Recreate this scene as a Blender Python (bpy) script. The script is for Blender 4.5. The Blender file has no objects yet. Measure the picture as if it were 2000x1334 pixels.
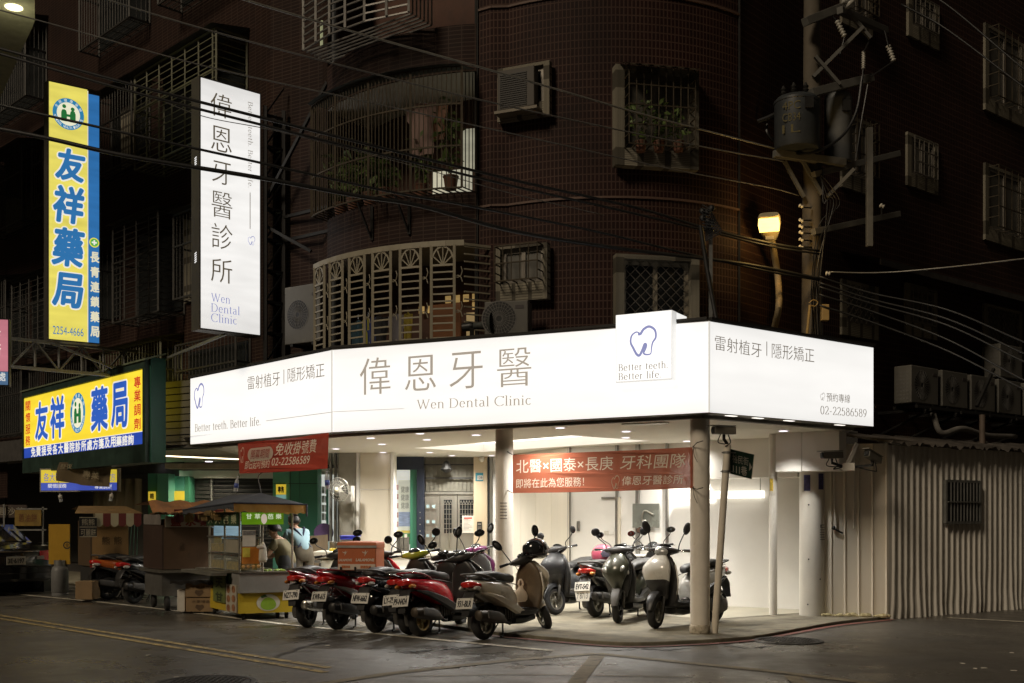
import bpy,bmesh,math,random
from mathutils import Vector,Matrix
random.seed(7)
SC = bpy.context.scene
COL = SC.collection
R = math.radians
# ------------------------------------------------------------------ camera
F = 2200.0; HZ = 1008.0; EYE = 1.55           # focal length and horizon in photo pixels, eye height in metres
cd = bpy.data.cameras.new('camera'); cam = bpy.data.objects.new('camera',cd); COL.objects.link(cam)
cam.location = (0,0,EYE); cam.rotation_euler = (R(90),0,0)
cd.sensor_width = 36; cd.sensor_fit = 'HORIZONTAL'; cd.lens = 36 * F / 2000
cd.shift_y = (HZ - 667) / 2000; cd.clip_end = 400; cd.clip_start = 0.1
SC.camera = cam
# ------------------------------------------------------------------ night sky, faint street glow, exposure
W = bpy.data.worlds.new('World'); SC.world = W; W.use_nodes = True
nt = W.node_tree; bgn = nt.nodes['Background']
sky = nt.nodes.new('ShaderNodeTexSky'); sky.sky_type = 'NISHITA'; sky.sun_disc = False
sky.sun_elevation = R(1.0); sky.sun_rotation = R(170); sky.dust_density = 4
mx = nt.nodes.new('ShaderNodeMixRGB'); mx.blend_type = 'MIX'; mx.inputs[0].default_value = 0.85
mx.inputs[2].default_value = (1.0,0.80,0.58,1)
nt.links.new(sky.outputs[0],mx.inputs[1]); nt.links.new(mx.outputs[0],bgn.inputs[0])
bgn.inputs[1].default_value = 0.014
sd = bpy.data.lights.new('moon_and_street_glow','SUN'); sun = bpy.data.objects.new('street_glow',sd); COL.objects.link(sun)
sd.energy = 1.15; sd.color = (1.0,0.83,0.62); sd.angle = R(14)
sun.rotation_euler = (R(54),0,R(-40))
SC.view_settings.view_transform = 'Standard'; SC.view_settings.look = 'None'
SC.view_settings.exposure = 0; SC.view_settings.gamma = 1
SC.render.engine = 'CYCLES'
SC.cycles.use_denoising = True
SC.cycles.max_bounces = 6; SC.cycles.diffuse_bounces = 3; SC.cycles.glossy_bounces = 3
SC.cycles.transmission_bounces = 4; SC.cycles.transparent_max_bounces = 6
SC.cycles.caustics_reflective = False; SC.cycles.caustics_refractive = False
SC.cycles.sample_clamp_indirect = 3.0
# ------------------------------------------------------------------ where a photo pixel lies in the place
def at(px,py,Y): return Vector(((px - 1000) / F * Y,Y,EYE + (HZ - py) / F * Y))
def gnd(px,py,z=0.0):
 Y = F * (EYE - z) / (py - HZ); return Vector(((px - 1000) / F * Y,Y,z))
def ceil_pt(px,py,z):
 Y = F * (z - EYE) / (HZ - py); return Vector(((px - 1000) / F * Y,Y,z))
class Plane:
 """a vertical plane through two ground points; s metres along it, z up, n its normal towards the viewer"""
 def __init__(s,p0,p1):
  s.o = Vector((p0[0],p0[1],0)); d = Vector((p1[0] - p0[0],p1[1] - p0[1],0)); s.len = d.length
  s.u = d.normalized(); s.n = Vector((s.u.y,-s.u.x,0))
 def hit(s,px,py):
  d = Vector(((px - 1000) / F,1,(HZ - py) / F)); t = s.o.dot(s.n) / d.dot(s.n); p = d * t
  return ((p - s.o).dot(s.u),p.z + EYE)
 def pt(s,a,z,off=0.0): return s.o + s.u * a + s.n * off + Vector((0,0,z))
 def mtx(s,a=0,z=0,off=0):
  m = Matrix.Identity(4)
  for i in range(3): m[i][0] = s.u[i]; m[i][1] = (0,0,1)[i]; m[i][2] = s.n[i]
  m.translation = s.pt(a,z,off); return m
# ------------------------------------------------------------------ materials
MATS = {}
def mat(name,col=(.5,.5,.5),rough=.6,metal=0.,var=.18,scale=6.,bump=0.,emit=None,estr=0.,coat=0.,alpha=1.,trans=0.,spec=None,dirt=None,vein=1.):
 if name in MATS: return MATS[name]
 m = bpy.data.materials.new(name); m.use_nodes = True; t = m.node_tree; b = t.nodes['Principled BSDF']
 tc = t.nodes.new('ShaderNodeTexCoord'); nz = t.nodes.new('ShaderNodeTexNoise')
 mp = t.nodes.new('ShaderNodeMapping'); mp.inputs['Scale'].default_value = (1,1,vein)
 t.links.new(tc.outputs['Object'],mp.inputs['Vector']); t.links.new(mp.outputs[0],nz.inputs['Vector'])
 nz.inputs['Scale'].default_value = scale; nz.inputs['Detail'].default_value = 6; nz.inputs['Roughness'].default_value = .65
 cr = t.nodes.new('ShaderNodeValToRGB'); e = cr.color_ramp.elements
 e[0].position = .3; e[1].position = .7
 e[0].color = tuple(max(0,c * (1 - var)) for c in col) + (1,); e[1].color = tuple(min(1,c * (1 + var)) for c in col) + (1,)
 t.links.new(nz.outputs['Fac'],cr.inputs[0]); out = cr.outputs[0]
 if dirt:
  n2 = t.nodes.new('ShaderNodeTexNoise'); n2.inputs['Scale'].default_value = dirt[2]; n2.inputs['Detail'].default_value = 8
  n2.inputs['Roughness'].default_value = .7
  t.links.new(tc.outputs['Object'],n2.inputs['Vector'])
  c2 = t.nodes.new('ShaderNodeValToRGB'); c2.color_ramp.elements[0].position = dirt[1]; c2.color_ramp.elements[1].position = dirt[1] + .18
  t.links.new(n2.outputs['Fac'],c2.inputs[0])
  m2 = t.nodes.new('ShaderNodeMixRGB'); m2.inputs[2].default_value = tuple(dirt[0]) + (1,)
  t.links.new(c2.outputs[0],m2.inputs[0]); t.links.new(out,m2.inputs[1]); out = m2.outputs[0]
 t.links.new(out,b.inputs['Base Color'])
 b.inputs['Roughness'].default_value = rough; b.inputs['Metallic'].default_value = metal
 if rough < .95:
  rr = t.nodes.new('ShaderNodeMapRange'); rr.inputs[3].default_value = max(.02,rough - .1); rr.inputs[4].default_value = min(1,rough + .12)
  t.links.new(nz.outputs['Fac'],rr.inputs[0]); t.links.new(rr.outputs[0],b.inputs['Roughness'])
 if bump:
  bp = t.nodes.new('ShaderNodeBump'); bp.inputs['Strength'].default_value = bump; bp.inputs['Distance'].default_value = .01
  t.links.new(nz.outputs['Fac'],bp.inputs['Height']); t.links.new(bp.outputs[0],b.inputs['Normal'])
 if emit is not None:
  b.inputs['Emission Color'].default_value = tuple(emit) + (1,); b.inputs['Emission Strength'].default_value = estr
 if coat: b.inputs['Coat Weight'].default_value = coat; b.inputs['Coat Roughness'].default_value = .06
 if alpha < 1: b.inputs['Alpha'].default_value = alpha
 if trans: b.inputs['Transmission Weight'].default_value = trans
 if spec is not None: b.inputs['Specular IOR Level'].default_value = spec
 MATS[name] = m; return m
def lit(name,col,s,var=.06,scale=2.5,fall=None):
 """a backlit sheet: brightness wanders a little with the tubes behind it"""
 if name in MATS: return MATS[name]
 m = bpy.data.materials.new(name); m.use_nodes = True; t = m.node_tree; b = t.nodes['Principled BSDF']
 tc = t.nodes.new('ShaderNodeTexCoord'); nz = t.nodes.new('ShaderNodeTexNoise'); nz.inputs['Scale'].default_value = scale
 mp = t.nodes.new('ShaderNodeMapping'); mp.inputs['Scale'].default_value = (.5,.5,3); t.links.new(tc.outputs['Object'],mp.inputs[0])
 t.links.new(mp.outputs[0],nz.inputs['Vector'])
 r = t.nodes.new('ShaderNodeMapRange'); r.inputs[1].default_value = .25; r.inputs[2].default_value = .75
 r.inputs[3].default_value = s * (1 - var); r.inputs[4].default_value = s * (1 + var)
 t.links.new(nz.outputs['Fac'],r.inputs[0]); t.links.new(r.outputs[0],b.inputs['Emission Strength'])
 if fall:   # the sheet dims towards its upper and lower edge, z0..z1 in the sign's own metres
  sp = t.nodes.new('ShaderNodeSeparateXYZ'); t.links.new(tc.outputs['Object'],sp.inputs[0])
  zr = t.nodes.new('ShaderNodeMapRange'); zr.inputs[1].default_value = fall[0]; zr.inputs[2].default_value = fall[1]; t.links.new(sp.outputs[2],zr.inputs[0])
  cv = t.nodes.new('ShaderNodeValToRGB'); e = cv.color_ramp.elements; e[0].color = (fall[2],) * 3 + (1,); e[1].color = (fall[2],) * 3 + (1,)
  for p_,v_ in ((.16,.96),(.5,1.),(.84,.96)): n_ = e.new(p_); n_.color = (v_,) * 3 + (1,)
  t.links.new(zr.outputs[0],cv.inputs[0]); mm = t.nodes.new('ShaderNodeMath'); mm.operation = 'MULTIPLY'
  t.links.new(r.outputs[0],mm.inputs[0]); t.links.new(cv.outputs[0],mm.inputs[1]); t.links.new(mm.outputs[0],b.inputs['Emission Strength'])
 b.inputs['Base Color'].default_value = tuple(c * .6 for c in col) + (1,); b.inputs['Emission Color'].default_value = tuple(col) + (1,)
 b.inputs['Roughness'].default_value = .4
 MATS[name] = m; return m
# ------------------------------------------------------------------ things and meshes
WM = {}
def tag(o,label=None,cat=None,group=None,kind=None):
 if label: o['label'] = label
 if cat: o['category'] = cat
 if group: o['group'] = group
 if kind: o['kind'] = kind
 return o
def thing(name,label,cat,loc=(0,0,0),rz=0.,group=None,rx=0.,ry=0.,parent=None):
 o = bpy.data.objects.new(name,None); COL.objects.link(o); o.empty_display_size = .2
 o.location = loc; o.rotation_euler = (rx,ry,rz)
 m = Matrix.Translation(Vector(loc)) @ o.rotation_euler.to_matrix().to_4x4()
 if parent: o.parent = parent; m = WM[parent.name] @ m
 WM[o.name] = m
 return tag(o,label,cat,group)
class MB:
 """collects shapes, then links them as ONE mesh object"""
 def __init__(s): s.v = []; s.f = []; s.T = None; s.uv = None; s.mi = []; s.cur = 0
 def add(s,vs,fs):
  k = len(s.v)
  for v in vs:
   v = Vector(v); s.v.append(s.T @ v if s.T else v)
  for f in fs: s.f.append([i + k for i in f]); s.mi.append(s.cur)
  return s
 def box(s,c,d,rz=0.,m=None):
  x,y,z = (q / 2 for q in d); vs = [Vector((a * x,b * y,e * z)) for a in (-1,1) for b in (-1,1) for e in (-1,1)]
  M = Matrix.Translation(Vector(c)) @ (m if m else Matrix.Rotation(rz,4,'Z'))
  return s.add([M @ v for v in vs],[(0,1,3,2),(4,6,7,5),(0,4,5,1),(2,3,7,6),(0,2,6,4),(1,5,7,3)])
 def bx(s,x0,x1,y0,y1,z0,z1): return s.box(((x0 + x1) / 2,(y0 + y1) / 2,(z0 + z1) / 2),(x1 - x0,y1 - y0,z1 - z0))
 def slab(s,pl,a0,a1,z0,z1,o0,o1):
  """box on a Plane: along a0..a1, up z0..z1, out o0..o1"""
  vs = [pl.pt(a,z,o) for a in (a0,a1) for z in (z0,z1) for o in (o0,o1)]
  return s.add(vs,[(0,1,3,2),(4,6,7,5),(0,4,5,1),(2,3,7,6),(0,2,6,4),(1,5,7,3)])
 def quad(s,a,b,c,d): return s.add([a,b,c,d],[(0,1,2,3)])
 def bar(s,a,b,w,h=None):
  """square bar between two points"""
  a = Vector(a); b = Vector(b); d = (b - a); L = d.length
  if L < 1e-6: return s
  d /= L; up = Vector((0,0,1)) if abs(d.z) < .95 else Vector((0,1,0)); x = d.cross(up).normalized(); y = x.cross(d); h = h or w
  vs = [p + x * (i * w / 2) + y * (j * h / 2) for p in (a,b) for i,j in ((-1,-1),(1,-1),(1,1),(-1,1))]
  return s.add(vs,[(3,2,1,0),(4,5,6,7),(0,1,5,4),(1,2,6,5),(2,3,7,6),(3,0,4,7)])
 def tube(s,pts,r,n=8,cap=True):
  pts = [Vector(p) for p in pts]; k = len(pts); rs = r if isinstance(r,(list,tuple)) else [r] * k
  rings = []; pu = None
  for i,p in enumerate(pts):
   d = (pts[min(i + 1,k - 1)] - pts[max(i - 1,0)]).normalized()
   if pu is None: pu = Vector((0,0,1)) if abs(d.z) < .9 else Vector((1,0,0))
   x = d.cross(pu).normalized(); y = x.cross(d).normalized(); pu = y
   rings.append([p + (x * math.cos(q) + y * math.sin(q)) * rs[i] for q in (2 * math.pi * j / n for j in range(n))])
  return s.loft(rings,cap)
 def loft(s,rings,cap=True,close=True):
  n = len(rings[0]); vs = [p for r in rings for p in r]; fs = []
  for i in range(len(rings) - 1):
   for j in range(n if close else n - 1):
    a = i * n + j; b = i * n + (j + 1) % n; fs.append((a,b,b + n,a + n))
  if cap: fs.append(tuple(reversed(range(n)))); fs.append(tuple(range(len(vs) - n,len(vs))))
  return s.add(vs,fs)
 def lathe(s,prof,n=24,m=None,closed=False):
  """profile of (radius, height) turned about local z, placed by matrix m"""
  m = m or Matrix.Identity(4)
  rings = [[m @ Vector((r * math.cos(2 * math.pi * j / n),r * math.sin(2 * math.pi * j / n),h)) for j in range(n)] for r,h in prof]
  if closed: rings.append(rings[0])
  return s.loft(rings,cap=not closed)
 def ball(s,c,r,n=16,m=None,k=10):
  r = (r,r,r) if not isinstance(r,(tuple,list)) else r
  M = Matrix.Translation(Vector(c)) @ (m or Matrix.Identity(4)) @ Matrix.Diagonal((r[0],r[1],r[2],1))
  return s.lathe([(max(1e-3,math.sin(math.pi * i / k)),-math.cos(math.pi * i / k)) for i in range(k + 1)],n,M)
 def prism(s,poly,d):
  """flat polygon (3D points) pushed along vector d"""
  n = len(poly); d = Vector(d); p = [Vector(q) for q in poly]
  return s.add(p + [q + d for q in p],[tuple(reversed(range(n))),tuple(range(n,2 * n))] + [(i,(i + 1) % n,(i + 1) % n + n,i + n) for i in range(n)])
 def disc(s,m,r,n=32,r2=None):
  p = [m @ Vector((r * math.cos(2 * math.pi * j / n),(r2 or r) * math.sin(2 * math.pi * j / n),0)) for j in range(n)]
  return s.add(p,[tuple(range(n))])
 def ring(s,m,r0,r1,n=40,a0=0.,a1=2 * math.pi,e=1.):
  k = n; vs = []
  for j in range(k + 1):
   q = a0 + (a1 - a0) * j / k
   for r in (r0,r1): vs.append(m @ Vector((r * math.cos(q),r * e * math.sin(q),0)))
  return s.add(vs,[(2 * j,2 * j + 1,2 * j + 3,2 * j + 2) for j in range(k)])
 def build(s,name,m,parent=None,smooth=False,world=False,bevel=0.,label=None,weld=False,sub=0):
  vs = s.v
  if world and parent is not None:
   inv = WM[parent.name].inverted(); vs = [inv @ v for v in vs]
  me = bpy.data.meshes.new(name); me.from_pydata([tuple(v) for v in vs],[],s.f)
  if s.uv:
   l = me.uv_layers.new(name='UVMap'); i = 0
   for f in s.uv:
    for q in f: l.data[i].uv = q; i += 1
  bm = bmesh.new(); bm.from_mesh(me)
  if weld: bmesh.ops.remove_doubles(bm,verts=bm.verts,dist=1e-4)
  if not s.uv: bmesh.ops.recalc_face_normals(bm,faces=bm.faces)
  bm.to_mesh(me); bm.free()
  ms = m if isinstance(m,(list,tuple)) else [m]
  for q in ms: me.materials.append(q)
  if len(ms) > 1:
   for p,i in zip(me.polygons,s.mi): p.material_index = min(i,len(ms) - 1)
  if smooth: me.shade_smooth() if smooth is True else me.set_sharp_from_angle(angle=R(smooth)) or None
  if smooth and smooth is not True:
   for p in me.polygons: p.use_smooth = True
   me.set_sharp_from_angle(angle=R(smooth))
  o = bpy.data.objects.new(name,me); COL.objects.link(o)
  if parent is not None:
   o.parent = parent; WM[o.name] = WM[parent.name]
  else: WM[o.name] = Matrix.Identity(4)
  if bevel:
   bv = o.modifiers.new('bevel','BEVEL'); bv.width = bevel; bv.segments = 2; bv.limit_method = 'ANGLE'; bv.angle_limit = R(35)
  if sub:
   sb = o.modifiers.new('sub','SUBSURF'); sb.levels = sub; sb.render_levels = sub
  if label: o['label'] = label
  return o
def sell(n,hw,hh,e=2.6):
 """superellipse outline in two axes"""
 out = []
 for j in range(n):
  q = 2 * math.pi * j / n; c,s_ = math.cos(q),math.sin(q)
  out.append((hw * math.copysign(abs(c) ** (2 / e),c),hh * math.copysign(abs(s_) ** (2 / e),s_)))
 return out
def spine(secs,n=20,e=2.6):
 """rings in the yz plane along x: sections (x, z, half width, half height[, y])"""
 return [[Vector((q[0],(q[4] if len(q) > 4 else 0) + a,q[1] + b)) for a,b in sell(n,q[2],q[3],e)] for q in secs]
def stack(secs,n=20,e=2.6):
 """rings in the xy plane along z: sections (z, x, half depth, half width[, y])"""
 return [[Vector((q[1] + a,(q[4] if len(q) > 4 else 0) + b,q[0])) for a,b in sell(n,q[2],q[3],e)] for q in secs]
def catmull(pts,k=6):
 pts = [Vector(p) for p in pts]; P = [pts[0] * 2 - pts[1]] + pts + [pts[-1] * 2 - pts[-2]]; out = []
 for i in range(1,len(P) - 2):
  for j in range(k):
   t = j / k; a,b,c,d = P[i - 1:i + 3]
   out.append(.5 * ((2 * b) + (c - a) * t + (2 * a - 5 * b + 4 * c - d) * t * t + (3 * b - a - 3 * c + d) * t ** 3))
 return out + [pts[-1]]
def copy_tree(o,loc=None,rz=None,label=None,group=None):
 c = o.copy(); COL.objects.link(c)
 if loc is not None: c.location = loc
 if rz is not None: c.rotation_euler = (o.rotation_euler[0],o.rotation_euler[1],rz)
 if label: c['label'] = label
 if group: c['group'] = group
 for ch in list(o.children):
  d = ch.copy(); COL.objects.link(d); d.parent = c
  for g in list(ch.children):
   h = g.copy(); COL.objects.link(h); h.parent = d
 return c
# ------------------------------------------------------------------ lettering
TXT = {}
def glyphs(body,off=0.,sy=1.,shear=0.,space=1.):
 """outline lettering filled flat: (verts 2D, faces), off makes it bolder or lighter, sy<1 thins its level strokes"""
 key = (body,off,sy,shear,space)
 if key in TXT: return TXT[key]
 c = bpy.data.curves.new('lettering','FONT'); c.body = body; c.shear = shear; c.space_character = space; c.resolution_u = 3
 o = bpy.data.objects.new('lettering',c); COL.objects.link(o)
 if sy != 1.:
  dg = bpy.context.evaluated_depsgraph_get()
  cu = o.to_curve(dg).copy()
  for q in (o,): bpy.data.objects.remove(q)
  cu.transform(Matrix.Diagonal((1,sy,1,1))); cu.dimensions = '2D'; cu.fill_mode = 'BOTH'; cu.resolution_u = 3; cu.offset = off
  o = bpy.data.objects.new('lettering',cu); COL.objects.link(o)
 else: c.offset = off
 me = o.to_mesh(); vs = [(v.co.x,v.co.y / sy) for v in me.vertices]; fs = [tuple(p.vertices) for p in me.polygons]
 o.to_mesh_clear(); bpy.data.objects.remove(o)
 TXT[key] = (vs,fs); return vs,fs
def fit(vs,fs,x0,x1,y0,y1,keep=False):
 if not vs: return [],fs
 a = min(v[0] for v in vs); b = max(v[0] for v in vs); c = min(v[1] for v in vs); d = max(v[1] for v in vs)
 sx = (x1 - x0) / (b - a); sy = (y1 - y0) / (d - c)
 if keep:
  k = min(sx,sy); x0 = (x0 + x1) / 2 - k * (b - a) / 2; y0 = (y0 + y1) / 2 - k * (d - c) / 2; sx = sy = k
 return [(x0 + (v[0] - a) * sx,y0 + (v[1] - c) * sy) for v in vs],fs
MING = dict(off=-.003,sy=.42)
def write(mb,M,body,x0,x1,y0,y1,keep=False,slope=0.,bold=0.,**k):
 """lettering fitted in a box of the local xy plane of matrix M; slope lifts it along x"""
 vs,fs = glyphs(body,**k)
 if bold:
  vs,fs = fit(vs,fs,x0 + bold,x1 - bold,y0 + bold,y1 - bold,keep)
  for i in range(12): mb.add([M @ Vector((x + bold * math.cos(i * math.pi / 6),y + bold * math.sin(i * math.pi / 6) + slope * (x - x0),i * 2e-5)) for x,y in vs],fs)
  mb.add([M @ Vector((x,y + slope * (x - x0),26e-5)) for x,y in vs],fs); return mb
 vs,fs = fit(vs,fs,x0,x1,y0,y1,keep)
 mb.add([M @ Vector((x,y + slope * (x - x0),0)) for x,y in vs],fs); return mb
# a thin roman hand drawn stroke by stroke: thick stems, hair-thin level strokes, small feet
def _arc(cx,cy,rx,ry,a0,a1,n=14): return [(cx + rx * math.cos(R(a0 + (a1 - a0) * i / n)),cy + ry * math.sin(R(a0 + (a1 - a0) * i / n))) for i in range(n + 1)]
def _sf(x,y,w=.09): return [(x - w,y),(x + w,y)]
ROMAN = {
 'B': (.56,[[(.12,0),(.12,.7)],[(.03,.7),(.28,.7)] + _arc(.28,.54,.16,.16,90,-90) + [(.12,.38)],[(.12,.38),(.3,.38)] + _arc(.3,.19,.2,.19,90,-90) + [(.03,0)]]),
 'D': (.72,[[(.13,0),(.13,.7)],[(.03,.7),(.3,.7)] + _arc(.3,.35,.34,.35,90,-90) + [(.03,0)]]),
 'W': (.98,[[(.06,.7),(.27,0)],[(.27,0),(.49,.68)],[(.44,.7),(.66,0)],[(.66,0),(.9,.7)],_sf(.06,.7),_sf(.47,.7,.08),_sf(.9,.7,.07)]),
 'C': (.7,[_arc(.4,.35,.34,.36,42,318,24),[(.655,.59),(.655,.7)]]),
 'e': (.46,[[(.07,.25),(.38,.25)] + _arc(.225,.235,.165,.235,4,320,20)]),
 't': (.32,[[(.14,.6),(.14,.1)] + _arc(.21,.08,.07,.08,180,300,6),[(.03,.46),(.28,.46)]]),
 'r': (.36,[[(.11,0),(.11,.46)],[(.11,.34)] + _arc(.24,.34,.1,.12,150,60,6),_sf(.11,0,.08),[(.03,.46),(.11,.46)]]),
 'h': (.52,[[(.11,0),(.11,.74)],[(.11,.32)] + _arc(.26,.32,.15,.15,160,0,10) + [(.41,0)],_sf(.11,0,.08),_sf(.41,0,.08),[(.03,.74),(.11,.74)]]),
 'n': (.52,[[(.11,0),(.11,.46)],[(.11,.32)] + _arc(.26,.32,.15,.15,160,0,10) + [(.41,0)],_sf(.11,0,.08),_sf(.41,0,.08),[(.03,.46),(.11,.46)]]),
 'l': (.24,[[(.12,0),(.12,.74)],_sf(.12,0,.09),[(.03,.74),(.12,.74)]]),
 'i': (.24,[[(.12,0),(.12,.46)],_sf(.12,0,.09),[(.03,.46),(.12,.46)],[(.12,.6),(.12,.68)]]),
 'f': (.32,[[(.12,0),(.12,.6)] + _arc(.21,.6,.09,.13,180,50,8),[(.03,.46),(.26,.46)],_sf(.12,0,.09)]),
 'a': (.46,[_arc(.2,.34,.13,.13,150,0,8) + [(.33,.06),(.42,.01)],[(.33,.27),(.2,.25)] + _arc(.19,.12,.13,.125,100,320,10)]),
 'c': (.44,[_arc(.235,.235,.165,.235,45,318,18)]),
 '.': (.2,[[(.09,0),(.09,.07)]]),' ': (.26,[]),'-': (.36,[[(.06,.27),(.3,.27)],[(.06,.25),(.3,.25)]]),
 '0': (.5,[_arc(.25,.34,.19,.35,0,360,26)]),
 '2': (.5,[_arc(.24,.5,.17,.19,165,-30,14) + [(.06,.01)],[(.05,.015),(.43,.015),(.45,.12)]]),
 '5': (.5,[[(.12,.66),(.41,.66)],[(.13,.66),(.1,.36)] + _arc(.22,.22,.19,.22,125,-150,18)]),
 '6': (.5,[_arc(.42,.2,.34,.48,95,165,10),_arc(.25,.21,.18,.21,0,360,24)]),
 '8': (.5,[_arc(.25,.52,.15,.16,0,360,20),_arc(.25,.18,.19,.18,0,360,22)]),
 '9': (.5,[_arc(.08,.48,.34,.48,-85,-15,10),_arc(.25,.47,.18,.21,0,360,24)]),
}
def roman(body,thick=.085,thin=.028,track=.04):
 vs = []; fs = []; zs = 0; x = 0
 for ch in body:
  adv,strokes = ROMAN[ch]
  for st in strokes:
   zs += 1
   for (ax,ay),(bx,by) in zip(st,st[1:]):
    L = math.hypot(bx - ax,by - ay)
    if L < 1e-5: continue
    dx,dy = (bx - ax) / L,(by - ay) / L; k = abs(dy) ** 1.3 * (1 if dy * dx <= 0.02 or ch not in 'W' else .45)
    w = (thin + (thick - thin) * k) / 2; e = .006; nx,ny = -dy * w,dx * w; i = len(vs)
    vs += [(x + ax - dx * e + nx,ay - dy * e + ny,zs),(x + ax - dx * e - nx,ay - dy * e - ny,zs),(x + bx + dx * e - nx,by + dy * e - ny,zs),(x + bx + dx * e + nx,by + dy * e + ny,zs)]
    fs.append((i,i + 1,i + 2,i + 3)); zs += .13
  x += adv + track
 return vs,fs
def write_roman(mb,M,body,x0,x1,y0,y1,slope=0.,base=(0,.72),rot=False,**k):
 """fitted so that cap height spans y0..y1"""
 vs,fs = roman(body,**k); a = min(v[0] for v in vs); b = max(v[0] for v in vs); out = []
 for x,y,z in vs:
  t = (x - a) / (b - a); q = (y - base[0]) / (base[1] - base[0])
  X = x0 + (x1 - x0) * t; Yv = y0 + (y1 - y0) * q + slope * (X - x0)
  if rot: X = x0 + (x1 - x0) * q; Yv = y1 + (y0 - y1) * t
  out.append(M @ Vector((X,Yv,z * 2e-5)))
 mb.add(out,fs); return mb
def tooth(mb,M,cx,cy,w,h,t=.06):
 """the outlined tooth emblem: open crown with a swung tail and a small loop between the roots"""
 out = catmull([(x,y,0) for x,y in ((-.12,.28),(-.28,.34),(-.46,.22),(-.5,-.02),(-.40,-.22),(-.26,-.46),(-.14,-.5),(-.02,-.30),(.06,-.12),(.12,-.16),(.08,-.30),(.02,-.44),(.14,-.5),(.30,-.47),(.33,-.28),(.38,-.08),(.5,.1),(.46,.36),(.24,.5),(.02,.42),(-.10,.27),(-.2,.26))],6)
 for i,(a,b) in enumerate(zip(out,out[1:])):
  d = b - a; L = d.length
  if L < 1e-5: continue
  d /= L; wd = t * (.55 + .75 * abs(math.sin(i / len(out) * math.pi * 1.6))) / 2; n = Vector((-d.y,d.x,0)) * wd; e = d * .008
  p = [a - e + n,a - e - n,b + e - n,b + e + n]
  mb.add([M @ Vector((cx + q.x * w,cy + q.y * h,i * 4e-6)) for q in p],[(0,1,2,3)])
 return mb
# ================================================================== materials of the place
def asphalt():
 m = bpy.data.materials.new('asphalt'); m.use_nodes = True; t = m.node_tree; b = t.nodes['Principled BSDF']
 tc = t.nodes.new('ShaderNodeTexCoord')
 def nz(sc,det=8,ro=.6):
  n = t.nodes.new('ShaderNodeTexNoise'); n.inputs['Scale'].default_value = sc; n.inputs['Detail'].default_value = det; n.inputs['Roughness'].default_value = ro
  t.links.new(tc.outputs['Object'],n.inputs['Vector']); return n
 big = nz(.45,5); fine = nz(55,6); mid = nz(2.2,6)
 cr = t.nodes.new('ShaderNodeValToRGB'); cr.color_ramp.elements[0].position = .32; cr.color_ramp.elements[1].position = .68
 cr.color_ramp.elements[0].color = (.060,.055,.048,1); cr.color_ramp.elements[1].color = (.135,.122,.102,1)
 ad = t.nodes.new('ShaderNodeMath'); ad.operation = 'MULTIPLY_ADD'; ad.inputs[1].default_value = .5
 hf = t.nodes.new('ShaderNodeMath'); hf.operation = 'MULTIPLY'; hf.inputs[1].default_value = .5
 t.links.new(mid.outputs[0],hf.inputs[0]); t.links.new(fine.outputs[0],ad.inputs[0]); t.links.new(hf.outputs[0],ad.inputs[2]); t.links.new(ad.outputs[0],cr.inputs[0])
 t.links.new(cr.outputs[0],b.inputs['Base Color'])
 rr = t.nodes.new('ShaderNodeValToRGB'); rr.color_ramp.elements[0].position = .40; rr.color_ramp.elements[1].position = .60
 rr.color_ramp.elements[0].color = (.21,) * 3 + (1,); rr.color_ramp.elements[1].color = (.54,) * 3 + (1,)
 mm = t.nodes.new('ShaderNodeMath'); mm.operation = 'MULTIPLY_ADD'; mm.inputs[1].default_value = .35
 h2 = t.nodes.new('ShaderNodeMath'); h2.operation = 'MULTIPLY'; h2.inputs[1].default_value = .65
 t.links.new(big.outputs[0],h2.inputs[0]); t.links.new(mid.outputs[0],mm.inputs[0]); t.links.new(h2.outputs[0],mm.inputs[2]); t.links.new(mm.outputs[0],rr.inputs[0])
 t.links.new(rr.outputs[0],b.inputs['Roughness'])
 bp = t.nodes.new('ShaderNodeBump'); bp.inputs['Strength'].default_value = .55; bp.inputs['Distance'].default_value = .006
 t.links.new(fine.outputs[0],bp.inputs['Height']); t.links.new(bp.outputs[0],b.inputs['Normal']); return m
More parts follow.
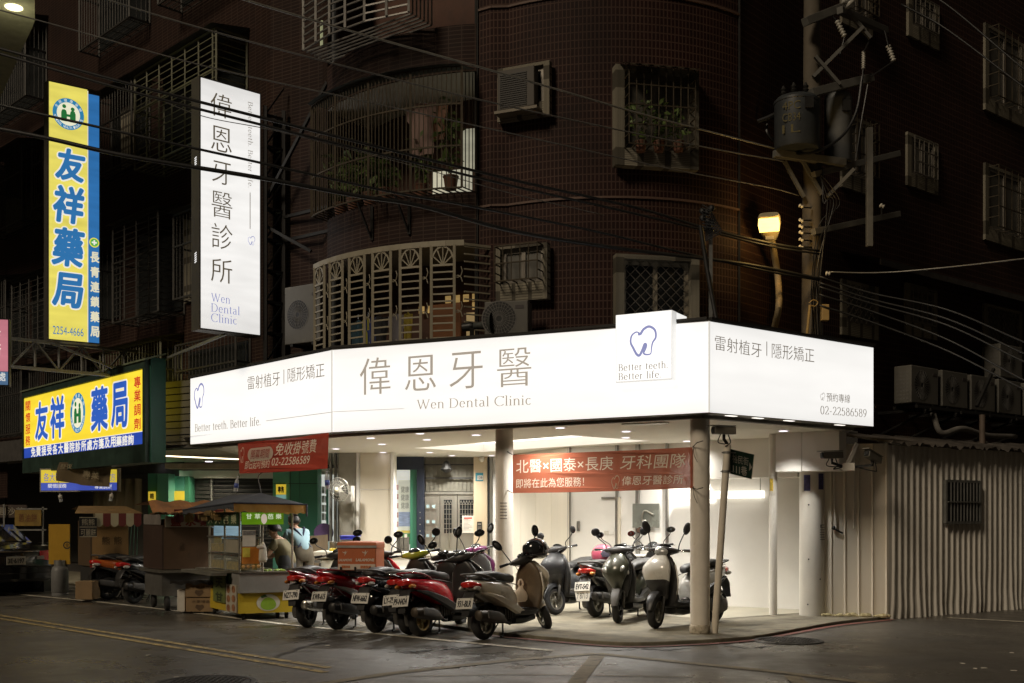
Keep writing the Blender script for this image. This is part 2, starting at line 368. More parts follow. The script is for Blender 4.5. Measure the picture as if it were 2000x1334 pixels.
def tilewall(name,c1,c2,mortar,w=.06,h=.1,gap=.006,rough=.72,uvs=1.):
 m = bpy.data.materials.new(name); m.use_nodes = True; t = m.node_tree; b = t.nodes['Principled BSDF']
 uv = t.nodes.new('ShaderNodeUVMap'); br = t.nodes.new('ShaderNodeTexBrick'); br.offset = 0; br.squash = 1
 br.inputs['Scale'].default_value = 1; br.inputs['Brick Width'].default_value = w; br.inputs['Row Height'].default_value = h
 br.inputs['Mortar Size'].default_value = gap; br.inputs['Mortar Smooth'].default_value = .1; br.inputs['Bias'].default_value = 0
 br.inputs['Color1'].default_value = c1 + (1,); br.inputs['Color2'].default_value = c2 + (1,); br.inputs['Mortar'].default_value = mortar + (1,)
 t.links.new(uv.outputs[0],br.inputs['Vector'])
 n = t.nodes.new('ShaderNodeTexNoise'); n.inputs['Scale'].default_value = .9; n.inputs['Detail'].default_value = 6; t.links.new(uv.outputs[0],n.inputs['Vector'])
 mr = t.nodes.new('ShaderNodeMapRange'); mr.inputs[1].default_value = .3; mr.inputs[2].default_value = .7; mr.inputs[3].default_value = .6; mr.inputs[4].default_value = 1.25
 t.links.new(n.outputs[0],mr.inputs[0])
 mu = t.nodes.new('ShaderNodeMixRGB'); mu.blend_type = 'MULTIPLY'; mu.inputs[0].default_value = 1
 t.links.new(br.outputs[0],mu.inputs[1]); t.links.new(mr.outputs[0],mu.inputs[2]); t.links.new(mu.outputs[0],b.inputs['Base Color'])
 b.inputs['Roughness'].default_value = rough; b.inputs['Specular IOR Level'].default_value = .25
 bp = t.nodes.new('ShaderNodeBump'); bp.inputs['Strength'].default_value = .4; bp.inputs['Distance'].default_value = .004; bp.invert = True
 t.links.new(br.outputs['Fac'],bp.inputs['Height']); t.links.new(bp.outputs[0],b.inputs['Normal']); return m
ASPH = asphalt()
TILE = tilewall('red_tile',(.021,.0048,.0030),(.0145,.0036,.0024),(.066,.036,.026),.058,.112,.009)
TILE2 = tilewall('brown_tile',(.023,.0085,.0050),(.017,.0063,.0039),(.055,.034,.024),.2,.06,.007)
WTILE = tilewall('white_trim_tile',(.30,.275,.21),(.26,.235,.18),(.09,.08,.06),.10,.10,.012)
CONC = mat('pavement_concrete',(.19,.168,.118),.85,var=.35,scale=3.5,bump=.3,dirt=((.085,.07,.045),.50,1.6))
GRIME = mat('kerb_grime',(.05,.045,.035),.9,var=.4,scale=9,bump=.6)
WPAINT = mat('road_paint_white',(.60,.56,.46),.7,var=.25,scale=12,dirt=((.10,.095,.085),.50,9))
YPAINT = mat('road_paint_yellow',(.52,.39,.16),.7,var=.25,scale=12,dirt=((.12,.10,.07),.43,9))
FPAINT = mat('road_paint_faded',(.27,.23,.155),.7,var=.3,scale=14,dirt=((.075,.068,.058),.50,7))
RPAINT = mat('road_paint_red',(.20,.062,.045),.75,var=.3,scale=14,dirt=((.10,.07,.055),.48,8))
CAST = mat('cast_iron',(.06,.055,.05),.5,metal=.6,var=.3,scale=20,bump=.3)
WHITE = mat('white_wall',(.84,.81,.75),.55,var=.03,scale=2)
CREAM = mat('cream_panel',(.70,.63,.50),.5,var=.06,scale=1.5,vein=.3)
WOOD = mat('pale_wood_panel',(.62,.50,.34),.45,var=.12,scale=3,vein=.08)
CEIL = mat('ceiling_white',(.74,.70,.62),.7,var=.03,scale=1.5)
COLUMN = mat('column_paint',(.78,.72,.62),.6,var=.08,scale=5,bump=.08,dirt=((.52,.45,.35),.60,3))
PAINTEDW = mat('white_gloss_paint',(.70,.66,.58),.4,var=.05,scale=4,dirt=((.42,.36,.26),.66,3))
GREYC = mat('grey_concrete',(.30,.28,.23),.8,var=.15,scale=3,bump=.15)
DARK = mat('dark_metal',(.025,.024,.022),.5,metal=.3,var=.3,scale=8)
BLACK = mat('black_plastic',(.012,.012,.012),.45,var=.3,scale=12)
NAVY = mat('dark_blue_steel',(.012,.018,.035),.5,var=.2,scale=4)
STEEL = mat('stainless_steel',(.45,.43,.37),.32,metal=.85,var=.2,scale=3,bump=.05,vein=.2,dirt=((.22,.19,.14),.58,4))
GALV = mat('galvanised_steel',(.28,.28,.26),.45,metal=.7,var=.2,scale=9)
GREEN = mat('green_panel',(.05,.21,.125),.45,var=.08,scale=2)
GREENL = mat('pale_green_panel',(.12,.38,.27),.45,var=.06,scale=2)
SHUT = mat('dark_shutter',(.045,.043,.038),.5,metal=.3,var=.2,scale=4)
INTW = mat('shop_inside_white',(.75,.73,.66),.6,var=.03)
GLASS = mat('dark_glass',(.02,.022,.022),.08,var=.2,scale=2,spec=.6)
PAPER = mat('paper',(.62,.58,.50),.7,var=.08,scale=14)
RUST = mat('rusty_bars',(.065,.05,.03),.7,metal=.3,var=.4,scale=15)
CREAMBAR = mat('cream_bars',(.31,.28,.205),.5,var=.12,scale=6)
ALU = mat('window_frame_metal',(.22,.20,.17),.45,metal=.5,var=.2,scale=6)
def poly_ground(mb,pts,z,thick=None):
 p = [Vector((q[0],q[1],z)) for q in pts]
 if thick: mb.prism([q - Vector((0,0,thick)) for q in p],(0,0,thick))
 else: mb.add(p,[tuple(range(len(p)))])
def strip(mb,pts,w,z,jit=0.):
 pts = [Vector((p[0],p[1],0)) for p in pts]; L = []; Rr = []
 for i,p in enumerate(pts):
  d = (pts[min(i + 1,len(pts) - 1)] - pts[max(i - 1,0)]).normalized(); n = Vector((-d.y,d.x,0)) * (w / 2)
  L.append(p + n + Vector((0,0,z))); Rr.append(p - n + Vector((0,0,z)))
 k = len(pts); mb.add(L + Rr,[(i,i + 1,i + 1 + k,i + k) for i in range(k - 1)])
# ================================================================== ground
g = MB(); g.quad((-90,-30,0),(90,-30,0),(90,120,0),(-90,120,0)); tag(g.build('road',ASPH),kind='structure')
KERB = [(60,1136),(300,1158),(500,1178),(650,1196),(800,1217),(900,1231),(973,1241),(1080,1251),(1175,1259),(1250,1261.5),(1375,1256),(1475,1248),(1560,1233),(1640,1219),(1743,1208)]
kp = catmull([gnd(*q) for q in KERB],4)
g = MB(); poly_ground(g,[(p.x,p.y) for p in kp] + [(7.5,18.2),(7.5,24),(-2,34),(-30,46)],.045,.1)
o = g.build('pavement',CONC,bevel=.012); tag(o,kind='structure')
g = MB(); strip(g,[gnd(px,py + 3.5) for px,py in KERB[6:]],.16,.004)
tag(g.build('kerb_grime_strip',GRIME),kind='structure')
g = MB(); strip(g,catmull([gnd(px,py + 3.2) for px,py in [(930,1238)] + KERB[6:]],5),.10,.010)
tag(g.build('red_kerb_line',RPAINT),kind='structure')
g = MB(); strip(g,[gnd(-60,1152),gnd(202,1177),gnd(400,1200),gnd(550,1219),gnd(784,1243),gnd(907,1255),gnd(1078,1271.5)],.11,.006)
strip(g,[gnd(1850,1207),gnd(2040,1217)],.14,.006)
tag(g.build('white_edge_line',WPAINT),kind='structure')
g = MB()
for dy in (-.11,.11):
 a = gnd(15,1208); b = gnd(625,1307); d = (b - a).normalized(); n = Vector((-d.y,d.x,0)) * dy
 strip(g,[a - d * 12 + n,b + n + d * (.25 if dy < 0 else 0)],.10,.006)
tag(g.build('double_yellow_line',YPAINT),kind='structure')
g = MB()
strip(g,[gnd(560,1346),gnd(770,1315),gnd(1000,1290),gnd(1165,1277)],.15,.006)
strip(g,[gnd(1165,1277),gnd(1330,1294),gnd(1500,1311),gnd(1690,1334),gnd(1790,1348)],.15,.0064)
strip(g,[gnd(1168,1281),gnd(1132,1325),gnd(1110,1360)],.16,.0068)
strip(g,[gnd(1546,1321),gnd(1580,1350)],.15,.0068)
strip(g,[gnd(790,1322),gnd(1000,1318),gnd(1350,1323)],.03,.0072)
tag(g.build('junction_box_marking',FPAINT),kind='structure')
def manhole(px,py,r,lab):
 c = gnd(px,py); t = thing('manhole_cover',lab,'manhole cover',(c.x,c.y,.004))
 m = MB(); m.lathe([(.001,.006),(r * .86,.006),(r * .86,.010),(r * .88,.010),(r * .88,.001)],40)
 for i in range(-7,8):
  for j in range(-7,8):
   if math.hypot(i,j) < 7: m.box((i * r * .115,j * r * .115,.008),(r * .07,r * .05,.008),rz=.7 * ((i + j) % 2))
 m.build('lid',CAST,t)
 m = MB(); m.lathe([(r * .9,.001),(r * .9,.009),(r,.009),(r * 1.02,.001)],40); m.build('rim',CAST,t)
manhole(1540,1252,.42,'round ribbed iron manhole cover by the leaning sign post')
manhole(402,1334,.46,'round iron manhole cover cut by the lower edge of the picture')
crk = MB(); rn = random.Random(21)
for path in ([(800,1273),(850,1270),(910,1266),(960,1262),(1012,1257)],[(1190,1271),(1250,1268),(1300,1270),(1345,1265)],[(1000,1297),(1060,1299),(1140,1294)],[(520,1290),(600,1262),(640,1256)],[(1420,1262),(1460,1266),(1500,1262)]):
 pp_ = catmull([gnd(x,y) for x,y in path],7)
 for u,w in zip(pp_,pp_[1:]):
  a = u + Vector((rn.gauss(0,.025),rn.gauss(0,.04),.005)); b = w + Vector((rn.gauss(0,.02),rn.gauss(0,.03),.005)); n = Vector((-(b - a).y,(b - a).x,0)).normalized() * rn.uniform(.012,.05); crk.quad(a - n,b - n * .7,b + n * .7,a + n)
tag(crk.build('road_cracks',mat('tar_black',(.012,.011,.010),.35,var=.3)),kind='structure')
bits = MB()
for px,py in ((290,1281),(345,1324),(500,1284),(1740,1196),(1880,1297),(1905,1307),(1922,1306),(1976,1276),(1980,1311),(745,1233),(1518,1255),(640,1262)):
 c = gnd(px,py); bits.box((c.x,c.y,.008),(.05,.035,.006),rz=random.random() * 3)
tag(bits.build('litter',PAPER),kind='stuff')
# ================================================================== the clinic's ground floor
FA,FB,FC,FD = (-5.74,20.1),(-2.70,16.9),(2.45,14.0),(5.2,16.2)
CEZ = 2.80
W0 = (4.75,18.0); W1 = (1.02,20.45); W2 = (-.47,23.95); W3 = (-2.75,23.95)
clinic = thing('clinic_storefront','white lit open clinic storefront under the long white sign','storefront',(1,19,0))
g = MB(); poly_ground(g,[(3.0,16.45),(4.5,17.5),(4.85,18.1),(1.1,20.6),(-.4,24.1),(-2.9,24.1),(-4.2,20.9)],.050)
tag(g.build('tiled_floor',mat('floor_tile',(.36,.33,.25),.45,var=.15,scale=1.5,dirt=((.20,.175,.12),.54,1.2))),kind='structure')
# ceiling with its lit tray
from mathutils.geometry import tessellate_polygon
tray = [(-1.80,20.7),(.92,17.5),(2.28,18.7),(-.55,21.9)]
outer = [(-5.5,20.35),(-2.55,17.25),(2.42,14.45),(4.85,16.5),(4.95,17.4),(4.9,18.2),(1.1,20.7),(-.3,24.2),(-3.0,24.2),(-5.6,23.2)]
def holed(mb,out,hole,z):
 P = [Vector((x,y,0)) for x,y in out]; H = [Vector((x,y,0)) for x,y in hole]
 mb.add([Vector((p.x,p.y,z)) for p in P + H],[tuple(f) for f in tessellate_polygon([P,H])])
g = MB(); holed(g,outer,tray,CEZ); g.build('ceiling',CEIL,clinic,world=True)
g = MB(); n = 4
for i in range(4):
 a,b = tray[i],tray[(i + 1) % 4]; g.quad((a[0],a[1],CEZ),(b[0],b[1],CEZ),(b[0],b[1],CEZ + .16),(a[0],a[1],CEZ + .16))
g.build('tray_edge',WHITE,clinic,world=True)
g = MB(); poly_ground(g,tray,CEZ + .155); g.build('tray_light',lit('tray_glow',(1,.96,.89),2.0,.05),clinic,world=True)
g = MB(); poly_ground(g,[(-6,20.3),(-2.7,17.1),(2.45,14.2),(5.1,16.4),(5.1,24.5),(-6,24.5)],CEZ + .17,None); g.build('slab',GREYC,clinic,world=True)
DOWN = [(820,847),(724,856),(834,859),(746,868),(656,877),(748,884),(839,884),(930,850),(883,890),(960,890),(1094,836),(1062,882),(1223,843),(1222,855),(1178,874),(1342,862),(1530,842)]
LEDM = lit('downlight_led',(.93,.88,1.0),3.2,.02)
lampd = bpy.data.lights.new('downlight_spot','SPOT'); lampd.energy = 235; lampd.spot_size = R(150); lampd.spot_blend = .9; lampd.shadow_soft_size = .06; lampd.color = (1,.965,.90)
for px,py in DOWN:
 c = ceil_pt(px,py,CEZ - .006);
 d = MB(); d.lathe([(.001,0),(.07,0),(.07,.003)],20,Matrix.Translation((c.x,c.y,CEZ - .006))); dl = d.build('downlight',LEDM,clinic,world=True)
 d = MB(); d.lathe([(.071,-.006),(.095,-.004),(.095,.0),(.071,0)],20,Matrix.Translation((c.x,c.y,CEZ - .004)),closed=True); d.build('trim_ring',WHITE,dl,world=True)
 if (px,py) in ((748,884),(960,890)): continue
 ld_ = lampd
 if px == 1530: ld_ = lampd.copy(); ld_.energy = 120; ld_.spot_size = R(100)
 l = bpy.data.objects.new('downlight_beam',ld_); COL.objects.link(l); l.location = (c.x,c.y,CEZ - .03); l.parent = clinic
 l.matrix_parent_inverse = WM[clinic.name].inverted()
v = ceil_pt(1260,827.5,CEZ - .01); g = MB(); g.box((v.x,v.y,v.z),(.62,.16,.02),rz=R(-29)); g.build('ceiling_vent',STEEL,clinic,world=True)
# walls
pR = Plane(W1,W0); pM = Plane(W2,W1); pL = Plane(W3,W2)
g = MB(); g.slab(pR,-.02,pR.len + .02,0.05,CEZ,-.12,0); g.build('wall',WHITE,clinic,world=True)
g = MB(); g.slab(pM,0,pM.len,0.05,CEZ,-.12,0); g.build('wall',WHITE,clinic,world=True)
# scallop-lit wood panel boards on the middle wall
for i in range(4):
 g = MB(); g.slab(pM,1.0 + i * .72,1.0 + i * .72 + .71,.06,CEZ - .01,.002,.03); g.build('wood_panel',mat('light_wood',(.84,.78,.67),.5,var=.05,scale=3,vein=.06),clinic,world=True)
def pslab(name,pl,px0,py0,px1,py1,o0,o1,m,parent,**k):
 a,z1 = pl.hit(px0,py0); b,z0 = pl.hit(px1,py1); q = MB(); q.slab(pl,min(a,b),max(a,b),min(z0,z1),max(z0,z1),o0,o1)
 return q.build(name,m,parent,world=True,**k)
FRAME = mat('brushed_frame',(.33,.32,.29),.35,metal=.8,var=.1)
# sliding doors, switches, mullions, a dark poster and the counter on the right wall
for px in (1113,1206,1304): pslab('mullion',pR,px - 2,866,px + 2,1192,.002,.05,FRAME,clinic)
for px in (1247,): pslab('mullion',pR,px - 3,866,px + 3,1192,.002,.06,FRAME,clinic)
pslab('door_head',pR,1176,971,1213,974,.002,.03,FRAME,clinic)
pslab('door_jamb',pR,1207.5,971,1213,1185,.002,.035,CREAM,clinic)
pslab('door_pull',pR,1128,1018,1133,1037,.002,.03,FRAME,clinic)
pslab('light_switch',pR,1181,1037,1189,1044,.002,.015,PAPER,clinic); pslab('light_switch',pR,1190.5,1037,1198,1044,.002,.015,WHITE,clinic)
scr = pslab('wall_screen',pR,1240,984,1291,1031,.06,.09,mat('grey_screen',(.16,.165,.14),.25,var=.15,scale=3),clinic)
a,z = pR.hit(1262,1028); q = MB(); q.tube(catmull([pR.pt(a,z,.10),pR.pt(a - .02,z + .16,.11),pR.pt(a + .03,z + .27,.11),pR.pt(a + .2,z + .2,.11)],6),.016,6)
q.ball(pR.pt(a + .02,z + .05,.10),(.05,.02,.07)); q.build('dental_lamp',STEEL,clinic,world=True,smooth=True)
pslab('counter',pR,1216,1086,1300,1190,.1,.55,CREAM,clinic,bevel=.01)
pslab('counter_top',pR,1212,1081,1302,1086,.08,.6,WHITE,clinic,bevel=.006)
# right end: lowered beam, lit name bar, panel over the post, back wall
pB = Plane((3.05,18.75),(4.75,17.6))
g = MB(); g.slab(pB,0.1,1.75,2.17,CEZ - .001,-.9,0); g.build('beam',WHITE,clinic,world=True)
pBW = Plane((2.9,19.22),(5.0,17.95)); g = MB(); g.slab(pBW,0,2.4,.05,2.16,-.1,0); g.build('wall',WHITE,clinic,world=True)
a,z1 = pBW.hit(1380,960); b,z0 = pBW.hit(1497,973)
g = MB(); g.slab(pBW,a - .5,b,z0,z1,.10,.22); lb = g.build('name_light_bar',lit('bar_glow',(1,.96,.86),1.6,.02),clinic,world=True)
g = MB(); M = pBW.mtx(0,0,.224); write_roman(g,M,'Wen Dental Clinic',a + .42,b - .06,z0 + .045,z1 - .03); write(g,M,'偉恩牙醫診所',a - .05,a + .36,z0 + .035,z1 - .03)
g.build('lettering',lit('bar_letters',(.95,.78,.5),1.1,.02),lb,world=True)
for x in (b - .05,a - .3): g = MB(); g.bar(pBW.pt(x,z1,.16),pBW.pt(x,2.17,.16),.012); g.build('hanger_rod',STEEL,lb,world=True)
pP = Plane((3.93,17.02),(4.78,16.46))
a0,z1 = pP.hit(1515,852); a1,z0 = pP.hit(1639,919); am = pP.hit(1566,900)[0]
for a,b in ((a0,am - .004),(am + .004,a1)):
 g = MB(); g.slab(pP,a,b,z0,CEZ - .002,-.35,0); g.build('bulkhead_panel',WHITE,clinic,world=True,bevel=.004)
g = MB(); g.slab(Plane((4.3,18.45),(5.3,17.75)),0,1.2,.05,z0,-.05,0); g.build('wall',CREAM,clinic,world=True)
# two round columns
def column(x,y,r,z1,lab=None):
 q = MB(); q.lathe([(.001,.03),(r * 1.0,.03),(r,z1 * .33),(r,z1 * .66),(r * 1.0,z1)],40,Matrix.Translation((x,y,0)))
 c = q.build('column',COLUMN,clinic,world=True,smooth=40);
 q = MB(); q.lathe([(r + .004,.04),(r + .012,.06),(r + .008,.13),(r + .001,.16)],40,Matrix.Translation((x,y,0)))
 q.build('cracked_base',mat('cracked_plaster',(.50,.44,.34),.8,var=.3,scale=18,bump=.8,dirt=((.12,.10,.07),.5,14)),c,world=True,smooth=True); return c
column(2.42,14.5,.125,CEZ); column(-.11,16.2,.128,CEZ)
def noticep(x,y,r,ang,z,w,h,lines,m):
 q = MB()
 for i in range(lines):
  zz = z + h * (i / max(1,lines - 1) - .5)
  vs = [Vector((x + (r + .002) * math.cos(ang + k * w / r / 5),y + (r + .002) * math.sin(ang + k * w / r / 5),zz + d)) for k in range(6) for d in (0,.012)]
  q.add(vs,[(2 * k,2 * k + 2,2 * k + 3,2 * k + 1) for k in range(5)])
 return q
noticep(-.11,16.2,.128,R(-118),1.62,.10,.22,6,BLACK).build('stencilled_notice',mat('faded_ink',(.2,.18,.16),.8,var=.5,scale=40),clinic,world=True)
# entrance side: black door slot, cream pillar with plate and keypad, white door
pE = Plane((-3.0,23.9),(.2,23.9))
def ps(name,x0,y0,x1,y1,o0,o1,m,**k): return pslab(name,pE,x0,y0,x1,y1,o0,o1,m,clinic,**k)
ps('pillar',925.5,884,952,1190,0,.12,WOOD); ps('pillar_edge',952.6,884,956,1190,0,.16,BLACK)
ps('back_door',956.5,884,990,1190,0,.05,WHITE)
ps('wall',826,960.5,830,1190,0,.1,GREYC)
pl = ps('number_plate',929,924,944,940,.122,.13,mat('plate_teal',(.03,.20,.26),.4))
a,z1 = pE.hit(932.5,926); b,z0 = pE.hit(943.3,938.5); g = MB(); g.slab(pE,a,b,z0 + .01,z1 - .035,.131,.134); g.build('plate_field',PAPER,pl,world=True)
g = MB(); write(g,pE.mtx(0,0,.136),'109',a + .012,b - .012,z0 + .022,z1 - .048,off=.01); g.build('lettering',NAVY,pl,world=True)
kpd = ps('keypad',932,1019,941.5,1044,.122,.14,BLACK)
a,z1 = pE.hit(933.5,1021); b,z0 = pE.hit(940,1043); g = MB()
for i in range(6): g.slab(pE,a,b,z0 + (z1 - z0) * (i * .12),z0 + (z1 - z0) * (i * .12 + .06),.1405,.143)
g.slab(pE,a,b,z1 - .05,z1 - .01,.1405,.143); g.build('button',STEEL,kpd,world=True)
cc = at(941,897,23.7); q = MB(); q.ball((cc.x,cc.y - .05,cc.z),.06); q.box((cc.x,cc.y,cc.z + .03),(.09,.12,.06)); q.build('dome_camera',PAINTEDW,clinic,world=True,smooth=40)
# stainless entrance door with letter boxes and corrugated panel above
ent = thing('steel_entrance_door','double stainless steel entrance door with letter boxes left','door',(-1.3,23.85,0))
def pe(name,x0,y0,x1,y1,o0,o1,m,par=None,**k): return pslab(name,pE,x0,y0,x1,y1,o0,o1,m,par or ent,**k)
pe('door_panel',860,966,893,1190,.0,.05,STEEL); pe('door_panel',894,966,925,1190,.0,.05,STEEL); pe('side_panel',830.5,966,859,1190,0,.04,STEEL); pe('door_head',830.5,961,925,965.5,0,.08,STEEL)
for x0,x1 in ((867,883),(898,925)):
 w = pe('window',x0,976,x1,1042,.051,.055,GLASS); a,z1 = pE.hit(x0,976); b,z0 = pE.hit(x1,1042); g = MB()
 nn = max(3,int((b - a) / .055))
 for i in range(nn + 1): g.bar(pE.pt(a + (b - a) * i / nn,z0,.064),pE.pt(a + (b - a) * i / nn,z1 - .1,.064),.010)
 for i in range(7): g.bar(pE.pt(a,z0 + (z1 - .1 - z0) * i / 6,.066),pE.pt(b,z0 + (z1 - .1 - z0) * i / 6,.066),.010)
 for i in range(nn):
  p = a + (b - a) * i / nn; q_ = (b - a) / nn; g.bar(pE.pt(p,z1 - .1,.064),pE.pt(p + q_ / 2,z1 - .02,.064),.010); g.bar(pE.pt(p + q_ / 2,z1 - .02,.067),pE.pt(p + q_,z1 - .1,.067),.010)
 g.build('grille',STEEL,w,world=True)
for px in (878,897):
 a,z = pE.hit(px,1040); g = MB(); g.tube([pE.pt(a,z,.05),pE.pt(a,z,.12),pE.pt(a,z - .26,.12),pE.pt(a,z - .26,.05)],.014,8); g.build('handle',STEEL,ent,world=True,smooth=40)
for j,y in enumerate((984,1014,1041,1070)):
 for x in (831.5,843):
  b_ = pe('letter_box',x,y,x + 9,y + 10,.042,.075,STEEL); a,z1 = pE.hit(x + 1.5,y + 2); c,z0 = pE.hit(x + 7.5,y + 8); g = MB(); g.slab(pE,a,c,z0,z1,.0755,.078); g.build('name_card',mat('card_blue',(.35,.48,.50),.6,var=.2,scale=20),b_,world=True)
nt_ = pe('notice',903,1007,926,1041,.07,.075,PAPER); g = MB(); a,z1 = pE.hit(904.5,1009); b,z0 = pE.hit(924,1040)
for i in range(9): g.slab(pE,a + .01,b - random.random() * .1,z0 + .05 + i * .028,z0 + .058 + i * .028,.0752,.0765)
g.build('lettering',mat('notice_ink',(.22,.18,.17),.8,var=.4,scale=30),nt_,world=True)
g = MB(); g.slab(pE,a + .02,b - .02,z1 - .05,z1 - .015,.0752,.077); g.build('heading',mat('notice_red',(.45,.10,.08),.7),nt_,world=True)
g = MB(); a0,zt = pE.hit(828,893); a1,zb = pE.hit(925.5,960); i = 0; x = a0
while x < a1 - .01:
 g.slab(pE,x,min(x + .045,a1),zb,zt,0,.03 if i % 2 else .008); x += .045; i += 1
g.build('corrugated_panel',mat('drab_panel',(.15,.14,.105),.6,var=.25,scale=4,vein=.2),ent,world=True)
g = MB();
for yy in (908,934): a,z = pE.hit(829,yy); g.bar(pE.pt(a,z,.10),pE.pt(a1,z,.10),.03)
g.build('rail',DARK,ent,world=True)
c = at(872,911,23.6); g = MB(); g.lathe([(.03,.12),(.06,.1),(.10,-.02),(.13,-.06),(.06,-.12),(.001,-.13)],10,Matrix.Translation((c.x,c.y,c.z))); g.bar((c.x,c.y,c.z + .1),(c.x,c.y + .3,c.z + .16),.03); g.build('porch_lantern',DARK,ent,world=True)
# dark blue portal, pharmacy side window with poster, wide cream pillar, grey concrete pillar
port = thing('dark_blue_portal','dark navy steel shop portal left of the steel door','portal',(-2.4,23.9,0))
pslab('head',pE,769,893,829,918,.0,.22,NAVY,port); pslab('post',pE,815.5,918,830,1190,.0,.2,NAVY,port)
g = MB()
for yy in (1001,1012,1024,1037):
 a,z = pE.hit(822,yy); g.lathe([(.001,.004),(.012,.003),(.013,0)],10,Matrix.Translation(pE.pt(a,z,.202)) @ Matrix.Rotation(R(90),4,'X'))
g.build('bolt',STEEL,port,world=True)
pslab('green_jamb',pE,802,918,815,1190,.0,.14,GREEN,port)
win = pslab('shop_window',pE,769,918,802,1190,-.02,.0,lit('shop_glow',(.95,.95,.86),.55,.1,4),port)
pst = pslab('poster',pE,778,938,801.5,1062,.002,.012,lit('poster_sheet',(.75,.75,.62),.5,.15,5),port)
pslab('poster_band',pE,770,1036,801.5,1041,.013,.016,lit('poster_yellow',(.75,.58,.12),.5),pst); pslab('poster_foot',pE,770,1041.5,801.5,1063,.013,.016,lit('poster_green',(.12,.35,.12),.4),pst)
ph = pslab('poster_picture',pE,779,1000,801,1028,.013,.016,lit('poster_pic',(.32,.38,.5),.5,.6,14),pst)
g = MB(); a,z1 = pE.hit(783,948); b,z0 = pE.hit(799,995);
for k_ in range(3): write(g,pE.mtx(0,0,.014),'健康',a,b,z0 + (z1 - z0) * k_ / 3 + .02,z0 + (z1 - z0) * (k_ + 1) / 3 - .02)
g.build('lettering',mat('poster_ink',(.25,.25,.2),.7),pst,world=True)
g = MB()
for r_ in range(5):
 a,z = pE.hit(769.5,945 + r_ * 18)
 for k_ in range(2): g.slab(pE,a + k_ * .055,a + .045 + k_ * .055,z - .13,z - .02,.001,.012)
g.build('goods',lit('goods_mix',(.55,.35,.32),.5,.7,12),port,world=True)
pW = Plane((-3.5,22.2),(-2.3,22.2))
pil = thing('cream_pillar','wide square cream clad pillar right of the wall fan','pillar',(-2.75,22.5,0))
for x0,y0,x1,y1 in ((703.6,884,762.5,955),(703.6,956.5,762.5,1200)): pslab('panel',pW,x0,y0,x1,y1,-.01,.0,CREAM,pil)
pslab('core',pW,703.0,884,768.5,1200,-.6,-.012,WHITE,pil); pslab('edge_strip',pW,763.2,884,769,1200,-.02,.01,WHITE,pil); pslab('side_panel',pW,695.5,884,702.4,1200,-.5,-.015,WHITE,pil)
gp = thing('grey_pillar','grey concrete pillar that carries the wall fan','pillar',(-3.2,22.3,0))
pslab('shaft',pW,662,884,695,1200,-.45,-.03,GREYC,gp)
g = MB()
for px in (641,650,657): a,z = pW.hit(px,900); g.slab(pW,a,a + .045,.05,CEZ,-.25,-.12)
g.build('shutter_rail',GALV,gp,world=True)
g = MB(); a,_ = pW.hit(690,0); g.tube([pW.pt(a,1.0,.0),pW.pt(a,1.5,.0),pW.pt(a + .03,1.9,.0),pW.pt(a,2.25,.01)],.012,6); g.slab(pW,a - .03,a + .03,1.65,1.95,0,.05); g.build('conduit',GREYC,gp,world=True)
# ================================================================== backlit signs
SIGNW = lit('sign_white',(1.0,.985,.955),.945,.04,1.6,(.0,1.24,.84))
SIGNW2 = lit('tall_sign_white',(1.0,.985,.96),.89,.07,2.4,(0,4.0,.80))
SIGNB = lit('logo_box_white',(1.0,.99,.97),1.04,.01,1.2)
TAUPE = lit('letters_taupe',(.36,.315,.26),.95,.04,1.)
DTAUPE = lit('letters_dark_taupe',(.17,.145,.115),.9,.04,1.)
LILAC = lit('letters_lilac',(.25,.27,.50),.9,.04,1.)
YEL = lit('sign_yellow',(.90,.68,.04),.95,.12,1.6); YEL2 = lit('tall_sign_yellow',(.80,.70,.13),.92,.14,2.5)
BLU = lit('sign_blue',(.025,.07,.42),.85,.12,2.); BLU2 = lit('tall_sign_blue',(.03,.16,.42),.9,.14,2.5)
LBLU = lit('letters_blue',(.03,.11,.50),.9,.06,2.); LBLU2 = lit('tall_letters_blue',(.03,.17,.42),.9,.06,2.)
LWH = lit('letters_white',(.86,.84,.76),.9,.04,2.); LCREAM = lit('letters_cream',(.82,.77,.55),.85,.04,2.); LRED = lit('letters_red',(.52,.02,.02),.9,.05,2.)
LGRN = lit('emblem_green',(.02,.16,.04),.9,.05,2.); LTEAL = lit('emblem_teal',(.03,.22,.42),.9,.05,2.)
def pbox(pl,px0,py0,px1,py1):
 """pixel box -> metres on the plane: s0, s1, z0 (bottom), z1 (top), read at the left edge"""
 a,z1 = pl.hit(px0,py0); _,z0 = pl.hit(px0,py1); b,_ = pl.hit(px1,py0); return a,b,z0,z1
# ---- the long clinic fascia sign
fs = thing('clinic_fascia_sign','long white backlit clinic sign bending around the corner','sign',(0,16,CEZ))
TOPZ = {FA: 4.0,FB: 4.04,FC: 3.97,FD: 3.97}; BOTZ = {FA: 2.83,FB: 2.81,FC: 2.84,FD: 2.84}
pAB,pBC,pCD = Plane(FA,FB),Plane(FB,FC),Plane(FC,FD)
def wallband(mb,pl,p,q,off,dz0=0,dz1=0,e0=0,e1=0):
 a,b = 0 + e0,pl.len - e1; mb.quad(pl.pt(a,BOTZ[p] + dz0,off),pl.pt(b,BOTZ[q] + dz0,off),pl.pt(b,TOPZ[q] + dz1,off),pl.pt(a,TOPZ[p] + dz1,off))
for pl,p,q in ((pAB,FA,FB),(pBC,FB,FC),(pCD,FC,FD)):
 g = MB(); wallband(g,pl,p,q,0,0,0,.004,.004); g.build('lit_panel',SIGNW,fs,world=True)
g = MB(); r_in = []
fr = [FA,FB,FC,FD]; ins = [(-5.45,20.35),(-2.55,17.22),(2.43,14.38),(4.95,16.42)]
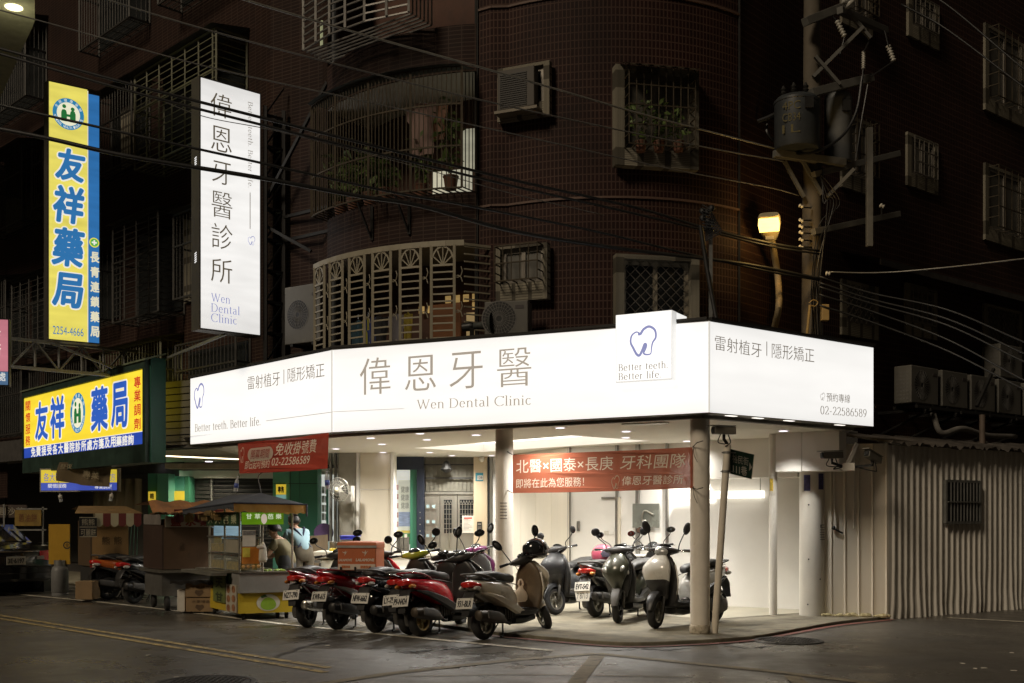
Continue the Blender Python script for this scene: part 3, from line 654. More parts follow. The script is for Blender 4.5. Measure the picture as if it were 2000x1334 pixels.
for i in range(3):
 p,q,pi,qi = fr[i],fr[i + 1],ins[i],ins[i + 1]
 def V(c,z): return Vector((c[0],c[1],z))
 def O(c,k): # pull slightly behind the lit face
  return (c[0] * (1 + k),c[1] * (1 + k))
 po,qo = O(p,.0006),O(q,.0006)
 tp,tq,bp_,bq = TOPZ[p],TOPZ[q],BOTZ[p],BOTZ[q]
 g.add([V(po,bp_ - .005),V(qo,bq - .005),V(qo,tq + .02),V(po,tp + .02),V(pi,bp_ - .005),V(qi,bq - .005),V(qi,tq + .02),V(pi,tp + .02)],
          [(0,1,2,3),(5,4,7,6),(3,2,6,7),(0,4,5,1),(0,3,7,4),(1,5,6,2)])
g.build('case',mat('sign_case',(.10,.09,.075),.6,var=.2),fs,world=True)
g = MB(); random.seed(3)
for i in range(3):
 p,q = fr[i],fr[i + 1]; a = Vector((p[0],p[1],TOPZ[p] + .035)); b = Vector((q[0],q[1],TOPZ[q] + .035)); k = 9
 pts = [a.lerp(b,j / k) + Vector((0,.06,random.uniform(-.008,.014))) for j in range(k + 1)]
 for u,w in zip(pts,pts[1:]): g.bar(u,w,.12,.035)
g.build('top_capping',mat('bitumen_cap',(.02,.018,.015),.7,var=.4,bump=.4),fs,world=True)
g = MB()
for i in range(3):
 p,q = ins[i],ins[i + 1]; g.bar((p[0],p[1],BOTZ[fr[i]] - .02),(q[0],q[1],BOTZ[fr[i + 1]] - .02),.09,.05)
g.build('under_trim',mat('under_trim_grey',(.20,.18,.15),.6,var=.2),fs,world=True)
g = MB()
for p in (FB,FC): g.box((p[0],p[1] - .006,(TOPZ[p] + BOTZ[p]) / 2),(.022,.02,TOPZ[p] - BOTZ[p]))
g.build('corner_seam',lit('seam_grey',(.62,.60,.55),.95,.02),fs,world=True)
g = MB()
for pl,px in ((pCD,1440),(pCD,1492),(pCD,1553),(pCD,1652)):
 a,_ = pl.hit(px,820); g.slab(pl,a - .09,a + .09,2.828,2.834,-.13,-.07)
g.build('under_light',lit('under_led',(1,.95,.85),1.5),fs,world=True)
def letters(name,m,par,*parts,world=True):
 q = MB()
 for f in parts: f(q)
 return q.build(name,m,par,world=world)
def T(pl,body,px0,py0,px1,py1,o=.003,rom=False,keep=False,endy=None,**k):
 """write on a plane between two photo corners; endy: the photo row of the top at the right end"""
 def f(q):
  a,b,z0,z1 = pbox(pl,px0,py0,px1,py1); sl = 0
  if endy is not None: sl = (pl.hit(px1,endy)[1] - z1) / (b - a)
  M = pl.mtx(0,0,o)
  (write_roman if rom else write)(q,M,body,a,b,z0,z1,slope=sl,**({} if rom else dict(keep=keep)),**k)
 return f
def Ln(pl,px0,py0,px1,py1,w=.008,off=.003):
 def f(q):
  a,z = pl.hit(px0,py0); b,y = pl.hit(px1,py1); q.add([pl.pt(a,z - w / 2,off),pl.pt(b,y - w / 2,off),pl.pt(b,y + w / 2,off),pl.pt(a,z + w / 2,off)],[(0,1,2,3)])
 return f
def Th(pl,px0,py0,px1,py1,off=.003,t=.06):
 def f(q):
  a,b,z0,z1 = pbox(pl,px0,py0,px1,py1); tooth(q,pl.mtx(0,0,off),(a + b) / 2,(z0 + z1) / 2,b - a,z1 - z0,t)
 return f
letters('tooth_emblem',LILAC,fs,Th(pAB,380,752,398.5,797,t=.075))
letters('lettering',DTAUPE,fs,T(pAB,'雷射植牙',484,735.5,547,761.5,endy=725,**MING),T(pAB,'|',554.2,722,555.4,750),T(pAB,'隱形矯正',562,720,634,747,endy=708,**MING),
  T(pAB,'Better teeth. Better life.',381,828.5,509,843.5,rom=True,endy=814),Ln(pAB,520,822,648,805,.007))
letters('lettering',TAUPE,fs,T(pBC,'偉',703,701,763,772,**MING),T(pBC,'恩',791,697,852,765,**MING),T(pBC,'牙',878,690,943,761,**MING),T(pBC,'醫',971,683,1038,757,**MING))
letters('lettering',TAUPE,fs,T(pBC,'Wen Dental Clinic',814,781,1037,799,rom=True,endy=771),Ln(pBC,649,804.5,789,798,.007))
letters('lettering',DTAUPE,fs,T(pCD,'雷射植牙',1396,654,1487,683,endy=671,**MING),T(pCD,'|',1496.5,667,1498,695),T(pCD,'隱形矯正',1507,670,1590,699,endy=681,**MING))
letters('lettering',DTAUPE,fs,T(pCD,'預約專線',1614,767,1660,784,endy=771),T(pCD,'02-22586589',1602,792,1692,808.5,rom=True,endy=799),Th(pCD,1602,767,1610.5,781))
# ---- logo box standing proud of the fascia
la,lz1 = pBC.hit(1203,620); lb_,_ = pBC.hit(1320,700)
lgx = thing('logo_light_box','white glowing box with a lilac tooth emblem standing above the long sign','sign',tuple(pBC.pt(la,3.3)))
PB = Plane(tuple(pBC.pt(la,0,.16).xy),tuple(pBC.pt(lb_,0,.16).xy))
a,b,z0,z1 = pbox(PB,1202,620,1312,748)
g = MB(); g.slab(PB,a,b,z0,z1 + .03,-.17,-.004); g.build('lit_box',lit('logo_box_side',(1,.99,.96),.58,.02),lgx,world=True,bevel=.006)
g = MB(); g.slab(PB,a + .014,b - .008,z0 + .018,z1 + .022,-.0035,0); g.build('lit_face',SIGNB,lgx,world=True)
g = MB(); g.slab(PB,a + .01,b - .01,z1 - .3,z1 + .028,-.55,-.1705); g.build('back_box',lit('logo_box_back',(1,.99,.96),.9,.02),lgx,world=True)
letters('tooth_emblem',LILAC,lgx,Th(PB,1232,641,1281,695,t=.075))
letters('lettering',DTAUPE,lgx,T(PB,'Better teeth.',1208,711.5,1304,725,rom=True),T(PB,'Better life.',1208,729,1291,742.5,rom=True))
# ---- tall projecting signs
def tall(name,lab,p0,p1,z0,z1,th,par=None):
 pl = Plane(p0,p1); t = thing(name,lab,'sign',(p0[0],p0[1],z0))
 g = MB(); e = .025; g.slab(pl,-e,pl.len + e,z0 - e,z1 + e,-th,-.006); g.build('case',mat('tall_sign_case',(.085,.078,.065),.5,metal=.3,var=.2),t,world=True); return pl,t
pV,vs_ = tall('tall_clinic_sign','tall white backlit clinic sign with six dark characters in a column',(-4.97,18.0),(-4.19,18.72),4.56,8.56,.28)
g = MB(); g.slab(pV,0,pV.len,4.56,8.56,-.005,0); g.build('lit_panel',SIGNW2,vs_,world=True)
letters('lettering',lit('letters_dark',(.105,.085,.055),.9,.04),vs_,*[T(pV,ch,*q,**MING) for ch,q in zip('偉恩牙醫診所',((411,178,453,224),(412,243,452.5,292),(414,312,452.5,356),(413,371,453.5,422),(413,434,454,483),(412,502,453.5,549)))])
letters('lettering',LILAC,vs_,T(pV,'Wen',412,572,449,588,rom=True),T(pV,'Dental',412,592,468,608,rom=True),T(pV,'Clinic',412,611.5,462,627.5,rom=True),Th(pV,484.5,460,497.5,477))
def side(q):
 a,b,z0,z1 = pbox(pV,484.5,198,493.5,366)
 vs,fss = roman('Better teeth. Better life.',thick=.075); A = min(v[0] for v in vs); B = max(v[0] for v in vs); M = pV.mtx(0,0,.003)
 q.add([M @ Vector((a + (b - a) * (y / .72),z1 + (z0 - z1) * (x - A) / (B - A),z * 2e-5)) for x,y,z in vs],fss)
letters('lettering',DTAUPE,vs_,side,T(pV,'|',487.6,376,489.0,447))
g = MB()
for z in (7.15,5.62):
 for i in range(5): g.bar(pV.pt(-.0265,z + i * .035,-.16),pV.pt(-.0265,z + i * .035 + .02,-.10),.008,.014)
g.build('case_vent',lit('vent_leak',(1,1,1),.8),vs_,world=True)
g = MB(); a = pV.pt(.5,4.53,-.1); g.bar(a,at(318,703,20.6),.04); g.build('stay_rod',GALV,vs_,world=True)
pY,ys = tall('tall_pharmacy_sign','tall yellow and blue backlit pharmacy sign with brush characters',(-8.22,20.0),(-7.52,20.52),4.70,9.27,.25)
bx0 = pY.hit(171.5,400)[0]
g = MB(); g.slab(pY,0,bx0 - .008,4.70,9.27,-.005,0); g.build('yellow_panel',YEL2,ys,world=True)
g = MB(); g.slab(pY,bx0 + .008,pY.len,4.70,9.2,-.005,0); g.build('blue_panel',BLU2,ys,world=True)
g = MB(); g.slab(pY,bx0 - .008,bx0 + .008,4.70,9.25,-.005,.001); g.build('dividing_strip',LCREAM,ys,world=True)
big = (('友',(107,285,167,349)),('祥',(103,358,165,432)),('藥',(100,440,166,517)),('局',(101,529,163,598)))
letters('lettering_outline',LWH,ys,*[(lambda qq,c=c,q=q: write(qq,pY.mtx(0,0,.002),c,*pbox(pY,q[0] - 2.6,q[1] - 2.6,q[2] + 2.6,q[3] + 2.6),bold=.048,shear=.12)) for c,q in big])
letters('lettering',LBLU2,ys,*[(lambda qq,c=c,q=q: write(qq,pY.mtx(0,0,.004),c,*pbox(pY,*q),bold=.022,shear=.12)) for c,q in big],T(pY,'2254-4666',103,636,163,652,o=.004))
letters('lettering',LCREAM,ys,*[(lambda qq,c=c,y=y: write(qq,pY.mtx(0,0,.003),c,*pbox(pY,176.5,y,194,y + 21),bold=.006)) for c,y in zip('長青連鎖藥局',(491,520,549,578,607.5,636.5))])
def emblem(pl,par,cx,cy,rpx,e=1.0):
 """ring with lettering round it and two green figures hand in hand"""
 a,z = pl.hit(cx,cy); r = abs(pl.hit(cx,cy - rpx)[1] - z); k = abs(pl.hit(cx + rpx * e,cy)[0] - a) / r
 M = pl.mtx(a,z,0) @ Matrix.Diagonal((k,1,1,1))
 def Mo(o): return Matrix.Translation(pl.n * o) @ M
 g = MB(); g.disc(Mo(.004),r,48); em = g.build('emblem_ring',LTEAL,par,world=True)
 g = MB(); g.disc(Mo(.006),r * .74,48); g.build('emblem_disc',lit('emblem_cream',(.85,.83,.62),.92),em,world=True)
 g = MB()
 words = [('NATIONAL',206,48 + 0),('HEALTH',250,40),('INSURANCE',298,52)]
 txt = 'NATIONAL HEALTH INSURANCE'
 for i,ch in enumerate(txt):
  if ch == ' ': continue
  q = R(195 + 150 * i / (len(txt) - 1)); vs,f_ = fit(*glyphs(ch),-.045 * r,.045 * r,-.075 * r,.075 * r)
  Rm = Mo(.0065) @ Matrix.Rotation(q + R(90),4,'Z'); c = Vector((math.cos(q) * r * .87,math.sin(q) * r * .87,0))
  g.add([Mo(.0065) @ (Matrix.Rotation(q + R(90),3,'Z') @ Vector((x,y,0)) + c) for x,y in vs],f_)
 for i,ch in enumerate('全民健康保險'):
  q = R(152 - 124 * i / 5); vs,f_ = fit(*glyphs(ch),-.095 * r,.095 * r,-.095 * r,.095 * r); c = Vector((math.cos(q) * r * .865,math.sin(q) * r * .865,0))
  g.add([Mo(.0065) @ (Matrix.Rotation(q - R(90),3,'Z') @ Vector((x,y,0)) + c) for x,y in vs],f_)
 g.build('lettering',LWH,em,world=True)
 g = MB()
 for s_ in (-1,1):
  g.disc(Mo(.007) @ Matrix.Translation((s_ * .27 * r,.40 * r + .05 * r * s_ * -1,0)),.125 * r,18)
  p = [(.10,-.5),(.10,.02),(.14,.2),(.26,.26),(.40,.22),(.46,.05),(.46,-.5)] if s_ > 0 else [(-.10,-.5),(-.46,-.5),(-.46,.05),(-.40,.22),(-.26,.26),(-.14,.2),(-.10,.02)]
  g.add([Mo(.0072) @ Vector((x * r,y * r,0)) for x,y in p],[tuple(range(len(p)))])
 g.add([Mo(.0074) @ Vector((x * r,y * r,0)) for x,y in ((-.2,-.18),(.2,-.18),(.2,-.02),(-.2,-.02))],[(0,1,2,3)])
 g.build('emblem_figures',LGRN,em,world=True)
emblem(pY,ys,133.5,223,30.5)
def cross(q):
 a,z = pY.hit(184,474); M = pY.mtx(a,z,.004); q.disc(M,.088,28)
g = MB(); cross(g); cr_ = g.build('cross_disc',lit('cross_yellow',(.82,.75,.08),.9),ys,world=True)
g = MB(); a,z = pY.hit(184,474); M = pY.mtx(a,z,.0055); g.disc(M,.07,24); g.build('cross_green',lit('cross_green',(.10,.42,.08),.9),cr_,world=True)
g = MB(); M = pY.mtx(a,z,.007);
for w,h in ((.045,.014),(.0139,.045)): g.add([M @ Vector((x * w,y * h,w * .01)) for x,y in ((-1,-1),(1,-1),(1,1),(-1,1))],[(0,1,2,3)])
g.build('cross_white',LWH,cr_,world=True)
# lattice of steel that carries the tall pharmacy sign
tr = thing('sign_truss','welded steel tube truss holding the tall yellow sign','sign frame',(-8,20.6,4.2))
g = MB(); A0 = at(20,661,19.5); A1 = at(320,692,22.6); B0 = at(20,716,19.5); B1 = at(320,742,22.6); k = 7
for a,b in ((A0,A1),(B0,B1)): g.bar(a,b,.055)
for i in range(k):
 a,b = A0.lerp(A1,i / k),B0.lerp(B1,i / k); g.bar(a,b,.03); g.bar(a if i % 2 else b,B0.lerp(B1,(i + 1) / k) if i % 2 else A0.lerp(A1,(i + 1) / k),.03)
g.bar(A0.lerp(A1,.23),at(220,718,21.0),.04)
g.build('truss',GALV,tr,world=True)
# ---- pharmacy fascia sign
PFa,PFb = (-11.0,25.4),(-6.64,20.3)
pF = Plane(PFa,PFb); ph = thing('pharmacy_fascia_sign','wide yellow and blue backlit pharmacy sign in a green frame','sign',(-8.8,22.8,2.85))
ZB = lambda a: 2.84 + .03 * a / pF.len
a0,a1 = 0,pF.len; z0,z1 = 2.855,4.20
zb = pF.hit(281,841)[1]
g = MB(); g.slab(pF,a0 - .06,a1 + .12,z0 - .34,z0 - .01,-.33,.02); g.slab(pF,a0 - .06,a1 + .12,z1 + .01,z1 + .16,-.33,.03); g.slab(pF,a1 + .005,a1 + .13,z0 - .008,z1 + .008,-.33,.025); g.slab(pF,a0 - .07,a0 - .005,z0 - .008,z1 + .008,-.5,.025)
g.build('frame',mat('dark_green_frame',(.025,.05,.038),.5,var=.3,scale=4),ph,world=True)
g = MB(); g.slab(pF,a1 + .1305,a1 + .18,z0 - .34,z1 + .2,-.34,-.06); g.build('end_panel',mat('green_end',(.025,.10,.07),.5,var=.1),ph,world=True)
g = MB(); g.add([pF.pt(a0 - .1,z1 + .17,.06),pF.pt(a1 + .2,z1 + .17,.06),pF.pt(a1 + .2,z1 + .30,-.34),pF.pt(a0 - .1,z1 + .30,-.34),pF.pt(a0 - .1,z1 + .14,.06),pF.pt(a1 + .2,z1 + .14,.06),pF.pt(a1 + .2,z1 + .27,-.34),pF.pt(a0 - .1,z1 + .27,-.34)],
   [(0,1,2,3),(7,6,5,4),(0,4,5,1),(2,6,7,3),(1,5,6,2),(0,3,7,4)]); g.build('rain_hood',mat('hood_green',(.16,.19,.12),.6,var=.3,scale=3),ph,world=True)
g = MB(); g.slab(pF,a0,a1,zb,z1,-.01,0); g.build('yellow_panel',YEL,ph,world=True)
g = MB(); g.slab(pF,a0,a1,z0,zb - .015,-.01,0); g.build('blue_panel',BLU,ph,world=True)
g = MB(); g.slab(pF,a0,a1,zb - .014,zb - .001,-.01,.001); g.build('dividing_strip',LWH,ph,world=True)
def U(pl,c,px0,py0,px1,py1,o,**k):
 """one upright character: box in the photo, its middle row decides the height"""
 def f(q):
  xm = (px0 + px1) / 2; z1_ = pl.hit(xm,py0)[1]; z0_ = pl.hit(xm,py1)[1]; write(q,pl.mtx(0,0,o),c,pl.hit(px0,py0)[0],pl.hit(px1,py0)[0],z0_,z1_,**k)
 return f
bigc = (('友',69,784,94,860),('祥',98.5,774,126,856),('藥',178,755,211,842),('局',217.5,746,250,836))
letters('lettering_outline',LWH,ph,*[U(pF,c,x0 - 2,y0 - 3,x1 + 2,y1 + 3,.002,bold=.055) for c,x0,y0,x1,y1 in bigc])
letters('lettering',LBLU,ph,*[U(pF,c,x0,y0,x1,y1,.004,bold=.028) for c,x0,y0,x1,y1 in bigc])
letters('lettering',LRED,ph,*[U(pF,c,50,y,59.5,y + 19,.003,bold=.004) for c,y in zip('關懷服務',(783.5,806,829,851))],*[U(pF,c,262,y,275,y + 23,.003,bold=.004) for c,y in zip('專業調劑',(735,761,788.5,816))])
bt = '免費接受各大醫院診所處方箋及用藥諮詢'
def band(q):
 for i,c in enumerate(bt):
  x = 61 + (262 - 61) * (i / len(bt)) ** 1.04; w = 8.6 + 2.4 * i / len(bt); t = (x + w / 2 - 46) / 235
  yt = 875.5 + (845 - 875.5) * t; yb = 897 + (868 - 897) * t - 2; U(pF,c,x,yt,x + w,yb,.003,bold=.006)(q)
letters('lettering',LWH,ph,band)
emblem(pF,ph,152,806.5,39.5,e=.375)
# ---- grey slatted box between the two fascias
sb = thing('slatted_box','grey slatted shutter box between the two shop signs','shutter box',(-6.3,20.6,2.8))
pS = Plane((-6.75,21.1),(-5.6,20.35)); g = MB()
for i in range(10): g.slab(pS,0,pS.len + .2,2.80 + i * .125,2.80 + i * .125 + .105,-.12,0 if i % 2 else .012)
g.build('slats',mat('grey_slat',(.10,.095,.085),.6,var=.2,scale=3),sb,world=True)
g = MB(); g.slab(pS,0,pS.len + .2,2.79,4.06,-.3,-.125); g.build('back',DARK,sb,world=True)
# ---- pink sign cut by the left edge of the picture, small lit board under the pharmacy sign
pK = Plane((-8.75,18.3),(-8.235,18.45)); pk = thing('pink_sign','pink backlit sign with a blue foot cut by the left edge','sign',(-8.5,18.4,3.7))
a,b,z0,z1 = pbox(pK,-45,622,15.5,750); zm = pK.hit(0,725)[1]
g = MB(); g.slab(pK,a - .02,b + .02,z0 - .02,z1 + .02,-.2,-.006); g.build('case',DARK,pk,world=True)
g = MB(); g.slab(pK,a,b,zm,z1,-.005,0); g.build('pink_panel',lit('pink_glow',(.62,.22,.28),.75,.15),pk,world=True)
g = MB(); g.slab(pK,a,b,z0,zm - .004,-.005,0); g.build('blue_panel',lit('pink_blue',(.10,.20,.36),.6,.1),pk,world=True)
letters('lettering',LWH,pk,T(pK,'處',-3,727,11,744,o=.004))
letters('lettering',LWH,pk,T(pK,'診',-16,640,1.5,662,o=.004),T(pK,'所',-16,672,2,694,o=.004))
pG = Plane((-9.9,24.0),(-8.35,23.7)); sm = thing('small_pharmacy_board','small yellow and blue lit board hung below the pharmacy sign','sign',(-9.2,23.9,2.2))
a,b,z0,z1 = pbox(pG,80,918,228,958); zm = pG.hit(80,943)[1]
g = MB(); g.slab(pG,a - .03,b + .03,z0 - .03,z1 + .03,-.12,-.006); g.build('frame',mat('pale_frame',(.35,.32,.26),.5),sm,world=True)
g = MB(); g.slab(pG,a,b,zm,z1,-.005,0); g.build('yellow_panel',lit('board_yellow',(.75,.58,.05),.75),sm,world=True)
g = MB(); g.slab(pG,a,b,z0,zm - .003,-.005,0); g.build('blue_panel',lit('board_blue',(.06,.1,.5),.7),sm,world=True)
letters('lettering',lit('board_letters',(.14,.16,.45),.8),sm,T(pG,'各大醫院',85,924,131,940,o=.003),T(pG,'處方',205,924,225,940,o=.003))
letters('lettering',LWH,sm,T(pG,'關懷服務',94,945,130,953,o=.003),T(pG,'專業調劑',185,946,218,955,o=.003))
# ================================================================== the apartment block above the shops
apt = thing('apartment_building','dark red tiled apartment block with caged windows above the shops','building',(0,20,0))
def wall_strip(pts,z0,z1,m,name='wall',par=None,u0=0.):
 """a vertical tiled wall along ground points, with metre coordinates for its tiles"""
 q = MB(); q.uv = []; u = u0
 for a,b in zip(pts,pts[1:]):
  L = (Vector(b) - Vector(a)).length
  q.quad((a[0],a[1],z0),(b[0],b[1],z0),(b[0],b[1],z1),(a[0],a[1],z1)); q.uv.append([(u,z0),(u + L,z0),(u + L,z1),(u,z1)]); u += L
 return q.build(name,m,par or apt,world=True)
ZT = 14.5
# rounded corner: bow towards the crossing, then the side street wall
CC = Vector((1.45,18.9)); RC = 3.0
arc = [(-.52,16.40)] + [(CC.x + RC * math.sin(R(t)),CC.y - RC * math.cos(R(t))) for t in range(-30,42,3)]
arc = [(-.52,16.45),(-.30,16.32)] + [p for p in arc[1:] if p[0] > -.1]
rdir = Vector((.766,.643)).normalized(); r0 = Vector(arc[-1]); r1 = Vector((4.95,18.35))
right = [tuple(r0),tuple(r1),tuple(r1 + rdir * 16)]
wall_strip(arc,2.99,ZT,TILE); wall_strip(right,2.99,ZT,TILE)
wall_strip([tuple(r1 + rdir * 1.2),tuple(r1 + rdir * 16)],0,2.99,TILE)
pRF = Plane(tuple(r1),tuple(r1 + rdir * 10))
# fine shadow grooves on the bow at its ends
g = MB()
for p in ((-.52,16.43),): g.box((p[0],p[1],9),(.05,.05,12))
for p in (arc[-1],): g.box((p[0],p[1] - .01,9),(.03,.03,12))
g.build('groove',DARK,apt,world=True)
for z in (6.05,8.92):
 g = MB()
 for a,b in zip(arc,arc[1:]): g.bar((a[0],a[1] - .012,z),(b[0],b[1] - .012,z),.03)
 g.build('string_course',mat('course_tile',(.12,.07,.05),.6),apt,world=True)
# bowed balcony bay
S = Vector((-2.95,18.0)); E_ = Vector((-.52,16.40)); ch = E_ - S; nb = Vector((ch.y,-ch.x)).normalized()
def bay(t,off=0.): p = S.lerp(E_,t) + nb * (.34 * math.sin(math.pi * min(1,max(0,t))) ** .8 + off) if True else None; return p
N = 18
def bayp(off=0.,t0=0.,t1=1.): return [tuple(bay(t0 + (t1 - t0) * i / N,off)) for i in range(N + 1)]
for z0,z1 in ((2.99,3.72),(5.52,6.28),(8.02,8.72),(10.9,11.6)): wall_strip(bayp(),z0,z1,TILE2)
for z in (3.72,6.28,8.72,11.6):
 g = MB(); o = bayp(); i_ = bayp(-1.1); g.add([Vector((p[0],p[1],z)) for p in o + i_],[(k,k + 1,k + 1 + N + 1,k + N + 1) for k in range(N)]); g.build('balcony_floor',GREYC,apt,world=True)
for z in (5.52,8.02,10.9):
 g = MB(); o = bayp(); i_ = bayp(-1.1); g.add([Vector((p[0],p[1],z)) for p in o + i_],[(k,k + 1,k + 1 + N + 1,k + N + 1) for k in range(N)]); g.build('balcony_ceiling',PAINTEDW if z == 8.02 else GREYC,apt,world=True)
BROWN = mat('balcony_inner_wall',(.10,.05,.035),.8,var=.2)
wall_strip(bayp(-1.1),2.99,ZT,BROWN)
wall_strip([tuple(bay(0,0)),tuple(bay(0,-1.1))],2.99,ZT,TILE2); wall_strip([tuple(bay(1,-1.1)),tuple(bay(1,0))],2.99,ZT,TILE2)
# what stands lit at the back of the balconies
def bpl(t0,t1,off): return Plane(tuple(bay(t0,off)),tuple(bay(t1,off)))
q_ = bpl(.72,1.0,-1.05); g = MB(); g.slab(q_,0,q_.len,6.9,7.55,0,.02); g.build('lit_window',lit('window_glow',(.80,.76,.56),.36,.25,3),apt,world=True)
q_ = bpl(.58,.98,-.9); g = MB(); g.slab(q_,.0,q_.len * .55,6.3,6.9,0,.02); g.slab(q_,q_.len * .8,q_.len,6.3,7.2,0,.02); g.build('lit_door',lit('door_glow',(.85,.80,.60),.45,.3,3),apt,world=True)
q_ = bpl(.45,.95,-1.0); g = MB();
for k in range(9):
 a = q_.len * (.02 + k * .105);
 for j in range(2):
  if random.random() < .8: g.slab(q_,a,a + .09,4.75 + j * .13,4.86 + j * .13,0,.02)
g.build('lit_louvre',lit('louvre_glow',(.80,.52,.18),.34,.3,6),apt,world=True)
q_ = bpl(.80,.93,-.8); g = MB(); g.slab(q_,0,q_.len,3.75,4.65,0,.03); g.build('lit_board',lit('board_glow',(.62,.44,.2),.30,.1),apt,world=True)
q_ = bpl(.60,.78,-.75); g = MB(); g.slab(q_,0,q_.len,3.75,4.8,0,.03); g.build('cupboard',mat('orange_wood',(.28,.11,.035),.6,var=.15),apt,world=True)
# grilles of the bay: storey two has framed ladders with fans on top, storey three thin upright bars
def cage(name,par=apt): c = thing(name,None,None,(0,0,0),parent=par); return c
def bp3(t,z,off=.30): p = bay(t,off); return Vector((p.x,p.y,z))
c2 = MB(); c2t = MB(); c2f = MB(); zc0,zc1 = 3.75,5.45; nb_ = 6
for k in range(nb_):
 t0 = k / nb_ + .012; t1 = (k + .74) / nb_
 for t in (t0,t1): c2.bar(bp3(t,zc0),bp3(t,zc1),.04)
 for j in range(13): z = zc0 + .05 + j * .105; c2t.bar(bp3(t0,z),bp3(t1,z),.022)
 a,b = bp3(t0,5.16),bp3(t1,5.16); m_ = (a + b) / 2; w = (b - a).length / 2; u = (b - a).normalized(); c2.bar(a,b,.03)
 for j in range(8):
  q0,q1 = math.pi * j / 8,math.pi * (j + 1) / 8; c2f.bar(m_ + u * w * math.cos(q0) + Vector((0,0,.27 * math.sin(q0))),m_ + u * w * math.cos(q1) + Vector((0,0,.27 * math.sin(q1))),.024)
 for j in range(1,6): q0 = math.pi * j / 6; c2f.bar(m_,m_ + u * w * math.cos(q0) + Vector((0,0,.27 * math.sin(q0))),.016)
 tm = (k + .87) / nb_
 for z in (4.0,4.5,5.0): # scrolls between the ladders
  p = [bp3(tm,z) + u * .05 * math.cos(s_ * .9) + Vector((0,0,.09 * (s_ - 4) / 4 + .05 * math.sin(s_ * .9))) for s_ in range(9)]; c2f.tube(p,.008,5)
for z in (zc0,zc1,5.49):
 for a,b in zip([i / 12 for i in range(12)],[i / 12 for i in range(1,13)]): c2.bar(bp3(a,z),bp3(b,z),.04)
ra,rb = bp3(1.0,0),Vector((-.62 + .25,16.62,0)); rb = bay(1,-.05); rb = Vector((rb.x + .28,rb.y - .05,0)); ra = bp3(1.0,0)
for j in range(16): z = zc0 + .05 + j * .108; c2t.bar(ra + Vector((0,0,z)),rb + Vector((0,0,z)),.020)
c2.bar(rb + Vector((0,0,zc0)),rb + Vector((0,0,zc1)),.035); c2.bar(ra + Vector((0,0,zc1)),rb + Vector((0,0,zc1)),.035)
bc = c2.build('balcony_grille',CREAMBAR,apt,world=True); c2t.build('rung_lattice',CREAMBAR,bc,world=True); c2f.build('scroll_lattice',CREAMBAR,bc,world=True)
c3 = MB(); zc0,zc1 = 6.25,7.98
for k in range(45): t = k / 44; c3.bar(bp3(t,zc0,.36),bp3(t,zc1,.36),.014 if k % 11 else .035)
for z in (zc0,6.85,7.45,zc1):
 for a,b in zip([i / 14 for i in range(14)],[i / 14 for i in range(1,15)]): c3.bar(bp3(a,z,.36),bp3(b,z,.36),.022)
for t in (0,1):
 for k in range(4): c3.bar(bp3(t,zc0,.09 * k),bp3(t,zc1,.09 * k),.014)
for k in range(30): t = k / 29; c3.bar(bp3(t,zc0 + .01,.02),bp3(t,zc0 + .01,.36),.014)
c3.build('balcony_grille',RUST,apt,world=True)
g = MB()
for a,b in zip([i / 14 for i in range(14)],[i / 14 for i in range(1,15)]):
 A,B,C_,D_ = bp3(a,8.05,.02),bp3(b,8.05,.02),bp3(b,7.99,.46),bp3(a,7.99,.46); g.quad(A,B,C_,D_)
g.build('grille_roof',mat('grille_roof',(.05,.055,.045),.7,var=.4),apt,world=True)
for t in (.42,.66):
 g = MB(); g.bar(bp3(t,6.24,.02),bp3(t,5.72,.02),.04); g.bar(bp3(t,5.75,.03),bp3(t,6.22,.34),.025); g.build('bracket',DARK,apt,world=True)
# storey four cage with an air conditioner behind slats
c4 = MB(); zc0,zc1 = 8.72,10.6
for z in [zc0 + .11 * i for i in range(17)]:
 for a,b in ((.05,.3),(.3,.55),(.55,.8)): c4.bar(bp3(a,z,.62),bp3(b,z,.62),.022)
for t in (.05,.18,.3,.42,.55,.68,.8): c4.bar(bp3(t,zc0,.62),bp3(t,zc1,.62),.035)
for k in range(12): t = .05 + .75 * k / 11;
for k in range(6): z = .1 + .09 * k; c4.bar(bp3(.05,zc0,z),bp3(.8,zc0,z),.022)
for k in range(7): c4.bar(bp3(.8,zc0,.08 + .09 * k),bp3(.8,zc1,.08 + .09 * k),.022)
c4.build('balcony_grille',mat('aluminium_slat',(.30,.29,.27),.4,metal=.6),apt,world=True)
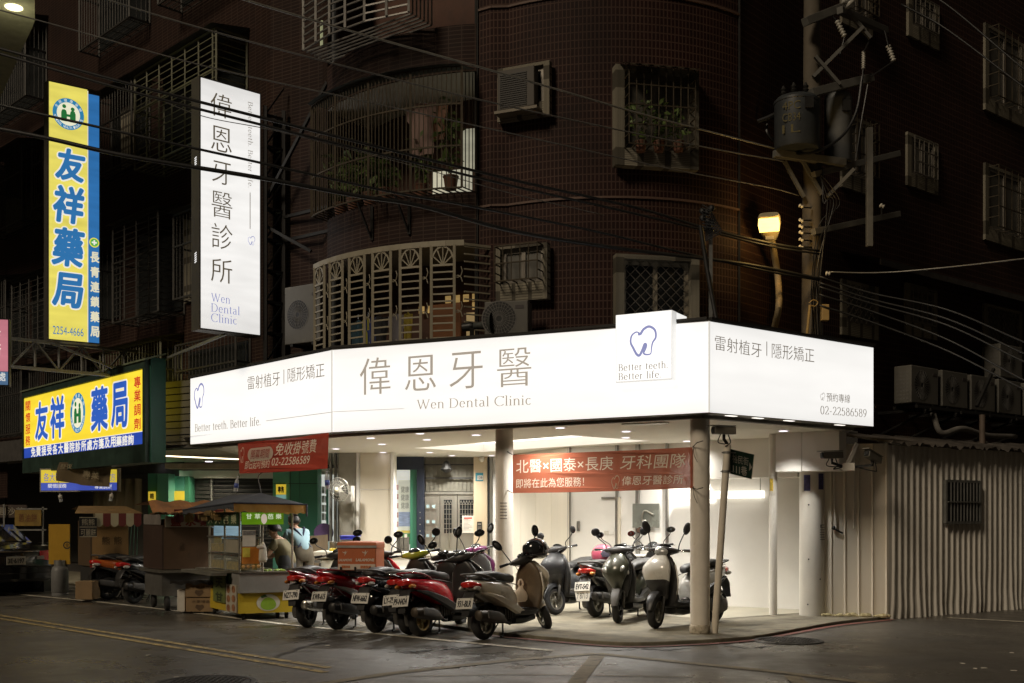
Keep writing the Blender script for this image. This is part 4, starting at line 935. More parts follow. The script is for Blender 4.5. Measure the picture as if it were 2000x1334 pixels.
# windows with white tile surrounds: pane, frame, surround, grille
def tile_window(pl,a,b,z0,z1,tw=.16,sill=.24,kind='bars',proud=.07,inset=0.,glass=GLASS,cols=6,rows=2,fm=ALU):
 q = MB(); q.uv = []
 def piece(x0,x1,y0,y1):
  q.slab(pl,x0,x1,y0,y1,0.001,proud)
  for (A,B) in ((0,1),) * 6: q.uv.append([(x0,y0),(x0,y1),(x1,y1),(x1,y0)])
 piece(a,a + tw,z0,z1); piece(b - tw,b,z0,z1); piece(a + tw,b - tw,z0,z0 + sill); piece(a + tw,b - tw,z1 - tw * .5,z1)
 f = q.build('window_surround',WTILE,apt,world=True)
 q = MB(); q.slab(pl,a + tw,b - tw,z0 + sill,z1 - tw * .5,.004,.012); q.build('pane',glass,f,world=True)
 q = MB(); A,B,C_,D_ = a + tw,b - tw,z0 + sill,z1 - tw * .5; m_ = (A + B) / 2
 for x in (A + .03,m_,B - .03): q.slab(pl,x - .03,x + .03,C_,D_,.013,.04)
 for z in (C_ + .03,D_ - .03): q.slab(pl,A + .06,B - .06,z - .03,z + .03,.013,.036)
 q.build('window_frame',fm,f,world=True)
 if kind:
  q = MB(); o = .06 if kind == 'flat' else .20
  for i in range(cols + 1): x = A + (B - A) * i / cols; q.bar(pl.pt(x,C_,proud + o),pl.pt(x,D_,proud + o),.014)
  for i in range(rows + 1): z = C_ + (D_ - C_) * i / rows; q.bar(pl.pt(A,z,proud + o),pl.pt(B,z,proud + o),.018)
  if kind == 'cage':
   for x in (A,B):
    for i in range(rows * 2 + 1): z = C_ + (D_ - C_) * i / rows / 2; q.bar(pl.pt(x,z,proud),pl.pt(x,z,proud + o),.014)
   for i in range(cols + 1): x = A + (B - A) * i / cols; q.bar(pl.pt(x,C_,proud),pl.pt(x,C_,proud + o),.014)
  if kind == 'diamond':
   q = MB(); w = B - A; h = D_ - C_; st = .15
   k = 0
   while k * st < w + h:
    s0 = k * st
    p0 = (max(0,s0 - h),min(h,s0)); p1 = (min(w,s0),max(0,s0 - w)); q.bar(pl.pt(A + p0[0],C_ + p0[1],.055),pl.pt(A + p1[0],C_ + p1[1],.055),.010)
    q.bar(pl.pt(B - p0[0],C_ + p0[1],.057),pl.pt(B - p1[0],C_ + p1[1],.057),.010); k += 1
  q.build('window_grille',ALU if kind != 'cage' else RUST,f,world=True)
 return f
def tangent(pxc,w):
 """flat plane touching the bow at a photo column"""
 t = (pxc - 1000) / F; best = min(((abs(p[0] / p[1] - t),i) for i,p in enumerate(arc[:-1])),key=lambda q: q[0])[1]
 i = max(1,min(best,len(arc) - 2)); a,b = Vector(arc[i - 1]),Vector(arc[i + 1]); d = (b - a).normalized(); n = Vector((d.y,-d.x)); Y = arc[i][1]; c = Vector((t * Y,Y))
 o = c - d * w;
 # shift out until the ends clear the curved wall
 return Plane(tuple(o + n * .02),tuple(c + d * w + n * .02))
pT1 = tangent(1276,1.2)
def wpx(pl,x0,y0,x1,y1,**k):
 a,z1 = pl.hit(x0,y0); b,_ = pl.hit(x1,y0); z0 = pl.hit((x0 + x1) / 2,y1)[1]; return tile_window(pl,a,b,z0,z1,**k)
DULL = mat('curtained_pane',(.10,.095,.08),.4,var=.25,scale=2)
wpx(pT1,1196,133,1357,333,kind='cage',cols=9,rows=4,glass=DULL,proud=.16,tw=.13)
g = MB(); a,z = pT1.hit(1202,136); b,_ = pT1.hit(1362,136);
for i in range(14): x = a + (b - a) * i / 14; g.add([pT1.pt(x,z + .03,.17),pT1.pt(x + (b - a) / 14,z + .03,.17),pT1.pt(x + (b - a) / 14,z - .10 - .02 * (i % 2),.52),pT1.pt(x,z - .10 - .02 * (i % 2),.52)],[(0,1,2,3)])
g.build('window_hood',mat('hood_grey',(.09,.085,.07),.7,var=.3),apt,world=True)
wpx(pT1,1197,500,1358,660,kind='diamond',glass=GLASS,proud=.16,tw=.12,fm=mat('beige_frame',(.30,.26,.19),.5))
pT2 = tangent(1026,.7)
wpx(pT2,977,140,1078,235,kind=None,proud=.10,tw=.09,sill=.2,glass=BLACK)
wpx(pT2,975,487,1075,590,kind='cage',cols=5,rows=2,proud=.12,tw=.07,sill=.26,glass=DULL)
# side street windows
for x0,y0,x1,y1,k in ((1768,258,1828,372,'flat'),(1920,318,1995,480,'cage'),(1770,-20,1830,85,'flat'),(1920,45,1996,232,'cage'),(1640,545,1712,660,'diamond'),(1765,552,1826,660,'flat'),(1918,592,1992,735,'diamond'),(1640,220,1700,375,'cage'),(1640,-60,1700,60,'cage')):
 wpx(pRF,x0,y0,x1,y1,kind=k,cols=5,rows=3,proud=.05,tw=.13,glass=DULL)
g = MB(); a,z = pRF.hit(1640,490); b,z2 = pRF.hit(2030,600);
g.add([pRF.pt(a,z,.0),pRF.pt(b + 2,z - .05,.0),pRF.pt(b + 2,z - .3,.75),pRF.pt(a,z - .25,.75)],[(0,1,2,3)]); g.slab(pRF,a,b + 2,z - .36,z - .26,.75,.77); g.build('awning_sheet',mat('awning_dull',(.045,.04,.036),.8,var=.4),apt,world=True)
# ---- wall between the bay and the main street side, steel frame and pipe
side_ = [tuple(bay(0,-.2)),(-3.15,18.75),(-4.15,19.35),(-4.5,19.75)]
side_ = list(reversed(side_)); wall_strip(side_,2.99,ZT,TILE2)
pSd = Plane(side_[2],side_[3]); g = MB(); a,z1 = pSd.hit(613,62); b,z0 = pSd.hit(631,90); g.slab(pSd,a,b,z0,z1,.002,.03); g.build('lit_window',lit('stair_window',(.50,.52,.30),.35,.3,6),apt,world=True)
g = MB(); g.tube([(-2.86,18.12,3),(-2.86,18.12,ZT)],.06,10); g.build('rain_pipe',mat('pipe_dark',(.05,.055,.06),.5),apt,world=True,smooth=40)
# ---- main street facade going left
ld = Vector((-.70,.714)).normalized(); L0 = Vector((-4.5,19.75)); L1 = L0 + ld * 24
wall_strip([tuple(L1),tuple(L0)],2.99,ZT,TILE2); pLF = Plane(tuple(L1),tuple(L0))
g = MB(); g.slab(pLF,0,pLF.len,2.86,3.35,-.2,.35); g.build('fascia_beam',mat('beam_dark',(.06,.055,.05),.8,var=.3),apt,world=True)
def lcage(s0,s1,z0,z1,dep,style,m,top=True):
 """window cage on the street side: s measured from the corner end"""
 a,b = pLF.len - s1,pLF.len - s0; q = MB(); fr_ = MB()
 for x in (a,b):
  for o in (0.02,dep): fr_.bar(pLF.pt(x,z0,o),pLF.pt(x,z1,o),.035)
 for z in (z0,z1,z0 + (z1 - z0) * .62):
  fr_.bar(pLF.pt(a,z,dep),pLF.pt(b,z,dep),.03); fr_.bar(pLF.pt(b,z,0),pLF.pt(b,z,dep),.03); fr_.bar(pLF.pt(a,z,0),pLF.pt(a,z,dep),.03)
 n = int((b - a) / .12)
 if style == 'v':
  for i in range(n + 1): x = a + (b - a) * i / n; q.bar(pLF.pt(x,z0,dep),pLF.pt(x,z1,dep),.013)
  for i in range(int(dep / .1)): q.bar(pLF.pt(b,z0,i * .1),pLF.pt(b,z1,i * .1),.013)
 else:
  nz = int((z1 - z0) / .115)
  for i in range(nz + 1): z = z0 + (z1 - z0) * i / nz; q.bar(pLF.pt(a,z,dep),pLF.pt(b,z,dep),.014); q.bar(pLF.pt(b,z,0),pLF.pt(b,z,dep),.014)
  for i in range(0,n + 1,4): x = a + (b - a) * i / n; fr_.bar(pLF.pt(x,z0,dep),pLF.pt(x,z1,dep),.025)
 for i in range(int(dep / .1) + 1): q.bar(pLF.pt(a,z0,i * .1),pLF.pt(b,z0,i * .1),.013)
 for i in range(n + 1):
  if i % 3 == 0: x = a + (b - a) * i / n; q.bar(pLF.pt(x,z0,0),pLF.pt(x,z0,dep),.013)
 f = fr_.build('window_cage',m,apt,world=True); q.build('bars',m,f,world=True)
 w = MB(); w.slab(pLF,a + .06,b - .06,z0 + .1,z1 - .1,.003,.03); w.build('window_glass',GLASS,f,world=True)
 if top:
  r = MB(); r.add([pLF.pt(a - .08,z1 + .16,0),pLF.pt(b + .08,z1 + .16,0),pLF.pt(b + .08,z1 + .03,dep + .14),pLF.pt(a - .08,z1 + .03,dep + .14)],[(0,1,2,3)]); r.build('cage_roof',mat('cage_roof_sheet',(.055,.05,.042),.7,var=.4),f,world=True)
PALE = mat('pale_cage_bars',(.17,.17,.105),.5,var=.2); GREYB = mat('grey_cage_bars',(.065,.062,.056),.5,metal=.4,var=.3)
lcage(.25,3.3,8.2,10.0,.62,'h',PALE); lcage(.3,2.6,11.2,12.8,.5,'v',GREYB); lcage(3.9,5.6,8.6,10.2,.4,'v',GREYB); lcage(3.9,6.2,11.4,13.2,.45,'v',GREYB)
lcage(6.6,8.6,8.5,10.1,.5,'v',GREYB); lcage(9.2,11.5,8.4,10.2,.5,'v',GREYB); lcage(9,12,11.2,13,.5,'v',GREYB)
lcage(.4,2.0,5.55,7.1,.5,'v',GREYB); lcage(2.5,4.4,5.4,7.3,.55,'h',GREYB); lcage(5.2,7.4,5.6,7.2,.5,'v',GREYB); lcage(7.9,9.8,5.3,7.0,.5,'h',GREYB); lcage(10.2,13,5.4,7.2,.5,'v',GREYB)
lcage(.15,2.3,3.45,4.75,.3,'v',GREYB,top=False); lcage(2.6,5.2,3.45,4.9,.45,'v',PALE); lcage(6,9,3.5,4.9,.4,'v',GREYB); lcage(9.5,13,3.5,5.0,.4,'v',GREYB)
for s0,s1,z0,z1 in ((2.15,2.45,5.6,7.2),(4.5,5.1,8.7,10.),(.3,.7,6.0,7.4)):
 a,b = pLF.len - s1,pLF.len - s0; q = MB(); q.uv = []; q.slab(pLF,a,b,z0,z1,.001,.05); q.uv += [[(a,z0),(a,z1),(b,z1),(b,z0)]] * 6; q.build('tile_strip',WTILE,apt,world=True)
# soffit with a lit lamp at the upper left corner: neighbour's canopy
nb2 = thing('neighbour_building','dark neighbouring block with a lit round lamp under its soffit','building',(-14,27,0))
pN = at(68,40,19); g = MB(); z = EYE + (HZ - 42) / F * 19
g.add([Vector((-16.2,31.6,0)),at(0,84,22.5),at(68,42,19),at(68,-60,16.5),at(-120,-90,16.5),Vector((-22,34,0))],[(0,1,2,3,4,5)]); v_ = list(g.v); zz = v_[2].z
g.v = [Vector((p.x,p.y,zz)) for p in v_]; g.build('soffit',mat('soffit_plaster',(.42,.42,.30),.8),nb2,world=True)
g = MB(); g.prism([Vector((p.x,p.y,zz + .02)) for p in v_],(0,0,1.2)); g.build('canopy',GREYC,nb2,world=True)
lp = ceil_pt(27,15,zz - .012); g = MB(); g.lathe([(.001,0),(.14,0),(.14,.008)],24,Matrix.Translation(lp)); g.build('round_lamp',lit('round_lamp_glow',(1,.92,.55),2.2),nb2,world=True)
lb2 = bpy.data.lights.new('round_lamp_beam','POINT'); lb2.energy = 4; lb2.color = (1,.9,.55); lb2.shadow_soft_size = .1; o = bpy.data.objects.new('round_lamp_beam',lb2); COL.objects.link(o); o.location = lp - Vector((0,0,.35))
g = MB();
nw = [Vector((-12.5,27.9,2)),Vector((-26,41,2))]; g.uv = []; g.quad(nw[0],nw[1],nw[1] + Vector((0,0,14)),nw[0] + Vector((0,0,14))); g.uv.append([(0,2),(18,2),(18,16),(0,16)]); g.build('wall',TILE2,nb2,world=True)
# boxed steel lift of frames beside the tall clinic sign
sf = thing('steel_sign_frame','black steel lattice frame behind the tall clinic sign','sign frame',(-4.0,18.9,4))
g = MB(); b0 = [Vector((-4.12,18.82,0)),Vector((-3.86,19.05,0)),Vector((-4.05,19.25,0))]
for p in b0: g.bar(p + Vector((0,0,4.0)),p + Vector((0,0,8.4)),.06)
for i in range(9):
 z = 4.1 + i * .52;
 for p,q_ in ((b0[0],b0[1]),(b0[1],b0[2]),(b0[2],b0[0])): g.bar(p + Vector((0,0,z)),q_ + Vector((0,0,z)),.035)
 g.bar(b0[0] + Vector((0,0,z)),b0[1] + Vector((0,0,z + .52)),.025)
for z in (4.9,5.3,6.2,6.6): g.bar(b0[1] + Vector((0,0,z)),Vector((-2.75,18.25,z + .02)),.05)
g.bar(Vector((-4.1,18.9,6.9)),Vector((-3.0,18.3,8.6)),.05); g.bar(Vector((-4.1,18.9,6.4)),Vector((-3.3,18.5,5.9)),.05)
g.build('lattice',mat('black_steel',(.018,.017,.016),.5,metal=.4,var=.3),sf,world=True)
# ================================================================== corrugated shed on the side street
shed = thing('corrugated_shed','dented cream corrugated metal shed at the side street','shed',(6,18,0))
SH = mat('corrugated_sheet',(.60,.57,.51),.5,var=.12,scale=2.5,vein=.25,dirt=((.26,.21,.15),.62,2.2))
def corr(pl,s0,s1,z0,z1,pitch,dep,name,m,par,flat=.45,seed=1,dent=1.,hole=None):
 rnd = random.Random(seed); q = MB(); cols = []; s = s0; k = 0
 prof = [(0,0),(flat,0),(flat + .12,1),(.88,1),(1,0)]
 xs = []
 while s < s1:
  for f_,d in prof[:-1]:
   if s + f_ * pitch <= s1: xs.append((s + f_ * pitch,d))
  s += pitch
 xs.append((s1,0)); rows = [z0 + (z1 - z0) * i / 14 for i in range(15)]
 ph = [rnd.uniform(0,6) for _ in range(8)]; vs = []
 for z in rows:
  for x,d in xs:
   w = max(0,1 - (z - z0) / .75) * dent; kink = math.sin(x * 5.1 + ph[0]) * .018 * w + math.sin(x * 13 + ph[1]) * .02 * w * (1 if z < z0 + .7 else .4) + math.sin(z * 9 + x * 3 + ph[2]) * .012 * w
   lean = .25 * (.035 * w * math.sin(x * 2.3 + ph[3]) + .035 * w * math.sin(x * 7 + z * 6 + ph[4]))
   vs.append(pl.pt(x + lean,z,d * dep + kink))
 n = len(xs); fs = []
 for i in range(len(rows) - 1):
  for j in range(n - 1):
   if hole and hole[0] < (xs[j][0] + xs[j + 1][0]) / 2 < hole[1] and hole[2] < (rows[i] + rows[i + 1]) / 2 < hole[3]: continue
   fs.append((i * n + j,i * n + j + 1,(i + 1) * n + j + 1,(i + 1) * n + j))
 q.add(vs,fs); return q.build(name,m,par,world=True,smooth=25)
SA = gnd(1600,1202,.045); SB_ = gnd(1735,1210,0); SC_ = gnd(2000,1188.5,0)
pSL = Plane(SA.xy,SB_.xy); d = (SC_ - SB_).normalized(); pSR = Plane(SB_.xy,(SB_ + d * 9).xy)
corr(pSL,.0,pSL.len,.02,2.64,.2,.022,'wall',mat('corrugated_sheet_lit',(.72,.66,.55),.5,var=.08,scale=2.5,vein=.25,dirt=((.42,.36,.26),.64,2.2)),shed,flat=.78,seed=2,dent=.35)  # paler copy of the sheet: clinic light on this face put into colour
wa,wz1 = pSR.hit(1842,942); wb,wz0 = pSR.hit(1905,1018)
corr(pSR,0,9,.0,2.62,.145,.032,'wall',SH,shed,flat=.6,seed=5,dent=.8)
w = MB(); w.slab(pSR,wa,wb,wz0,wz1,.0,.055); wn = w.build('window',BLACK,shed,world=True)
w = MB()
for x in (wa - .02,wb + .02): w.slab(pSR,x - .02,x + .02,wz0 - .03,wz1 + .03,.03,.085)
for z in (wz0 - .02,wz1 + .02): w.slab(pSR,wa,wb,z - .02,z + .02,.03,.083)
w.build('frame',GALV,wn,world=True)
w = MB()
for i in range(1,10): x = wa + (wb - wa) * i / 10; w.bar(pSR.pt(x,wz0,.08),pSR.pt(x,wz1,.08),.018)
w.bar(pSR.pt(wa,(wz0 + wz1) / 2,.095),pSR.pt(wb,(wz0 + wz1) / 2,.095),.018); w.build('bar',GALV,wn,world=True)
q = MB(); n_ = 64; vs = []
for i in range(n_ * 4 + 1):
 s = -.15 + 9.2 * i / (n_ * 4); z = 2.66 + .018 * math.sin(i * math.pi / 2) + .012 * math.sin(i * .37)
 vs += [pSR.pt(s,z - .03 + .02 * math.sin(i * .9),.17 + .02 * math.sin(i * .53)),pSR.pt(s,z + .22,-1.2)]
q.add(vs,[(2 * i,2 * i + 2,2 * i + 3,2 * i + 1) for i in range(n_ * 4)]); q.build('roof',mat('shed_roof',(.08,.07,.06),.6,metal=.3,var=.4),shed,world=True)
q = MB(); q.tube([pSL.pt(.25,2.62,.03),pSL.pt(.21,2.0,.035),pSL.pt(.24,1.33,.035)],.014,6); q.tube([pSL.pt(.52,2.62,.03),pSL.pt(.5,1.35,.035)],.01,6); q.build('conduit',PAINTEDW,shed,world=True)
q = MB(); q.tube(catmull([pSL.pt(.2,1.37,.03),pSL.pt(.25,1.34,.05),pSL.pt(.34,1.29,.03)],4),.014,6); q.ball(pSL.pt(.21,1.37,.04),.03,8); q.build('cut_cable',BLACK,shed,world=True)
rub = MB(); rnd = random.Random(4)
for i in range(46):
 t = rnd.random(); p = pSL.pt(pSL.len * t,.0,.05 + rnd.random() * .06); r_ = rnd.uniform(.015,.05)
 rub.ball((p.x,p.y,.045 + r_ * .4),(r_ * 1.3,r_,r_ * .8),6,k=4)
rub.build('foam_rubble',mat('hardened_foam',(.42,.36,.20),.9,var=.3,bump=.4),shed,world=True)
# ---- air conditioners
ACM = mat('conditioner_casing',(.125,.12,.105),.5,var=.12,scale=3,dirt=((.22,.19,.15),.6,3)); ACF = mat('conditioner_grille',(.14,.135,.125),.5,var=.2)
def make_ac(lab,loc,rz,group=None,w=.85,h=.62,dp=.32):
 t = thing('air_conditioner',lab,'air conditioner',loc,rz,group)
 q = MB(); q.bx(-w / 2,w / 2,-dp / 2,dp / 2,0,h); q.build('casing',ACM,t,bevel=.015)
 q = MB(); M_ = Matrix.Translation((-.1,-dp / 2 - .004,h / 2)) @ Matrix.Rotation(R(90),4,'X'); q.ring(M_,.235,.25,32)
 for r_ in (.05,.10,.15,.20): q.ring(M_,r_,r_ + .006,24)
 for k in range(28): a = 2 * math.pi * k / 28; q.bar(M_ @ Vector((.04 * math.cos(a),.04 * math.sin(a),0)),M_ @ Vector((.24 * math.cos(a),.24 * math.sin(a),0)),.007)
 q.build('fan_guard',ACF,t)
 q = MB(); q.disc(M_ @ Matrix.Translation((0,0,-.002)),.235,28); q.build('fan_opening',BLACK,t)
 q = MB(); [q.box((-w / 2 - .001,-dp / 2 + .07 + .06 * i,h * .12 + j * h * .1),(.004,.045,h * .05)) for i in range(4) for j in range(8)]; q.build('side_louvre',ACF,t)
 q = MB(); q.box((w / 2 - .12,-dp / 2 - .002,h * .82),(.12,.005,.05)); q.build('name_strip',mat('strip_dark',(.06,.05,.05),.5),t)
 q = MB(); q.box((-w * .3,0,-.02),(.06,dp,.04)); q.box((w * .3,0,-.02),(.06,dp,.04)); q.build('foot',DARK,t); return t
rz_r = math.atan2(rdir.y,rdir.x); ac0 = None; gr = 'air conditioners on the rack above the shed'
labs = ['air conditioner half hidden behind the right end of the long white sign','second air conditioner from the white sign on the shed rack','third air conditioner, middle one of the row above the shed','air conditioner behind the slanting stay above the shed','outermost air conditioner in the row above the shed']
for i,(px,py,sc) in enumerate(((1712,789,1),(1752,785,1),(1800,790,1),(1860,799,1),(1915,806,1))):
 a,z = pRF.hit(px,py); a = (i * .98) + pRF.hit(1712,789)[0]; p = pRF.pt(a,3.42,.75)
 if ac0 is None: ac0 = make_ac(labs[0],p,rz_r,gr)
 else: copy_tree(ac0,p,rz_r,labs[i])
g = thing('conditioner_rack','steel rack carrying the air conditioners above the shed','rack',tuple(pRF.pt(2,3.3,.6)))
q = MB(); a = pRF.hit(1690,800)[0]
for o in (.55,.95): q.bar(pRF.pt(a,3.36,o),pRF.pt(a + 6,3.36,o),.05)
for i in range(6): q.bar(pRF.pt(a + .4 + i,3.33,0),pRF.pt(a + .4 + i,3.33,1.0),.05); q.bar(pRF.pt(a + .4 + i,2.95,0.02),pRF.pt(a + .4 + i,3.3,.9),.035)
q.bar(pRF.pt(a + 2.3,4.15,1.1),pRF.pt(a + 1.7,3.45,1.1),.05)
q.build('frame',DARK,g,world=True)
q = MB(); q.tube(catmull([pRF.pt(a + .6,3.3,.9),pRF.pt(a + .7,2.95,1.0),pRF.pt(a + 1.3,3.05,1.05),pRF.pt(a + 2.2,2.98,1.0),pRF.pt(a + 3.5,3.02,.9)],6),.05,8); q.build('duct',mat('wrapped_duct',(.16,.15,.135),.7,var=.3),g,world=True,smooth=True)
q = MB(); q.tube([pRF.pt(a + 1.7,3.3,1.2),pRF.pt(a + 1.7,2.75,1.2)],.05,10); q.build('drain_pipe',mat('pipe_brown',(.12,.09,.07),.6),g,world=True,smooth=40)
p = pRF.pt(pRF.hit(1925,760)[0] - .3,4.15,.5); copy_tree(ac0,p,rz_r,'single air conditioner on brackets beside a caged window, above the rack','air conditioners on the side street wall')['group']
p = bay(0,0); make_ac('air conditioner on a ledge between the tall clinic sign and the balcony',(-3.35,18.55,4.38),R(-34),None,.8,.95,.3)
pa = Vector((-.22,16.15)); make_ac('pale air conditioner behind the loudspeaker horn above the sign',(-.05,15.75,4.05),R(-12),None,.62,.48,.3)
# a boxed air conditioner in the third-storey window
a,z1 = pT2.hit(984,150); b,z0 = pT2.hit(1055,215); t = thing('window_air_conditioner','old window air conditioner set in a small white tiled opening','air conditioner',tuple(pT2.pt((a + b) / 2,z0,.1)))
q = MB(); q.slab(pT2,a,b,z0,z1,.06,.22); q.build('casing',mat('old_conditioner',(.07,.06,.048),.6,var=.2),t,world=True,bevel=.01)
q = MB(); [q.slab(pT2,a + .04,a + (b - a) * .80,z0 + .03 + i * .03,z0 + .045 + i * .03,.221,.23) for i in range(int((z1 - z0 - .06) / .03))]; q.build('grille',DARK,t,world=True)
q = MB(); q.slab(pT2,a - .03,b + .06,z0 - .06,z0 - .02,.1,.27); q.build('shelf',mat('pale_shelf',(.22,.19,.14),.6),t,world=True)
# ---- loudspeaker horn on the sign top
h = at(950,634,15.75); t = thing('loudspeaker_horn','dark grey loudspeaker horn standing above the long sign','loudspeaker',tuple(h))
ax = Vector((.93,-.36,.05)).normalized(); M_ = Matrix.Translation(h) @ ax.to_track_quat('Z','Y').to_matrix().to_4x4()
q = MB(); q.lathe([(.03,-.20),(.045,-.19),(.05,-.10),(.06,-.02),(.10,.05),(.16,.10),(.175,.115),(.165,.112),(.09,.04),(.02,-.02)],28,M_); q.build('horn',mat('horn_grey',(.05,.055,.05),.5,var=.2),t,world=True,smooth=True)
q = MB(); q.lathe([(.001,-.36),(.06,-.355),(.065,-.24),(.05,-.2),(.001,-.2)],20,M_); q.build('driver',BLACK,t,world=True,smooth=50)
q = MB(); q.bar(h - ax * .22 + Vector((0,0,-.02)),h - ax * .22 + Vector((0,.1,-.42)),.06,.16); q.build('bracket',DARK,t,world=True)
# ---- two banners, the worn one, and water bottles for weights
def cloth(pl,px,m,name,label,cat_,sag=.012,waves=3,off=0.02,n=26,fold=.02):
 """px: four photo corners tl, tr, br, bl on the plane"""
 c = [pl.hit(*p) for p in px]; t = thing(name,label,cat_,tuple(pl.pt(*c[0],off))); q = MB(); vs = []
 for j in range(9):
  v = j / 8
  for i in range(n + 1):
   u = i / n; s_ = (c[0][0] * (1 - u) + c[1][0] * u) * (1 - v) + (c[3][0] * (1 - u) + c[2][0] * u) * v; z = (c[0][1] * (1 - u) + c[1][1] * u) * (1 - v) + (c[3][1] * (1 - u) + c[2][1] * u) * v
   z -= sag * math.sin(math.pi * u) ** 1.0; vs.append(pl.pt(s_,z,off + fold * math.sin(waves * math.pi * u + v * 1.3) + fold * .5 * math.sin(7 * u + 3 * v)))
 q.add(vs,[(j * (n + 1) + i,j * (n + 1) + i + 1,(j + 1) * (n + 1) + i + 1,(j + 1) * (n + 1) + i) for j in range(8) for i in range(n)])
 cl = q.build('cloth',m,t,world=True,smooth=True); return t,c
def cloth_mat(name,col,tr=.25,see=0.):
 m = mat(name,col,.6,var=.08,scale=2.5); b = m.node_tree.nodes['Principled BSDF'];
 b.inputs['Transmission Weight'].default_value = 0
 T_ = m.node_tree; tl = T_.nodes.new('ShaderNodeBsdfTranslucent'); mx_ = T_.nodes.new('ShaderNodeMixShader'); mx_.inputs[0].default_value = tr; tl.inputs[0].default_value = tuple(min(1,c * 1.25) for c in col) + (1,)
 out = T_.nodes['Material Output']; m2_ = T_.nodes.new('ShaderNodeMixShader'); m2_.inputs[0].default_value = see; tp = T_.nodes.new('ShaderNodeBsdfTransparent'); T_.links.new(b.outputs[0],mx_.inputs[1]); T_.links.new(tl.outputs[0],mx_.inputs[2]); T_.links.new(mx_.outputs[0],m2_.inputs[1]); T_.links.new(tp.outputs[0],m2_.inputs[2]); T_.links.new(m2_.outputs[0],out.inputs[0]); return m
def BW(pl,cc,body,u0,v0,u1,v1,sh=.0,**k):
 """lettering for a cloth in its own plane (s, z); u, v are fractions of its box, v counted downwards"""
 a0 = cc[0][0]; L = cc[1][0] - a0; zt = lambda u: cc[0][1] + (cc[1][1] - cc[0][1]) * u; zb = lambda u: cc[3][1] + (cc[2][1] - cc[3][1]) * u
 vs,fs = glyphs(body,shear=sh,**k); A = min(v[0] for v in vs); B = max(v[0] for v in vs); C_ = min(v[1] for v in vs); D_ = max(v[1] for v in vs); out = []
 for x,y in vs:
  u = u0 + (u1 - u0) * (x - A) / (B - A); v = v1 + (v0 - v1) * (y - C_) / (D_ - C_); out.append((a0 + u * L,zt(u) + (zb(u) - zt(u)) * v))
 return out,fs
def rims(fs):
 """closed outlines of a filled lettering"""
 e = {}
 for f in fs:
  for i in range(len(f)):
   a,b = f[i],f[(i + 1) % len(f)]
   if (b,a) in e: del e[(b,a)]
   else: e[(a,b)] = 1
 nx = {}
 for a,b in e: nx.setdefault(a,[]).append(b)
 out = []
 while nx:
  a = next(iter(nx)); lp = []
  while a in nx:
   lp.append(a); b = nx[a].pop()
   if not nx[a]: del nx[a]
   a = b
  out.append(lp)
 return out
def printed_banner(pl,px,m_cloth,m_print,label,texts,extra=(),off=.02,fold=.012,waves=3):
 """a cloth dyed round its letters: the letters are undyed cloth let into the dyed sheet"""
 c = [pl.hit(*p) for p in px]; t = thing('banner',label,'banner',tuple(pl.pt(*c[0],off))); a0 = c[0][0]; L = c[1][0] - a0
 def W_(s_,z): u = (s_ - a0) / L; return pl.pt(s_,z,off + fold * math.sin(waves * math.pi * u + z * 2) + fold * .6 * math.sin(9 * u + 4 * z))
 # every letter gets a cell of its own in the sheet; the cell is cut round the letter's outline
 let = []; holes = []; cells = []
 for body,u0,v0,u1,v1,kw in texts:
  sh = kw.get('sh',0); vs,fs = BW(pl,c,body,u0,v0,u1,v1); zt = lambda u: c[0][1] + (c[1][1] - c[0][1]) * u; zb = lambda u: c[3][1] + (c[2][1] - c[3][1]) * u
  lean = lambda x,z: x + sh * (z - (zt((x - a0) / L) + zb((x - a0) / L)) / 2)
  lps = [[vs[i] for i in lp] for lp in rims(fs) if len(lp) > 2]; groups = []
  for lp in sorted(lps,key=lambda l: min(p[0] for p in l)):
   x0,x1 = min(p[0] for p in lp),max(p[0] for p in lp)
   if groups and x0 < groups[-1][1] + .004: groups[-1][1] = max(groups[-1][1],x1); groups[-1][2].append(lp)
   else: groups.append([x0,x1,[lp]])
  for x0,x1,ls in groups:
   x0 -= .0015; x1 += .0015; zz = [p[1] for l in ls for p in l]; z0_,z1_ = min(zz) - .002,max(zz) + .002; rect = [(lean(x,z),z) for x,z in ((x0,z0_),(x1,z0_),(x1,z1_),(x0,z1_))]; holes.append(rect)
   LL = [[(lean(x,z),z) for x,z in l] for l in ls]
   def inside(p,poly):
    r_ = False
    for (ax_,ay_),(bx__,by_) in zip(poly,poly[1:] + poly[:1]):
     if (ay_ > p[1]) != (by_ > p[1]) and p[0] < (bx__ - ax_) * (p[1] - ay_) / (by_ - ay_) + ax_: r_ = not r_
    return r_
   dep = [sum(inside(l[0],m_) for m_ in LL if m_ is not l) for l in LL]
   cells.append([rect] + [l for l,d_ in zip(LL,dep) if d_ == 0])
   for l,d_ in zip(LL,dep):
    if d_ % 2: cells.append([l] + [m_ for m_,e_ in zip(LL,dep) if e_ == d_ + 1 and inside(m_[0],l)])
  let.append(([(lean(x,z),z) for x,z in vs],fs))
 n = 40; top = [(c[0][0] + (c[1][0] - c[0][0]) * i / n,c[0][1] + (c[1][1] - c[0][1]) * i / n - .008 * math.sin(math.pi * i / n)) for i in range(n + 1)]; bot = [(c[3][0] + (c[2][0] - c[3][0]) * i / n,c[3][1] + (c[2][1] - c[3][1]) * i / n - .014 * math.sin(math.pi * i / n)) for i in range(n,-1,-1)]
 q = MB()
 for al in [[top + bot] + holes] + cells: q.add([W_(x,z) for lp in al for x,z in lp],[tuple(f) for f in tessellate_polygon([[Vector((x,z,0)) for x,z in lp] for lp in al])])
 q.build('cloth',m_cloth,t,world=True)
 q = MB()
 for vs,fs in let: q.add([W_(*v) for v in vs],fs)
 q.build('lettering',m_print,t,world=True); return t,c
